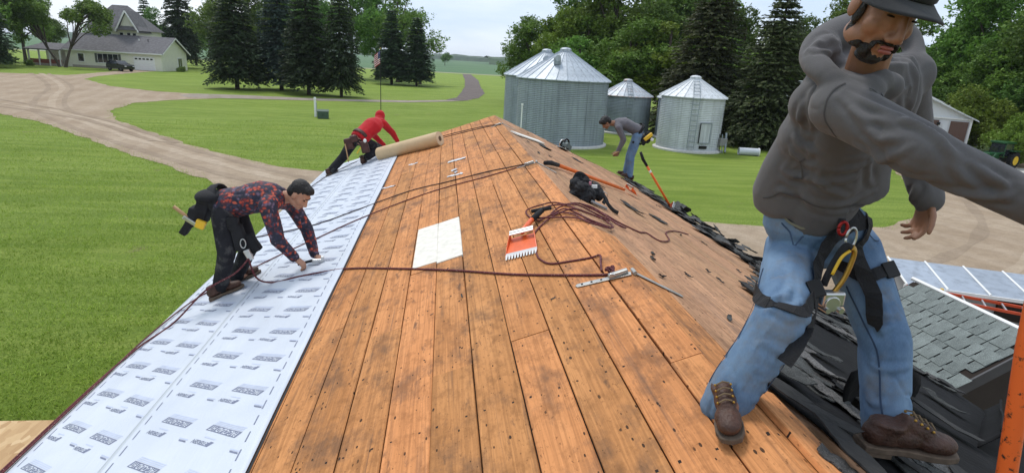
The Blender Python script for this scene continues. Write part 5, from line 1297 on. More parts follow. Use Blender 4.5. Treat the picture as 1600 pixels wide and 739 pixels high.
class Person:
    def __init__(s, name, label, J, skin, top, legs, voxel, head_f, head_u, topr=1.0, legr=1.0, sc=1.0, hands=None, sleeve=True, wr=1.0, ankle_cut=.05, folds=1.0, hood=False, seed=1, head_sc=1.0, foot=None, sl=1.0, hem=.03):
        J = {k: V(v) for k, v in J.items()}; base = (J['ankR']+J['ankL'])/2; s.base = base
        e = s.e = empty('person', base, 0, label, 'person'); J = {k: v-base for k, v in J.items()}; s.J = J; s.voxel = voxel
        side = (J['shL']-J['shR']).normalized(); hs = (J['hipL']-J['hipR']).normalized(); s.side = side
        pel, ch, nk, hd = J['pelvis'], J['chest'], J['neck'], J['head']
        def torso(mb, k, hem=0.0, yoke=True):
            sp = (ch-pel).normalized(); lo = pel-sp*hem; w = pel.lerp(ch, .45); up_ = ch.lerp(nk, .55)
            mb.tube([lo-sp*.02, lo, pel.lerp(ch, .12), w, ch, up_, nk-(nk-ch).normalized()*.02], [(.13*k, .09*k), (.165*k, .118*k), (.168*k, .122*k), (.158*k, .116*k), (.178*k, .124*k), (.148*k, .105*k), (.07*k, .07*k)], 20, side=side)
            if yoke:
                for q in ('shR', 'shL'):
                    cap_tube(mb, up_.lerp(J[q], .25), J[q], .092*k, .070*k)
        def arms(mb, r0, r1, r2, end=1.0):
            for q in 'RL':
                w = J['el'+q].lerp(J['wr'+q], end); chain(mb, [J['sh'+q], J['el'+q], w], [r0, r1, r2])
        def legsf(mb, r0, r1, r2, r3, cut):
            for q in 'RL':
                h, k_, a = J['hip'+q], J['knee'+q], J['ank'+q]; m = k_.lerp(a, .35); end = k_.lerp(a, 1-(cut[q] if isinstance(cut, dict) else cut))
                chain(mb, [h, k_, m, end], [r0, r1, r2, r3])
            mb.ellipsoid(J['hipR'].lerp(J['hipL'], .5)+(pel-J['hipR'].lerp(J['hipL'], .5))*.35, (.17*legr, .118*legr, .11), Matrix((hs, (pel-ch).cross(hs).normalized(), hs.cross((pel-ch).cross(hs).normalized()))).transposed())
        # body: one continuous surface
        mb = MB(); torso(mb, .84); arms(mb, .046, .038, .028); legsf(mb, .070, .050, .050, .036, 0)
        for q in 'RL': cap_tube(mb, J['ank'+q], J['ank'+q].lerp(J['toe'+q], .6), .035, .03)
        cap_tube(mb, nk-(hd-nk)*.35, hd-(hd-nk)*.15, .060, .054)
        s.Rm = head_blob(mb, hd, head_f, head_u, head_sc); s.hd = hd; s.hsc = head_sc
        if hands:
            for q, (d, pn, sd, cu, th) in hands.items(): hand(mb, J['wr'+q], d, pn, sd, cu, th, 1.04)
        s.body = mkobj('body', remeshed(mb, 'body', skin, .0048 if voxel < .007 else .007, 5 if voxel < .007 else 2, .45), e)
        # top garment
        mb = MB(); torso(mb, topr, hem); arms(mb, .066*topr, .054*topr*sl, .042*wr, .96 if sl == 1 else 1.0); s.top = None
        if hood:
            mb.ellipsoid(hd+s.Rm @ V(0, -.015, .02), (.092, .104, .110), s.Rm); cap_tube(mb, nk, hd, .085, .09)
        s.torso, s.arms, s.legsf = torso, arms, legsf
        s.topmb = mb; s.legr = legr
    def finish_top(s, name, mat, extra=None, folds=1.0, seed=1, smooth=4):
        if extra: extra(s.topmb)
        me = remeshed(s.topmb, name, mat, s.voxel, smooth); J = s.J; f = folds
        if f: wrinkle(me, [(J['shR'], J['elR'], .011*f, 12, 2.6, 1.3), (J['elR'], J['wrR'], .009*f, 14, 2.6, 1.2), (J['shL'], J['elL'], .011*f, 16, 1, 1.3), (J['elL'], J['wrL'], .009*f, 24, 1, 1.2), (J['pelvis'], J['chest'], .010*f, 19, 1.6, 1.5), (J['chest'], J['neck'], .006*f, 7, 2.0, 1.6)], seed)
        s.top = mkobj(name, me, s.e); s.topme = me; return s.top
    def finish_legs(s, name, mat, rr=(.098, .078, .076, .070), cut=.06, folds=1.0, seed=2, smooth=4, extra=None):
        mb = MB(); s.legsf(mb, *[r*s.legr for r in rr], cut); J = s.J
        if extra: extra(mb)
        me = remeshed(mb, name, mat, s.voxel, smooth); f = folds
        if f: wrinkle(me, [(J[a+q], J[b+q], am*f, fr, 1.1, 1.2) for q in 'RL' for a, b, am, fr in (('hip', 'knee', .007, 14), ('knee', 'ank', .010, 22))], seed)
        s.leg = mkobj(name, me, s.e); s.legme = me; return s.leg
    def hair(s, mat=None, k=1.0, voxel=.008, parts=None):
        mb = MB(); h = s.hsc
        for (x, y, z, a, b, c) in parts or [(0, -.022, .050, .082, .094, .082), (0, -.05, 0, .074, .066, .075), (0, .03, .088, .066, .062, .036)]:
            mb.ellipsoid(s.hd+s.Rm @ V(x*h, y*h, z*h), (a*h*k, b*h*k, c*h*k), s.Rm, 16, 10)
        me = remeshed(mb, 'hair', mat or HAIRM, voxel, 2)
        rnd_ = random.Random(2)
        for v in me.vertices: v.co += v.normal*.004*mnoise.noise(v.co*90)
        return mkobj('hair', me, s.e)
    def on_head(s, x, y, z): return s.hd+s.Rm @ V(x*s.hsc, y*s.hsc, z*s.hsc)
    def pouch(s, name, c, size, rot, mat, r=.012):
        o = MB().box((0, 0, 0), size, taper=1.12).build(name, mat, s.e, bevel=r); o.matrix_local = Matrix.Translation(V(c)-s.base) @ rot.to_4x4(); return o

# ================= worker in the foreground
FG = {'pelvis': (1.422, 2.03, 4.671), 'chest': (1.353, 1.87, 5.017), 'neck': (1.268, 1.73, 5.23), 'head': (1.2, 1.61, 5.399), 'shR': (1.167, 1.67, 5.124), 'elR': (1.258, 1.42, 5.032), 'wrR': (1.48, 1.24, 4.917), 'shL': (1.528, 1.87, 5.229), 'elL': (1.716, 1.99, 4.977), 'wrL': (1.706, 1.86, 4.815), 'hipR': (1.384, 2.08, 4.557), 'kneeR': (1.135, 1.7, 4.42), 'ankR': (1.01, 1.69, 4.165), 'toeR': (0.891, 1.52, 4.107), 'hipL': (1.644, 2.1, 4.555), 'kneeL': (1.65, 1.83, 4.29), 'ankL': (1.655, 1.73, 3.985), 'toeL': (1.80, 1.70, 3.97)}
p = Person('person', 'worker in grey hoodie, black cap and blue jeans striding over the near ridge', FG, SKIN1, HOODIE, DENIM, .0058, (-.04, -.89, -.43), (.13, -.3, .9),
           topr=.93, legr=1.0, sl=1.30, wr=1.25, hem=-.10, head_sc=1.10, hands={'L': ((-.14, -.12, -.98), (-.9, .1, .1), (-.15, -1, 0), (.45, .6, .7, .85), .4), 'R': ((.75, -.6, -.25), (-.2, -.2, -1), (.3, -.5, .2), (.4, .4, .5, .6), .4)})
def hoodx(mb):
    B = p.base; J = p.J
    rows = [((1.408, 2.02, 4.755), 0.205), ((1.400, 2.02, 4.775), 0.245), ((1.391, 2.01, 4.810), 0.255), ((1.373, 1.97, 4.902), 0.233), ((1.368, 1.93, 4.999), 0.212), ((1.366, 1.89, 5.09), 0.21), ((1.357, 1.86, 5.165), 0.207), ((1.347, 1.84, 5.232), 0.184), ((1.342, 1.83, 5.28), 0.138)]
    mb.tube([V(c)-B for c, h in rows], [(h*(.93 if k < 7 else .9), max(.085, .150-.006*k) if k else .11) for k, (c, h) in enumerate(rows)], 24, side=(.97, -.22, .06))
    ring = [(1.274, 1.66, 5.163), (1.184, 1.66, 5.18), (1.127, 1.7, 5.213), (1.14, 1.8, 5.261), (1.225, 1.9, 5.329), (1.376, 1.95, 5.388), (1.518, 1.95, 5.38), (1.55, 1.9, 5.312), (1.467, 1.8, 5.228), (1.346, 1.7, 5.168)]
    mb.tube(spline([V(c)-B for c in ring], 4), [(.020+.030*math.sin(math.pi*k/36)**.8, .016+.024*math.sin(math.pi*k/36)**.8) for k in range(37)], 10)
    for c, r_ in (((1.207, 1.88, 5.288), (.060, .075, .060)), ((1.294, 1.93, 5.334), (.085, .055, .055))): mb.ellipsoid(V(c)-B, r_)
    for a, b, r0, r1 in ((rows[6][0], J['shR']+B, .12, .088), (rows[6][0], J['shL']+B, .11, .08)): cap_tube(mb, V(a)-B, V(b)-B, r0, r1)
    cap_tube(mb, J['shR'], J['elR'], .080, .070)
    for c, r_ in (((1.233, 1.655, 5.178), .050), ((1.322, 1.695, 5.192), .050), ((1.195, 1.675, 5.172), .052), ((1.277, 1.675, 5.205), .044), ((1.231, 1.86, 5.118), .10), ((1.271, 1.92, 5.007), .12)): mb.ellipsoid(V(c)-B, (r_, r_, r_*.9))
p.finish_top('hoodie', HOODIE, hoodx, folds=.28, seed=4, smooth=34); fold_strokes(p.topme, HOOD_FOLDS, p.base, 1.0)
p.finish_legs('jeans', DENIM, (.108, .088, .086, .080), {'R': -.22, 'L': -.04}, folds=.9, seed=7, smooth=8, extra=lambda m_: m_.ellipsoid(p.J['pelvis']+V(0, .01, .0), (.20, .15, .125))); fold_strokes(p.legme, JEAN_FOLDS, p.base)
e = p.e; B0 = p.base; J = p.J; bj = bvh_of(p.legme); bt = bvh_of(p.topme)
fa = V(-.35, -.92, 0).normalized(); soleR = PL(.980, 1.665, .014); boot(e, soleR-B0, (fa-NL*fa.dot(NL)*.5), (-.2, .25, 1), .90, shaft=.09)
fb = V(.94, -.16, -.06); soleL = PR(.50, 1.63, .045); boot(e, soleL-B0, fb, (.12, 0, 1), 1.1, shaft=.10)
# drawstrings, pocket, cuffs
for s_, x_ in ((0, 1.19), (1, 1.235)):
    strap(e, [V(x_, 1.60, 5.17)-B0, V(x_+.015, 1.62, 5.10)-B0, V(x_+.04, 1.65, 5.02)-B0], bt, .006, 'drawstring', M('cord_grey', (.10, .10, .105), .8), .003, .004)
HSEAM = M('hoodie_seam', (.060, .057, .058), .9)
strap(e, [V(q)-B0 for q in [(1.136, 1.62, 5.204), (1.091, 1.62, 5.174), (1.076, 1.62, 5.121), (1.094, 1.62, 5.064), (1.134, 1.62, 5.027)]], bt, .004, 'shoulder_seam', HSEAM, .0008, .0012)
strap(e, [V(q)-B0 for q in [(1.114, 1.98, 4.755), (1.128, 1.88, 4.752), (1.222, 1.84, 4.755), (1.361, 1.84, 4.768), (1.506, 1.88, 4.79), (1.64, 1.98, 4.802)]], bt, .005, 'hem_seam', HSEAM, .0008, .0012)
strap(e, [V(q)-B0 for q in [(1.161, 1.86, 4.825), (1.181, 1.86, 4.903), (1.222, 1.86, 4.949)]], bt, .006, 'pocket_edge', HSEAM, .0008, .0016)
# beard, lips, brows, eyes, cap
mb = MB(); H = p.on_head
for (x, y, z, a, b, c) in ((0, .062, -.100, .027, .025, .024), (0, .040, -.112, .034, .034, .016), (.030, .056, -.090, .016, .022, .022), (-.030, .056, -.090, .016, .022, .022), (.050, .030, -.080, .014, .030, .020), (-.050, .030, -.080, .014, .030, .020),
                          (.022, .086, -.058, .013, .009, .0055), (-.022, .086, -.058, .013, .009, .0055), (0, .092, -.0565, .014, .008, .005), (.033, .078, -.070, .006, .010, .014), (-.033, .078, -.070, .006, .010, .014), (.061, .008, -.062, .010, .016, .026), (-.061, .008, -.062, .010, .016, .026)):
    mb.ellipsoid(H(x, y, z), (a, b, c), p.Rm, 14, 9)
me = remeshed(mb, 'beard', HAIRM, .004, 4)
for v in me.vertices: v.co += v.normal*.0012*mnoise.noise(v.co*160)
mkobj('beard', me, e)
for z_, t_ in ((-.0665, .0062), (-.0765, .0068)): MB().ellipsoid(H(0, .0905, z_), (.021, .0075, t_), p.Rm, 14, 8).build('lip', LIP, e, True)
for s in (-1, 1):
    MB().ellipsoid(H(s*.031, .0765, .002), (.014, .006, .0028), p.Rm, 12, 8).build('eye', M('eye_dark', (.02, .013, .01), .2), e, True)
    MB().tube([H(s*.012, .088, .023), H(s*.030, .089, .031), H(s*.050, .076, .026)], [.004, .005, .003], 6).build('eyebrow', HAIRM, e, True)
    MB().ellipsoid(H(s*.068, .012, -.02), (.010, .018, .034), p.Rm, 10, 8).build('sideburn', HAIRM, e, True)
CAPM = knit_mat('black_cap', (.018, .019, .021), (.042, .043, .046), 60)
mb = MB(); nU = 24
P_ = []; nv = 9
for i in range(nv+1):
    th = math.pi*.5*i/nv
    for j in range(nU):
        ph = 2*math.pi*j/nU; P_.append(H(.088*math.sin(th)*math.cos(ph), -.010+.106*math.sin(th)*math.sin(ph), .050+.090*math.cos(th)**.8 if th < 1.57 else .050))
F_ = [(i*nU+j, i*nU+(j+1) % nU, (i+1)*nU+(j+1) % nU, (i+1)*nU+j) for i in range(nv) for j in range(nU)]
mb.add([q for q in P_], [f[::-1] for f in F_]); cp_ = mb.build('cap', CAPM, e, True); sm = cp_.modifiers.new('t', 'SOLIDIFY'); sm.thickness = .004; sm.offset = 1
mb = MB(); P_ = []; n = 16; rows = 6
for r in range(rows+1):
    for i in range(n+1):
        a = math.pi*(.06+.88*i/n); t = r/rows
        x = .092*math.cos(a)*(1+.06*t); y = -.012+.100*math.sin(a)+.078*t*math.sin(a)**.55; z = .046-.012*t-.026*(math.cos(a)**2)*(.3+.7*t)
        P_.append(H(x, y, z))
mb.add(P_, [(r*(n+1)+i, r*(n+1)+i+1, (r+1)*(n+1)+i+1, (r+1)*(n+1)+i) for r in range(rows) for i in range(n)])
br_ = mb.build('brim', CAPM, cp_, True); sm = br_.modifiers.new('t', 'SOLIDIFY'); sm.thickness = .005; sm.offset = 0
# harness
W = lambda *q: V(*q)-B0
strap(e, [W(1.27, 2.0, 4.72), W(1.33, 1.9, 4.70), W(1.45, 1.87, 4.71), W(1.58, 1.92, 4.72), W(1.66, 2.05, 4.73)], bj, .045, 'belt')
strap(e, [W(1.522, 1.93, 4.74), W(1.405, 1.85, 4.668), W(1.334, 1.80, 4.564), W(1.233, 1.74, 4.467), W(1.16, 1.66, 4.40)], bj, .048, 'leg_strap', off=.010)
strap(e, [W(1.09, 1.92, 4.472), W(1.06, 1.72, 4.49), W(1.17, 1.62, 4.50), W(1.252, 1.74, 4.49), W(1.33, 1.9, 4.49), W(1.30, 2.05, 4.47)], bj, .042, 'leg_strap', off=.007)
strap(e, [W(1.59, 1.93, 4.74), W(1.575, 1.90, 4.663), W(1.535, 1.84, 4.535), W(1.53, 1.80, 4.42), W(1.56, 1.8, 4.36)], bj, .055, 'leg_strap', off=.010)
strap(e, [W(1.50, 1.92, 4.50), W(1.56, 1.86, 4.55), W(1.66, 1.88, 4.56), W(1.76, 1.98, 4.50), W(1.78, 2.1, 4.46)], bj, .046, 'leg_strap', off=.008)
q0 = W(1.19, 1.64, 4.425); q1 = W(1.10, 1.585, 4.325)
MB().tube([q0, q0.lerp(q1, .5)+V(-.01, -.02, 0), q1], (.026, .002), 4, side=(.7, -.4, .5)).build('strap_tail', BLACKW, e)
for c_ in (W(1.27, 1.74, 4.52), W(1.70, 1.88, 4.565)):
    h_ = bj.find_nearest(c_); MB().box((0, 0, 0), (.05, .062, .014)).build('buckle', DARKM, e, bevel=.004).matrix_local = Matrix.Translation(h_[0]+h_[1]*.017) @ frame(V(1, 0, .3), h_[1]).to_4x4()
strap(e, [W(1.215, 1.95, 4.74), W(1.225, 1.88, 4.695), W(1.275, 1.85, 4.69), W(1.34, 1.86, 4.73)], bj, .008, 'cord_loop', M('cord_olive', (.14, .13, .09), .7), .006, .007)
SEAM = M('denim_seam', (.035, .06, .11), .9)
for a_, b_, c_ in ((W(1.05, 1.98, 4.58), W(1.0, 1.75, 4.40), W(.955, 1.72, 4.17)), (W(1.74, 1.96, 4.55), W(1.77, 1.80, 4.25), W(1.745, 1.70, 3.98)), (W(1.50, 1.95, 4.45), W(1.56, 1.76, 4.28), W(1.58, 1.66, 4.02)), (W(1.30, 1.85, 4.55), W(1.235, 1.66, 4.38), W(1.09, 1.64, 4.18))):
    strap(e, [a_, a_.lerp(b_, .5), b_, b_.lerp(c_, .5), c_], bj, .006, 'seam', SEAM, .0012, .0014, 5)
for a_ in ([W(1.215, 1.95, 4.69), W(1.235, 1.90, 4.655), W(1.29, 1.88, 4.645)], [W(1.60, 1.93, 4.70), W(1.64, 1.95, 4.655), W(1.70, 2.0, 4.63)]): strap(e, a_, bj, .005, 'pocket_edge', SEAM, .0015, .0014, 5)
MB().tube([W(1.405, 1.87, 4.735), W(1.40, 1.86, 4.66)], (.014, .003), 4, side=(1, 0, 0)).build('webbing_loop', BLACKW, e)
dv = empty('rope_grab', W(1.39, 1.80, 4.60)); dv.parent = e
def ringpts(c, r, ax, el=1.0, n=20): 
    f_ = frame(ax); return [V(c)+f_ @ V(0, r*math.cos(2*math.pi*i/n), r*el*math.sin(2*math.pi*i/n)) for i in range(n+1)]
MB().tube(ringpts((.01, .0, .085), .019, (0, 1, 0), 1.9), .0045, 8).build('carabiner', STEEL, dv, True)
MB().tube(ringpts((-.02, .01, .115), .014, (.2, 1, 0), 1.6), .006, 8).build('red_link', M('red_anodised', (.30, .02, .02), .35, .6), dv, True)
MB().tube(spline([(.012, -.01, .05), (-.012, -.015, .06), (-.035, -.015, .02), (-.058, -.015, -.05), (-.062, -.012, -.085)], 5), [(.012, .008)]*21, 8).build('lever', BLACKP, dv, True)
MB().tube(spline([(.0, -.022, .045), (-.03, -.027, .022), (-.05, -.027, -.04)], 5), .0055, 8).build('lever_edge', YELP, dv, True)
MB().tube(spline([(.012, -.012, .055), (.026, -.012, .03), (.012, -.012, -.05), (-.012, -.012, -.10), (-.03, -.012, -.125)], 5), [(.014, .009)]*21, 8).build('arm', BRASS, dv, True)
MB().tube([(-.035, .02, -.145), (-.035, -.045, -.145)], .030, 14).build('drum', STEEL, dv, bevel=.004)
MB().box((-.03, -.02, -.13), (.085, .04, .055)).build('side_plate', STEEL, dv, bevel=.008)
MB().tube([(-.055, .0, -.165), (-.055, -.055, -.165)], .010, 10).build('pin', STEEL, dv)
MB().tube([(-.005, .0, -.165), (-.005, -.055, -.165)], .010, 10).build('pin', STEEL, dv)

# ================= worker in the patterned shirt
FLJ = {'pelvis': (-1.852, 5.2, 3.880), 'chest': (-1.54, 5.2, 3.965), 'neck': (-1.348, 5.2, 3.963), 'head': (-1.222, 5.17, 3.995), 'shR': (-1.443, 5.0, 3.93), 'elR': (-1.37, 4.95, 3.655), 'wrR': (-1.265, 5.08, 3.445), 'shL': (-1.36, 5.38, 3.88), 'elL': (-1.225, 5.4, 3.62), 'wrL': (-1.142, 5.3, 3.405), 'hipR': (-1.844, 5.1, 3.86), 'kneeR': (-1.815, 5.03, 3.50), 'ankR': (-1.933, 5.15, 3.15), 'toeR': (-1.82, 5.2, 3.09), 'hipL': (-1.82, 5.30, 3.84), 'kneeL': (-1.69, 5.24, 3.49), 'ankL': (-1.88, 5.42, 3.16), 'toeL': (-1.78, 5.48, 3.11)}
p = Person('person', 'bent over worker in red and navy patterned shirt and black trousers on the white underlayment', FLJ, SKIN2, FLORAL, DENIMB, .010, (.72, -.28, -.64), (.62, -.1, .75), topr=1.10, legr=.98,
           hands={'R': ((.75, .1, -.65), (-.3, .2, -.9), (.2, .9, 0), (.9, .9, .9, .9), .8), 'L': ((.8, -.1, -.45), (-.3, 0, -.9), (.1, -.9, 0), (.3, .3, .3, .3), .3)})
p.finish_top('shirt', FLORAL, folds=1.4, seed=5); p.finish_legs('trousers', DENIMB, (.098, .076, .070, .066), -.10, folds=1.2, seed=3); p.hair()
e = p.e; B0 = p.base; W = lambda *q: V(*q)-B0
for a, f in ((PL(-1.945, 5.12, .016), V(.85, .3, 0)), (PL(-1.885, 5.43, .016), V(.8, .35, 0))): boot(e, a-B0, f-NL*f.dot(NL), NL, 1.0, .008, True)
for s in (-1, 1):
    MB().ellipsoid(p.on_head(s*.031, .078, .004), (.012, .006, .006), p.Rm, 10, 6).build('eye', M('eye_dark', (.02, .013, .01), .2), e, True)
    MB().tube([p.on_head(s*.012, .089, .024), p.on_head(s*.048, .078, .028)], .0045, 5).build('eyebrow', HAIRM, e, True)
MB().tube([p.on_head(-.018, .0925, -.072), p.on_head(.018, .0925, -.072)], .0035, 6).build('lip', LIP, e, True)
bj = bvh_of(p.legme)
mb = MB(); rg = [W(-1.90, 5.2, 3.93)+frame((.93, 0, .25)) @ V(0, .165*math.cos(a), .122*math.sin(a)) for a in [2*math.pi*i/20 for i in range(21)]]
mb.tube(rg, (.045, .012), 6, side=(.93, 0, .25), cap=False); mb.build('tool_belt', BLACKP, e, True)
mb = MB()   # big black pouch behind
Ry = Matrix.Rotation(.35, 3, 'Y'); mb.box(W(-2.01, 5.12, 3.85), (.12, .16, .21), Ry, .8); mb.box(W(-2.08, 5.10, 3.80), (.07, .13, .16), Ry, 1.1); mb.ellipsoid(W(-1.95, 5.12, 3.97), (.11, .14, .06)); mb.box(W(-2.12, 5.06, 3.72), (.06, .08, .16), Matrix.Rotation(.6, 3, 'Y'))
mkobj('tool_pouch', remeshed(mb, 'tool_pouch', BLACKP, .01, 3), e)
mb = MB(); mb.box(W(-1.70, 5.03, 3.64), (.11, .08, .22), Matrix.Rotation(-.2, 3, 'Y'), .85); mb.box(W(-1.61, 5.06, 3.58), (.10, .08, .16), Matrix.Rotation(-.5, 3, 'Y'), .9); mb.box(W(-1.74, 5.02, 3.77), (.09, .07, .10)); mkobj('front_pouch', remeshed(mb, 'front_pouch', BLACKP, .01, 3), e)
MB().tube([W(-2.20, 5.02, 3.90), W(-2.10, 5.04, 3.80), W(-2.06, 5.05, 3.74)], [.015, .014, .012], 8).build('hammer_handle', M('handle_wood', (.42, .25, .12), .6), e, True)
MB().box((0, 0, 0), (.13, .035, .035)).build('hammer_head', STEEL, e, bevel=.006).matrix_local = Matrix.Translation(W(-2.08, 5.03, 3.775)) @ Matrix.Rotation(.6, 4, 'Y')
p.pouch('tape_measure', (-2.00, 5.02, 3.75), (.075, .04, .075), Matrix.Rotation(.4, 3, 'Y'), YELP, .012)
MB().tube(ringpts(W(-1.66, 4.985, 3.60), .022, (0, 1, 0), 1.8), .005, 6).build('carabiner', STEEL, e, True)
p.pouch('rope_grab', (-1.62, 4.985, 3.50), (.05, .03, .10), Matrix.Rotation(-.4, 3, 'Y'), STEEL, .008)
p_floral_grab = V(-1.62, 4.97, 3.47)

# ================= worker in the red hood
RDJ = {'pelvis': (-1.523, 11.2, 3.70), 'chest': (-1.312, 11.4, 3.90), 'neck': (-1.214, 11.56, 3.995), 'head': (-1.20, 11.66, 4.045), 'shR': (-1.128, 11.5, 3.95), 'elR': (-0.975, 11.72, 3.756), 'wrR': (-0.881, 11.82, 3.575), 'shL': (-1.40, 11.62, 3.94), 'elL': (-1.335, 11.88, 3.661), 'wrL': (-1.15, 11.95, 3.467), 'hipL': (-1.625, 11.2, 3.653), 'kneeL': (-1.83, 11.22, 3.33), 'ankL': (-2.03, 11.08, 3.10), 'toeL': (-2.06, 11.22, 3.04), 'hipR': (-1.455, 11.2, 3.637), 'kneeR': (-1.208, 11.5, 3.472), 'ankR': (-1.40, 11.15, 3.345), 'toeR': (-1.30, 11.3, 3.33)}
p = Person('person', 'crouching worker in a red hood at the far end of the underlayment', RDJ, SKIN2, REDK, DENIMB, .012, (.35, .75, -.55), (.2, .4, .9), topr=1.12, legr=1.0, hood=True,
           hands={'R': ((.3, .3, -.9), (-.8, .2, -.2), (-.2, .9, 0), (.7, .7, .7, .7), .5), 'L': ((.5, .2, -.8), (.6, 0, -.5), (0, -.9, 0), (.6, .6, .6, .6), .4)})
p.finish_top('red_hoodie', REDK, folds=1.5, seed=6); p.finish_legs('trousers', DENIMB, (.105, .082, .080, .072), .05, folds=.8, seed=8)
e = p.e; B0 = p.base; W = lambda *q: V(*q)-B0
f = V(.45, .8, 0); boot(e, PL(-2.045, 11.05, .016)-B0, f-NL*f.dot(NL), NL, 1.0, .01, False)
boot(e, PL(-1.43, 11.16, .10)-B0, V(.35, .5, -.75), V(-.2, -.7, .3), 1.0, .01, False)
BRL = M('pouch_brown', (.065, .024, .018), .6, var=.3, vscale=14)
rg = [W(-1.51, 11.22, 3.735)+frame((.55, .5, .5)) @ V(0, .18*math.cos(a), .145*math.sin(a)) for a in [2*math.pi*i/20 for i in range(21)]]
MB().tube(rg, (.035, .007), 6, side=(.55, .5, .5), cap=False).build('tool_belt', BRL, e, True)
for c_, sz in (((-1.70, 11.08, 3.60), (.15, .10, .20)), ((-1.41, 11.03, 3.56), (.13, .10, .22)), ((-1.60, 11.03, 3.70), (.12, .08, .12))):
    p.pouch('tool_pouch', c_, sz, Matrix.Rotation(math.pi, 3, 'X') @ Matrix.Rotation(.25, 3, 'Y'), BRL, .02)
MB().tube([W(-1.76, 11.02, 3.60), W(-1.72, 10.99, 3.40), W(-1.70, 10.97, 3.28)], .013, 6).build('hammer_handle', M('handle_wood', (.42, .25, .12), .6), e, True)
MB().ellipsoid(W(-1.40, 10.97, 3.68), (.03, .02, .035)).build('tape_measure', WHITE, e, True)
MB().tube([W(-1.48, 10.99, 3.55), W(-1.55, 10.98, 3.44)], .012, 6).build('chisel', YELP, e)

# ================= worker in the grey shirt
GRJ = {'pelvis': (4.027, 12.0, 4.045), 'chest': (3.698, 12.0, 4.186), 'neck': (3.478, 12.0, 4.176), 'head': (3.31, 11.98, 4.184), 'shR': (3.60, 12.15, 4.12), 'elR': (3.767, 12.15, 3.843), 'wrR': (3.666, 12.05, 3.611), 'shL': (3.56, 11.85, 4.11), 'elL': (3.683, 11.83, 3.866), 'wrL': (3.60, 11.9, 3.617), 'hipR': (4.05, 12.1, 3.95), 'kneeR': (3.929, 12.1, 3.53), 'ankR': (3.885, 12.1, 3.12), 'toeR': (3.74, 12.05, 3.08), 'hipL': (3.99, 11.9, 3.95), 'kneeL': (3.885, 11.88, 3.53), 'ankL': (3.894, 11.85, 3.12), 'toeL': (3.75, 11.85, 3.08)}
GRJ = {k: (v[0], v[1]-.02, v[2]-.075) for k, v in GRJ.items()}
p = Person('person', 'worker in grey shirt and jeans bending at the right eave before the grain bins', GRJ, SKIN1, GREYK, DENIM, .011, (-.62, -.05, -.75), (-.75, 0, .65), topr=1.0, legr=1.05,
           hands={'R': ((-.4, 0, -.9), (-.3, -.7, 0), (-.5, 0, .1), (.9, .9, .9, .9), .6), 'L': ((-.4, .1, -.9), (-.3, .7, 0), (-.5, 0, .1), (.9, .9, .9, .9), .6)})
p.finish_top('shirt', GREYK, folds=1.3, seed=9); p.finish_legs('jeans', DENIM, (.098, .076, .072, .066), .06, folds=.8, seed=10)
p.hair(parts=[(0, -.02, .05, .095, .105, .092), (0, -.055, 0, .088, .075, .085), (0, .045, .085, .080, .065, .045), (.05, .02, .06, .05, .07, .06), (-.05, .02, .06, .05, .07, .06)], voxel=.011)
e = p.e; B0 = p.base; W = lambda *q: V(*q)-B0; BT = LEATHER
for yy, xx in ((12.08, 2.83), (11.83, 2.84)):
    f = V(-.98, -.05, 0); boot(e, PR(xx, yy, .03)-B0, f-NR*f.dot(NR), NR, 1.0, .01, False)
rg = [W(4.03, 11.98, 4.0)+frame((.75, 0, -.45)) @ V(0, .175*math.cos(a), .135*math.sin(a)) for a in [2*math.pi*i/20 for i in range(21)]]
MB().tube(rg, (.030, .007), 6, side=(.75, 0, -.45), cap=False).build('tool_belt', BLACKP, e, True)
mb = MB(); mb.ellipsoid(W(4.19, 11.85, 3.86), (.08, .08, .13)); mb.ellipsoid(W(4.10, 11.80, 3.80), (.06, .05, .11)); mkobj('tool_pouch', remeshed(mb, 'tool_pouch', BLACKP, .011, 3), e)
p.pouch('power_tool', (4.17, 11.76, 3.88), (.19, .06, .075), Matrix.Rotation(-.7, 3, 'Y'), YELP, .015)
p.pouch('tape_measure', (4.26, 11.77, 3.83), (.06, .04, .06), Matrix.Rotation(.4, 3, 'Y'), WHITE, .012)
for a, b in (((4.0, 11.80, 3.98), (3.93, 11.79, 3.62)), ((3.86, 11.80, 3.76), (4.06, 11.80, 3.72))): MB().tube([W(*a), W(*b)], (.022, .004), 4, side=(1, 0, .2)).build('harness_strap', BLACKW, e)
hm = MB().tube([W(3.50, 11.84, 3.49), W(3.62, 11.84, 3.55)], .012, 6).build('hammer_handle', M('handle_wood', (.42, .25, .12), .6), e)
# ------------------------------------------------------------------ gear on the roof
def PS(x, y, h=0.0): return PL(x, y, h) if x <= XR else PR(x-XR, y, h)
def rope_mat(name, a, b, c):
    m, nt, bs = new_mat(name); p = coords(nt); v = nt.nodes.new('ShaderNodeTexVoronoi'); v.inputs['Scale'].default_value = 240; nt.links.new(p, v.inputs['Vector'])
    sep = nt.nodes.new('ShaderNodeSeparateColor'); nt.links.new(v.outputs['Color'], sep.inputs[0])
    k = ramp(nt, sep.outputs[0], [(0, a), (.62, a), (.70, b), (.93, b), (.97, c)]); k.node.color_ramp.interpolation = 'CONSTANT'
    nt.links.new(k, bs.inputs['Base Color']); bs.inputs['Roughness'].default_value = .75; bump(nt, bs, v.outputs['Distance'], .5, .004); return m
ROPE = rope_mat('rope_red', (.125, .018, .022), (.060, .010, .013), (.40, .25, .22)); ROPED = rope_mat('rope_dark', (.035, .014, .016), (.015, .010, .012), (.14, .06, .06))
def rope(label, pts, r=.0075, mat=None, per=8):
    P = spline(pts, per); c = P[0].copy(); rn = [p-c+V(0, 0, .0) for p in P]
    o = MB().tube(rn, r, 8).build('rope', mat or ROPE, None, True); o.location = c; return tag(o, label, 'rope', 'safety ropes on the roof')
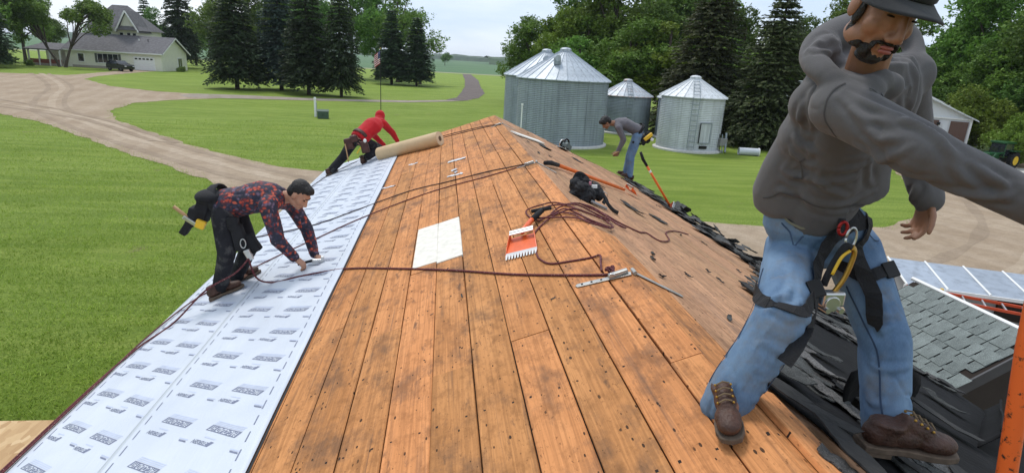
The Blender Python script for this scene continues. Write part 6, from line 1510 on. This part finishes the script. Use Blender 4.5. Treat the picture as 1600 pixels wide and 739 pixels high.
S = lambda pts, h=.0085: [PS(x, y, h) for x, y in pts]
g0 = p_floral_grab
rope('dark red rope running from the near roof anchor straight across to the bent worker', S([(.945, 2.99), (.86, 3.06), (.72, 3.19), (.45, 3.46), (.06, 3.91), (-.43, 4.42), (-.80, 4.76)])+S([(-1.2, 4.93), (-1.43, 5.0)], .018)+[V(-1.56, 4.96, 3.30), g0])
rope('dark red rope tail hanging from the patterned shirt worker down along the left eave', [g0, V(-1.72, 4.90, 3.36), V(-1.95, 4.86, 3.22)]+S([(-2.17, 4.75), (-2.28, 4.4), (-2.33, 3.9), (-2.335, 3.0), (-2.33, 1.5), (-2.30, -1.0)], .02))
rope('upper of two dark ropes from the middle anchor crossing the underlayment', S([(.95, 6.57), (.75, 6.69), (.52, 6.83), (.07, 6.98), (-.39, 7.16)])+S([(-.98, 6.98), (-1.41, 6.9), (-1.83, 7.06), (-2.26, 7.3)], .02), .0065, ROPED)
rope('lower of two ropes from the middle anchor, slanting to the left eave', S([(.93, 6.52), (.5, 6.57), (.07, 6.69), (-.36, 6.68)])+S([(-.91, 6.43), (-1.27, 6.18), (-1.62, 5.94), (-1.91, 5.66), (-2.10, 5.45), (-2.24, 5.15), (-2.31, 4.6), (-2.315, 4.0), (-2.31, 2.0), (-2.31, -1.0)], .02), .0065)
rope('upper of two ropes from the far anchor behind the paper roll', S([(1.02, 10.6), (.68, 11.05), (-.02, 11.50), (-.6, 11.75)]), .0065, ROPED)
rope('lower of two ropes from the far anchor behind the paper roll', S([(1.02, 10.5), (.68, 10.85), (-.02, 11.25), (-.6, 11.5)]), .0065, ROPED)
rope('rope along the far end of the underlayment under the crouching worker', S([(-1.1, 11.95), (-1.49, 11.85), (-1.81, 11.5), (-2.09, 10.89), (-2.23, 10.0), (-2.28, 9.0)], .02), .0065, ROPED)
# loose coil
path = [(0.915, 3.077), (0.938, 3.19), (0.963, 3.309), (0.914, 3.317), (0.802, 3.363), (0.689, 3.426), (0.645, 3.546), (0.637, 3.657), (0.65, 3.852), (0.67, 4.047), (0.717, 4.169), (0.802, 4.286), (0.882, 4.352), (0.953, 4.364), (1.03, 4.316), (1.141, 4.364), (1.246, 4.402), (1.282, 4.262), (1.275, 4.14), (1.186, 4.018), (1.105, 4.04), (1.024, 4.058), (0.953, 4.189), (0.854, 4.293), (0.78, 4.363), (0.717, 4.494), (0.698, 4.661), (0.727, 4.736), (0.819, 4.729), (0.921, 4.675), (0.992, 4.569), (1.038, 4.358), (1.16, 4.327), (1.278, 4.347), (1.342, 4.465), (1.308, 4.524), (1.19, 4.52), (1.063, 4.472), (0.957, 4.572), (0.855, 4.611), (0.773, 4.546), (0.737, 4.451), (0.758, 4.334), (0.851, 4.375), (0.961, 4.407), (1.02, 4.27), (1.072, 4.049), (1.185, 4.076), (1.227, 4.036), (1.126, 3.924), (1.04, 3.985), (0.996, 4.239), (0.92, 4.372), (0.851, 4.375), (0.941, 4.488), (1.065, 4.568), (1.259, 4.798), (1.336, 4.7), (1.371, 4.403), (1.451, 4.381), (1.446, 4.522), (1.354, 4.62), (1.223, 4.655), (1.114, 4.611), (1.241, 4.725), (1.394, 4.761), (1.468, 4.664), (1.563, 4.638), (1.669, 4.648), (1.79, 4.801), (1.87, 4.687), (2.103, 5.04), (2.268, 5.542), (2.61, 6.111), (2.912, 6.435)]
P3 = [PS(x, y, .0075+(.004*(i % 5) if 10 < i < 64 else 0)) for i, (x, y) in enumerate(path)]
rope('dark red rope in loose loops on the ridge beside the orange scraper', P3, .0066, ROPE, 5)
# knot at the anchor
kn = [PS(.945, 3.02, .012)+V(.022*math.cos(a)*(1+.3*math.sin(3*a)), .03*math.sin(2*a), .014+.012*math.sin(3*a)) for a in [i*.5 for i in range(26)]]
o = MB().tube(spline(kn, 3), .0075, 7).build('rope_knot', ROPE, None, True, label='dark red rope knot tied to the near roof anchor', cat='knot')

def anchor(label, y, xl, xr, dyl, dyr):
    e = empty('roof_anchor', PS(XR, y, 0), 0, label, 'roof anchor', 'hinged ridge anchors'); c = e.location
    PLT = galv('anchor_steel', (.50, .50, .47), .42, .6)
    a, b = PL(XR-.012, y, .004), PL(xl, y+dyl, .004); d_ = (b-a).normalized(); s_ = V(0, 1, 0)-d_*d_.y; s_.normalize()
    q = [a+s_*.019-c, b+s_*.019-c, b+d_*.012-c, b-s_*.019-c, a-s_*.019-c]
    MB().slab(q, NL, .005).build('left_strap', PLT, e, bevel=.001)
    a2, b2 = PR(.012, y, .004), PR(xr, y+dyr, .004); d2 = (b2-a2).normalized(); s2 = V(0, 1, 0)-d2*d2.y; s2.normalize()
    MB().slab([a2-s2*.019-c, b2-s2*.019-c, b2+d2*.012-c, b2+s2*.019-c, a2+s2*.019-c], NR, .005).build('right_strap', PLT, e, bevel=.001)
    MB().tube([V(0, -.03, .012), V(0, .03, .012)], .011, 10).build('hinge', PLT, e)
    MB().box(PL(XR-.075, y+dyl*.3, .022)-c, (.11, .03, .022), Matrix((TL, V(0, 1, 0), NL)).transposed()).build('bracket', PLT, e, bevel=.004)
    MB().tube([p_-c for p_ in ringpts(PL(XR-.105, y+dyl*.4, .022), .020, (.1, .4, 1), 1.2)], .005, 8).build('ring', STEEL, e, True)
    for k in range(3):
        f = .55+.18*k; MB().tube([a.lerp(b, f)+NL*.003-c, a.lerp(b, f)+NL*.009-c], .006, 8).build('nail_head', DARKM, e)
    return e
anchor('hinged metal roof anchor on the ridge nearest the camera, with red rope knotted to it', 2.93, .76, .26, .06, -.06)
anchor('hinged metal roof anchor at the middle of the ridge holding two ropes', 6.50, .84, .20, .03, -.15)
anchor('hinged metal roof anchor at the far end of the ridge', 10.55, .86, .22, .03, -.1)

# ---- orange shingle scrapers
ORANGE = M('orange_paint', (.72, .115, .022), .42, var=.12, vscale=18); ORH = M('orange_fibreglass', (.74, .15, .02), .38, var=.15, vscale=12)
def scraper_head(e, F, L=.26, W=.21):
    """local: +y towards handle"""
    T = lambda x, y, z: F(V(x, y, z))
    w0, w1 = W/2, W/2*.78; hz = .012
    MB().add([T(-w0, .03, .006), T(w0, .03, .006), T(w1, L, .038), T(-w1, L, .038), T(-w0, .03, .010), T(w0, .03, .010), T(w1, L, .043), T(-w1, L, .043)], [(3, 2, 1, 0), (4, 5, 6, 7), (0, 1, 5, 4), (1, 2, 6, 5), (2, 3, 7, 6), (3, 0, 4, 7)]).build('blade', ORANGE, e)
    tb = MB(); n = 11; P = []
    for i in range(n):
        a = -w0+2*w0*i/n; b = -w0+2*w0*(i+1)/n; m_ = (a+b)/2
        tb.add([T(a+.002, .045, .0135), T(b-.002, .045, .0135), T(m_+.005, -.012, .004), T(m_-.005, -.012, .004)], [(0, 1, 2, 3)])
    tb.add([T(-w0, .035, .0125), T(w0, .035, .0125), T(w0*.97, .075, .018), T(-w0*.97, .075, .018)], [(0, 1, 2, 3)])
    o = tb.build('toothed_edge', STEEL, e); sm = o.modifiers.new('t', 'SOLIDIFY'); sm.thickness = .003
    for s in (-1, 1):
        MB().add([T(s*w0, .05, .008), T(s*w1, L, .04), T(s*w1, L, .085), T(s*w0*.9, L*.55, .05)], [(0, 1, 2, 3)]).build('side_wall', ORANGE, e).modifiers.new('t', 'SOLIDIFY').thickness = .004
    MB().add([T(-w1, L-.05, .085), T(w1, L-.05, .085), T(w1, L+.005, .098), T(-w1, L+.005, .098)], [(0, 1, 2, 3)]).build('fulcrum_plate', STEEL, e).modifiers.new('t', 'SOLIDIFY').thickness = .006
    MB().tube([T(-w1, L-.02, .085), T(w1, L-.02, .085)], .008, 8).build('cross_bar', DARKM, e)
def Frame(o, yd, n):
    yd = V(yd).normalized(); n = V(n); n = (n-yd*yd.dot(n)).normalized(); x = yd.cross(n); Mx = Matrix((x, yd, n)).transposed(); return lambda v: V(o)+Mx @ v
e = empty('shingle_scraper', PL(.54, 3.72), 0, 'orange toothed shingle scraper lying head first on the planks beside the rope coil', 'scraper')
c = e.location; Fm = Frame(V(0, 0, .004), PL(.62, 4.1)-PL(.54, 3.72), NL); scraper_head(e, Fm, .30, .225)
MB().tube([Fm(V(0, .29, .075)), Fm(V(0.02, .50, .05)), Fm(V(.045, .62, .045))], .020, 10).build('handle', ORANGE, e, True)
MB().tube([Fm(V(.045, .61, .045)), Fm(V(.075, .70, .045)), Fm(V(.12, .78, .05))], [.022, .024, .02], 10).build('grip', BLACKP, e, True)
MB().tube([Fm(V(.03, .80, .055)), Fm(V(.19, .76, .055))], .016, 8).build('cross_grip', BLACKP, e, True)

e = empty('shingle_scraper', V(1.157, 6.542, 4.10), 0, 'orange handled scraper with black grip lying behind the black bag', 'scraper'); c = V(e.location)
a, b, d2, f2 = V(1.157, 6.542, 4.125)-c, V(1.397, 6.996, 4.03)-c, V(2.627, 8.158, 3.515)-c, V(2.74, 8.20, 3.465)-c
MB().tube([a, a.lerp(b, .4)+V(0, 0, .012), b], [.026, .029, .025], 10).build('grip', BLACKP, e, True)
MB().tube([b, d2], .023, 10).build('handle', ORH, e, True)
Fm = Frame(f2+V(.12, .13, -.06), (d2-f2), NR); scraper_head(e, Fm, .18, .2)

e = empty('shingle_scraper', V(3.81, 9.2, 2.99), 0, 'orange handled scraper with black grip standing upright in the torn shingles', 'scraper'); c = V(e.location)
t0, t1, t2 = V(3.168, 9.2, 3.919)-c, V(3.30, 9.2, 3.70)-c, V(3.80, 9.2, 3.02)-c
MB().tube([t0, t0.lerp(t1, .5)+V(-.012, 0, -.005), t1], [.022, .026, .022], 10).build('grip', BLACKP, e, True); MB().tube([t1, t2], .020, 10).build('handle', ORH, e, True)
MB().tube([t1.lerp(t2, .10), t1.lerp(t2, .15)], .0212, 10).build('label_band', WHITE, e)
Fm = Frame(t2+V(.06, -.02, -.09), (t1-t2)+V(-.3, 0, .1), (.6, -.6, .5)); scraper_head(e, Fm, .16, .2)

e = empty('pole', V(1.525, 1.14, 3.95), 0, 'upright orange tool shaft at the bottom right edge of the picture', 'pole')
def tarry():
    m, nt, bs = new_mat('orange_tarred'); p_ = coords(nt); n_ = noise_n(nt, p_, 38, 5, .7)
    k = mixc(nt, ramp(nt, n_, [(.56, (0, 0, 0)), (.63, (1, 1, 1))]), (.74, .13, .02), (.02, .014, .012)); nt.links.new(k, bs.inputs['Base Color']); bs.inputs['Roughness'].default_value = .45; return m
MB().tube([V(.0, 0, 0), V(-.022, .023, .27), V(-.049, .056, .63), V(-.075, .08, 1.05)], .023, 14).build('shaft', tarry(), e, True)
MB().tube([V(0, 0, -.02), V(0, 0, .05)], .030, 14).build('ferrule', DARKM, e)
Fm = Frame(V(0.02, -.2, -.02), (0, 1, .1), NR); scraper_head(e, Fm, .2, .2)

# ---- black tool bag heap with straps
e = empty('tool_bag', PR(.27, 5.2), 0, 'crumpled black tool belt bag dumped on the ridge beside the rope coil', 'bag'); c = V(e.location)
mb = MB(); rnd = random.Random(4)
for q, r in (((-.02, -.02, .07), (.13, .11, .085)), ((.06, .10, .07), (.10, .10, .075)), ((-.09, .04, .12), (.09, .08, .06)), ((.02, .09, .14), (.08, .06, .05)), ((-.06, .10, .16), (.05, .04, .06)), ((.12, .04, .05), (.07, .09, .06)), ((-.12, -.02, .05), (.06, .06, .05)), ((-.03, -.1, .03), (.09, .06, .04))): mb.ellipsoid(q, r, Matrix.Rotation(rnd.uniform(0, 3), 3, 'Y'))
me = remeshed(mb, 'bag_body', BLACKP, .009, 3)
for v in me.vertices: v.co += v.normal*(.014*mnoise.noise(v.co*16)-.012*math.exp(-(mnoise.noise(v.co*22+V(3, 1, 0))/.12)**2))
mkobj('bag_body', me, e)
MB().tube(spline([(-.12, .05, .16), (-.08, .09, .215), (-.02, .12, .20), (.03, .13, .16)], 5), (.030, .006), 6).build('flap', BLACKP, e, True)
for pts, m_ in (([(.13, .0, .08), (.18, -.02, .03), (.20, -.06, -.02), (.26, -.05, -.08), (.33, .02, -.12)], BLACKW), ([(.10, .12, .12), (.17, .12, .08), (.20, .06, .0), (.17, .0, -.03)], BLACKW), ([(-.10, .04, .12), (-.15, 0, .05), (-.14, -.06, .0)], BLACKW)): MB().tube(spline(pts, 5), (.018, .003), 6).build('strap', m_, e, True)
MB().tube([(.02, -.13, .02), (.18, -.10, -.055)], .012, 8).build('tool_handle', M('grey_plastic', (.3, .31, .32), .6), e, True)
MB().box((.075, .01, .125), (.05, .02, .03)).build('tag', WHITE, e); MB().box((.03, .0, .155), (.02, .02, .03)).build('buckle', M('pink_tag', (.5, .2, .25), .6), e)
MB().tube(ringpts((.19, .10, .03), .045, (.3, .6, .5)), .003, 6).build('wire_ring', STEEL, e, True)

# ---- paper roll
a, b = V(-1.14, 11.0, 3.44), V(-.05, 10.35, 3.855)
e = empty('paper_roll', (a+b)/2, 0, 'tan roll of underlayment lying across the slope before the crouching worker', 'roll'); c = V(e.location)
TAN = M('kraft_paper', (.56, .40, .235), .7, var=.08, vscale=5)
MB().tube([a-c, b-c], .125, 32).build('wound_paper', TAN, e, True).modifiers.new('b', 'EDGE_SPLIT')
d_ = (b-a).normalized()
for q, s in ((a, -1), (b, 1)):
    for r_ in (.115, .095, .075): MB().tube([q-c+d_*s*.001, q-c+d_*s*(.002+.02*(.125-r_))], r_, 28).build('layer', M('kraft_edge', (.66, .52, .34), .8), e)
    MB().tube([q-c, q-c+d_*s*.006], .045, 20).build('core_tube', M('core_dark', (.12, .08, .05), .9), e)
# ---- white board near the far ridge
w_ = plank_mesh(.15, 1.15, .02); w_.materials.append(M('white_board', (.74, .71, .64), .6, var=.05)); o = mkobj('loose_board', w_); tag(o, 'white loose board lying across the far ridge', 'board')
a, b = PR(.02, 9.3, .03), PR(.72, 10.4, .03); fx = frame(b-a, NR); o.matrix_world = Matrix.Translation((a+b)/2) @ fx.to_4x4() @ Matrix.Rotation(R(-90), 4, 'Z')
# ---- circular saw at the far right
e = empty('circular_saw', PR(1.33, 11.55, .01), R(35), 'dark circular saw standing on the far right slope above the grain bin', 'saw'); e.rotation_euler = (0, math.atan(S2), R(35))
SAWG = M('saw_grey', (.10, .13, .13), .4, var=.2)
MB().box((0, 0, .012), (.28, .16, .008)).build('base_plate', STEEL, e); MB().tube([(0, .05, .11), (0, .075, .11)], .095, 24).build('blade_guard', STEEL, e, bevel=.004)
MB().tube([(0, .045, .09), (0, .049, .09)], .088, 24).build('blade', DARKM, e); MB().tube([(0, -.10, .10), (0, .05, .10)], .055, 16).build('motor', SAWG, e, bevel=.006)
MB().tube(spline([(-.05, 0, .15), (-.02, 0, .21), (.06, 0, .21), (.11, 0, .14)], 4), .018, 8).build('handle', DARKM, e, True); MB().box((.10, -.04, .08), (.08, .07, .10)).build('battery', SAWG, e, bevel=.008)
# ---- hand tacker in the patterned worker's hands
e = empty('hammer_tacker', PL(-1.11, 5.17, .03), R(10), 'silver and black hammer tacker held against the underlayment by the bent worker', 'stapler')
MB().box((.03, 0, .018), (.10, .03, .035)).build('head', STEEL, e, bevel=.006); MB().tube([(-.02, 0, .02), (-.14, -.03, .0)], .013, 8).build('grip', BLACKP, e, True); MB().box((.07, 0, .045), (.03, .028, .03)).build('striker', STEEL, e, bevel=.004)

# ------------------------------------------------------------------ yard beside the building
sh = empty('low_shed', (10.0, 10.8, 0), R(-23), 'low grey shed with pale ribbed metal roof below the right side of the building', 'shed')
PALEM = galv('pale_metal', (.38, .43, .50), .45, .25); GREYW = siding_mat('grey_wall', (.30, .31, .32), .25, 0)
Ls, Ds, hs_ = 5.2, 1.25, 1.12
MB().box((Ls/2, Ds/2, hs_/2-.02), (Ls-.1, Ds-.1, hs_-.04)).build('wall', GREYW, sh)
for k in range(7):
    x0 = -.1+k*.765; MB().slab([(x0, -.12, hs_), (x0+.755, -.12, hs_), (x0+.755, Ds+.1, hs_+.16), (x0, Ds+.1, hs_+.16)], (0, 0, 1), .012).build('roof_panel', PALEM, sh)
    MB().tube([(x0, -.125, hs_+.022), (x0, Ds+.1, hs_+.182)], .022, 6).build('roof_rib', WHITE, sh)
MB().box((Ls/2, -.13, hs_-.02), (Ls+.3, .03, .07)).build('fascia', WHITE, sh); MB().box((2.2, .02, hs_-.30), (1.1, .1, .42)).build('opening_shade', UNDER, sh)  # solid box painted near-black for the shade inside the shed
MB().box((2.85, -.01, hs_-.30), (.12, .1, .5)).build('post', WHITE, sh)
ld = empty('flat_trailer', (8.7, 8.9, 0), R(-33), 'flat trailer loaded with pale metal sheets behind the grey shingled entry roof', 'trailer')
MB().box((1.6, -.55, .95), (3.8, 1.5, .10)).build('deck', DARKM, ld)
for k in range(3): MB().box((1.5+.1*k, -.5+.03*k, 1.03+.045*k), (3.4, 1.15, .035)).build('metal_sheet', PALEM if k != 1 else WHITE, ld)
for s in (-1, 1):
    for x_ in (1.2, 2.0): MB().tube([(x_, -.55+s*.72, .36), (x_, -.55+s*.92, .36)], .36, 18).build('wheel', TYRE, ld)
for y_ in (.14, -1.24): MB().box((1.6, y_, 1.08), (3.8, .04, .22)).build('side_rail', M('trailer_grey', (.42, .43, .44), .6), ld)
la = empty('ladder', (9.3, 9.75, 1.42), R(-35), 'orange fibreglass ladder lying on the loaded trailer', 'ladder')
for y_ in (0, -.44): MB().box((1.7, y_, 0), (3.9, .025, .05)).build('rail', M('ladder_orange', (.60, .075, .02), .45), la)
for k in range(12): MB().tube([(.05+.3*k, 0, 0), (.05+.3*k, -.44, 0)], .018, 8).build('rung', STEEL, la)
MB().box((.32, .0, .05), (.05, .06, .05)).build('clip', YELP, la)
# ------------------------------------------------------------------ thin summer haze
hz = MB().box((0, 1400, 19.5), (5400, 4300, 41)).build('haze', None)
hm, hnt, hb = new_mat('haze_air'); hnt.nodes.clear()
ho = hnt.nodes.new('ShaderNodeOutputMaterial'); hv = hnt.nodes.new('ShaderNodeVolumePrincipled')
hv.inputs['Color'].default_value = (.80, .87, .95, 1); hv.inputs['Density'].default_value = .00013; hv.inputs['Anisotropy'].default_value = .2
hnt.links.new(hv.outputs[0], ho.inputs['Volume']); hz.data.materials.clear(); hz.data.materials.append(hm)
tag(hz, 'pale thin haze over the fields', 'haze', kind='stuff')
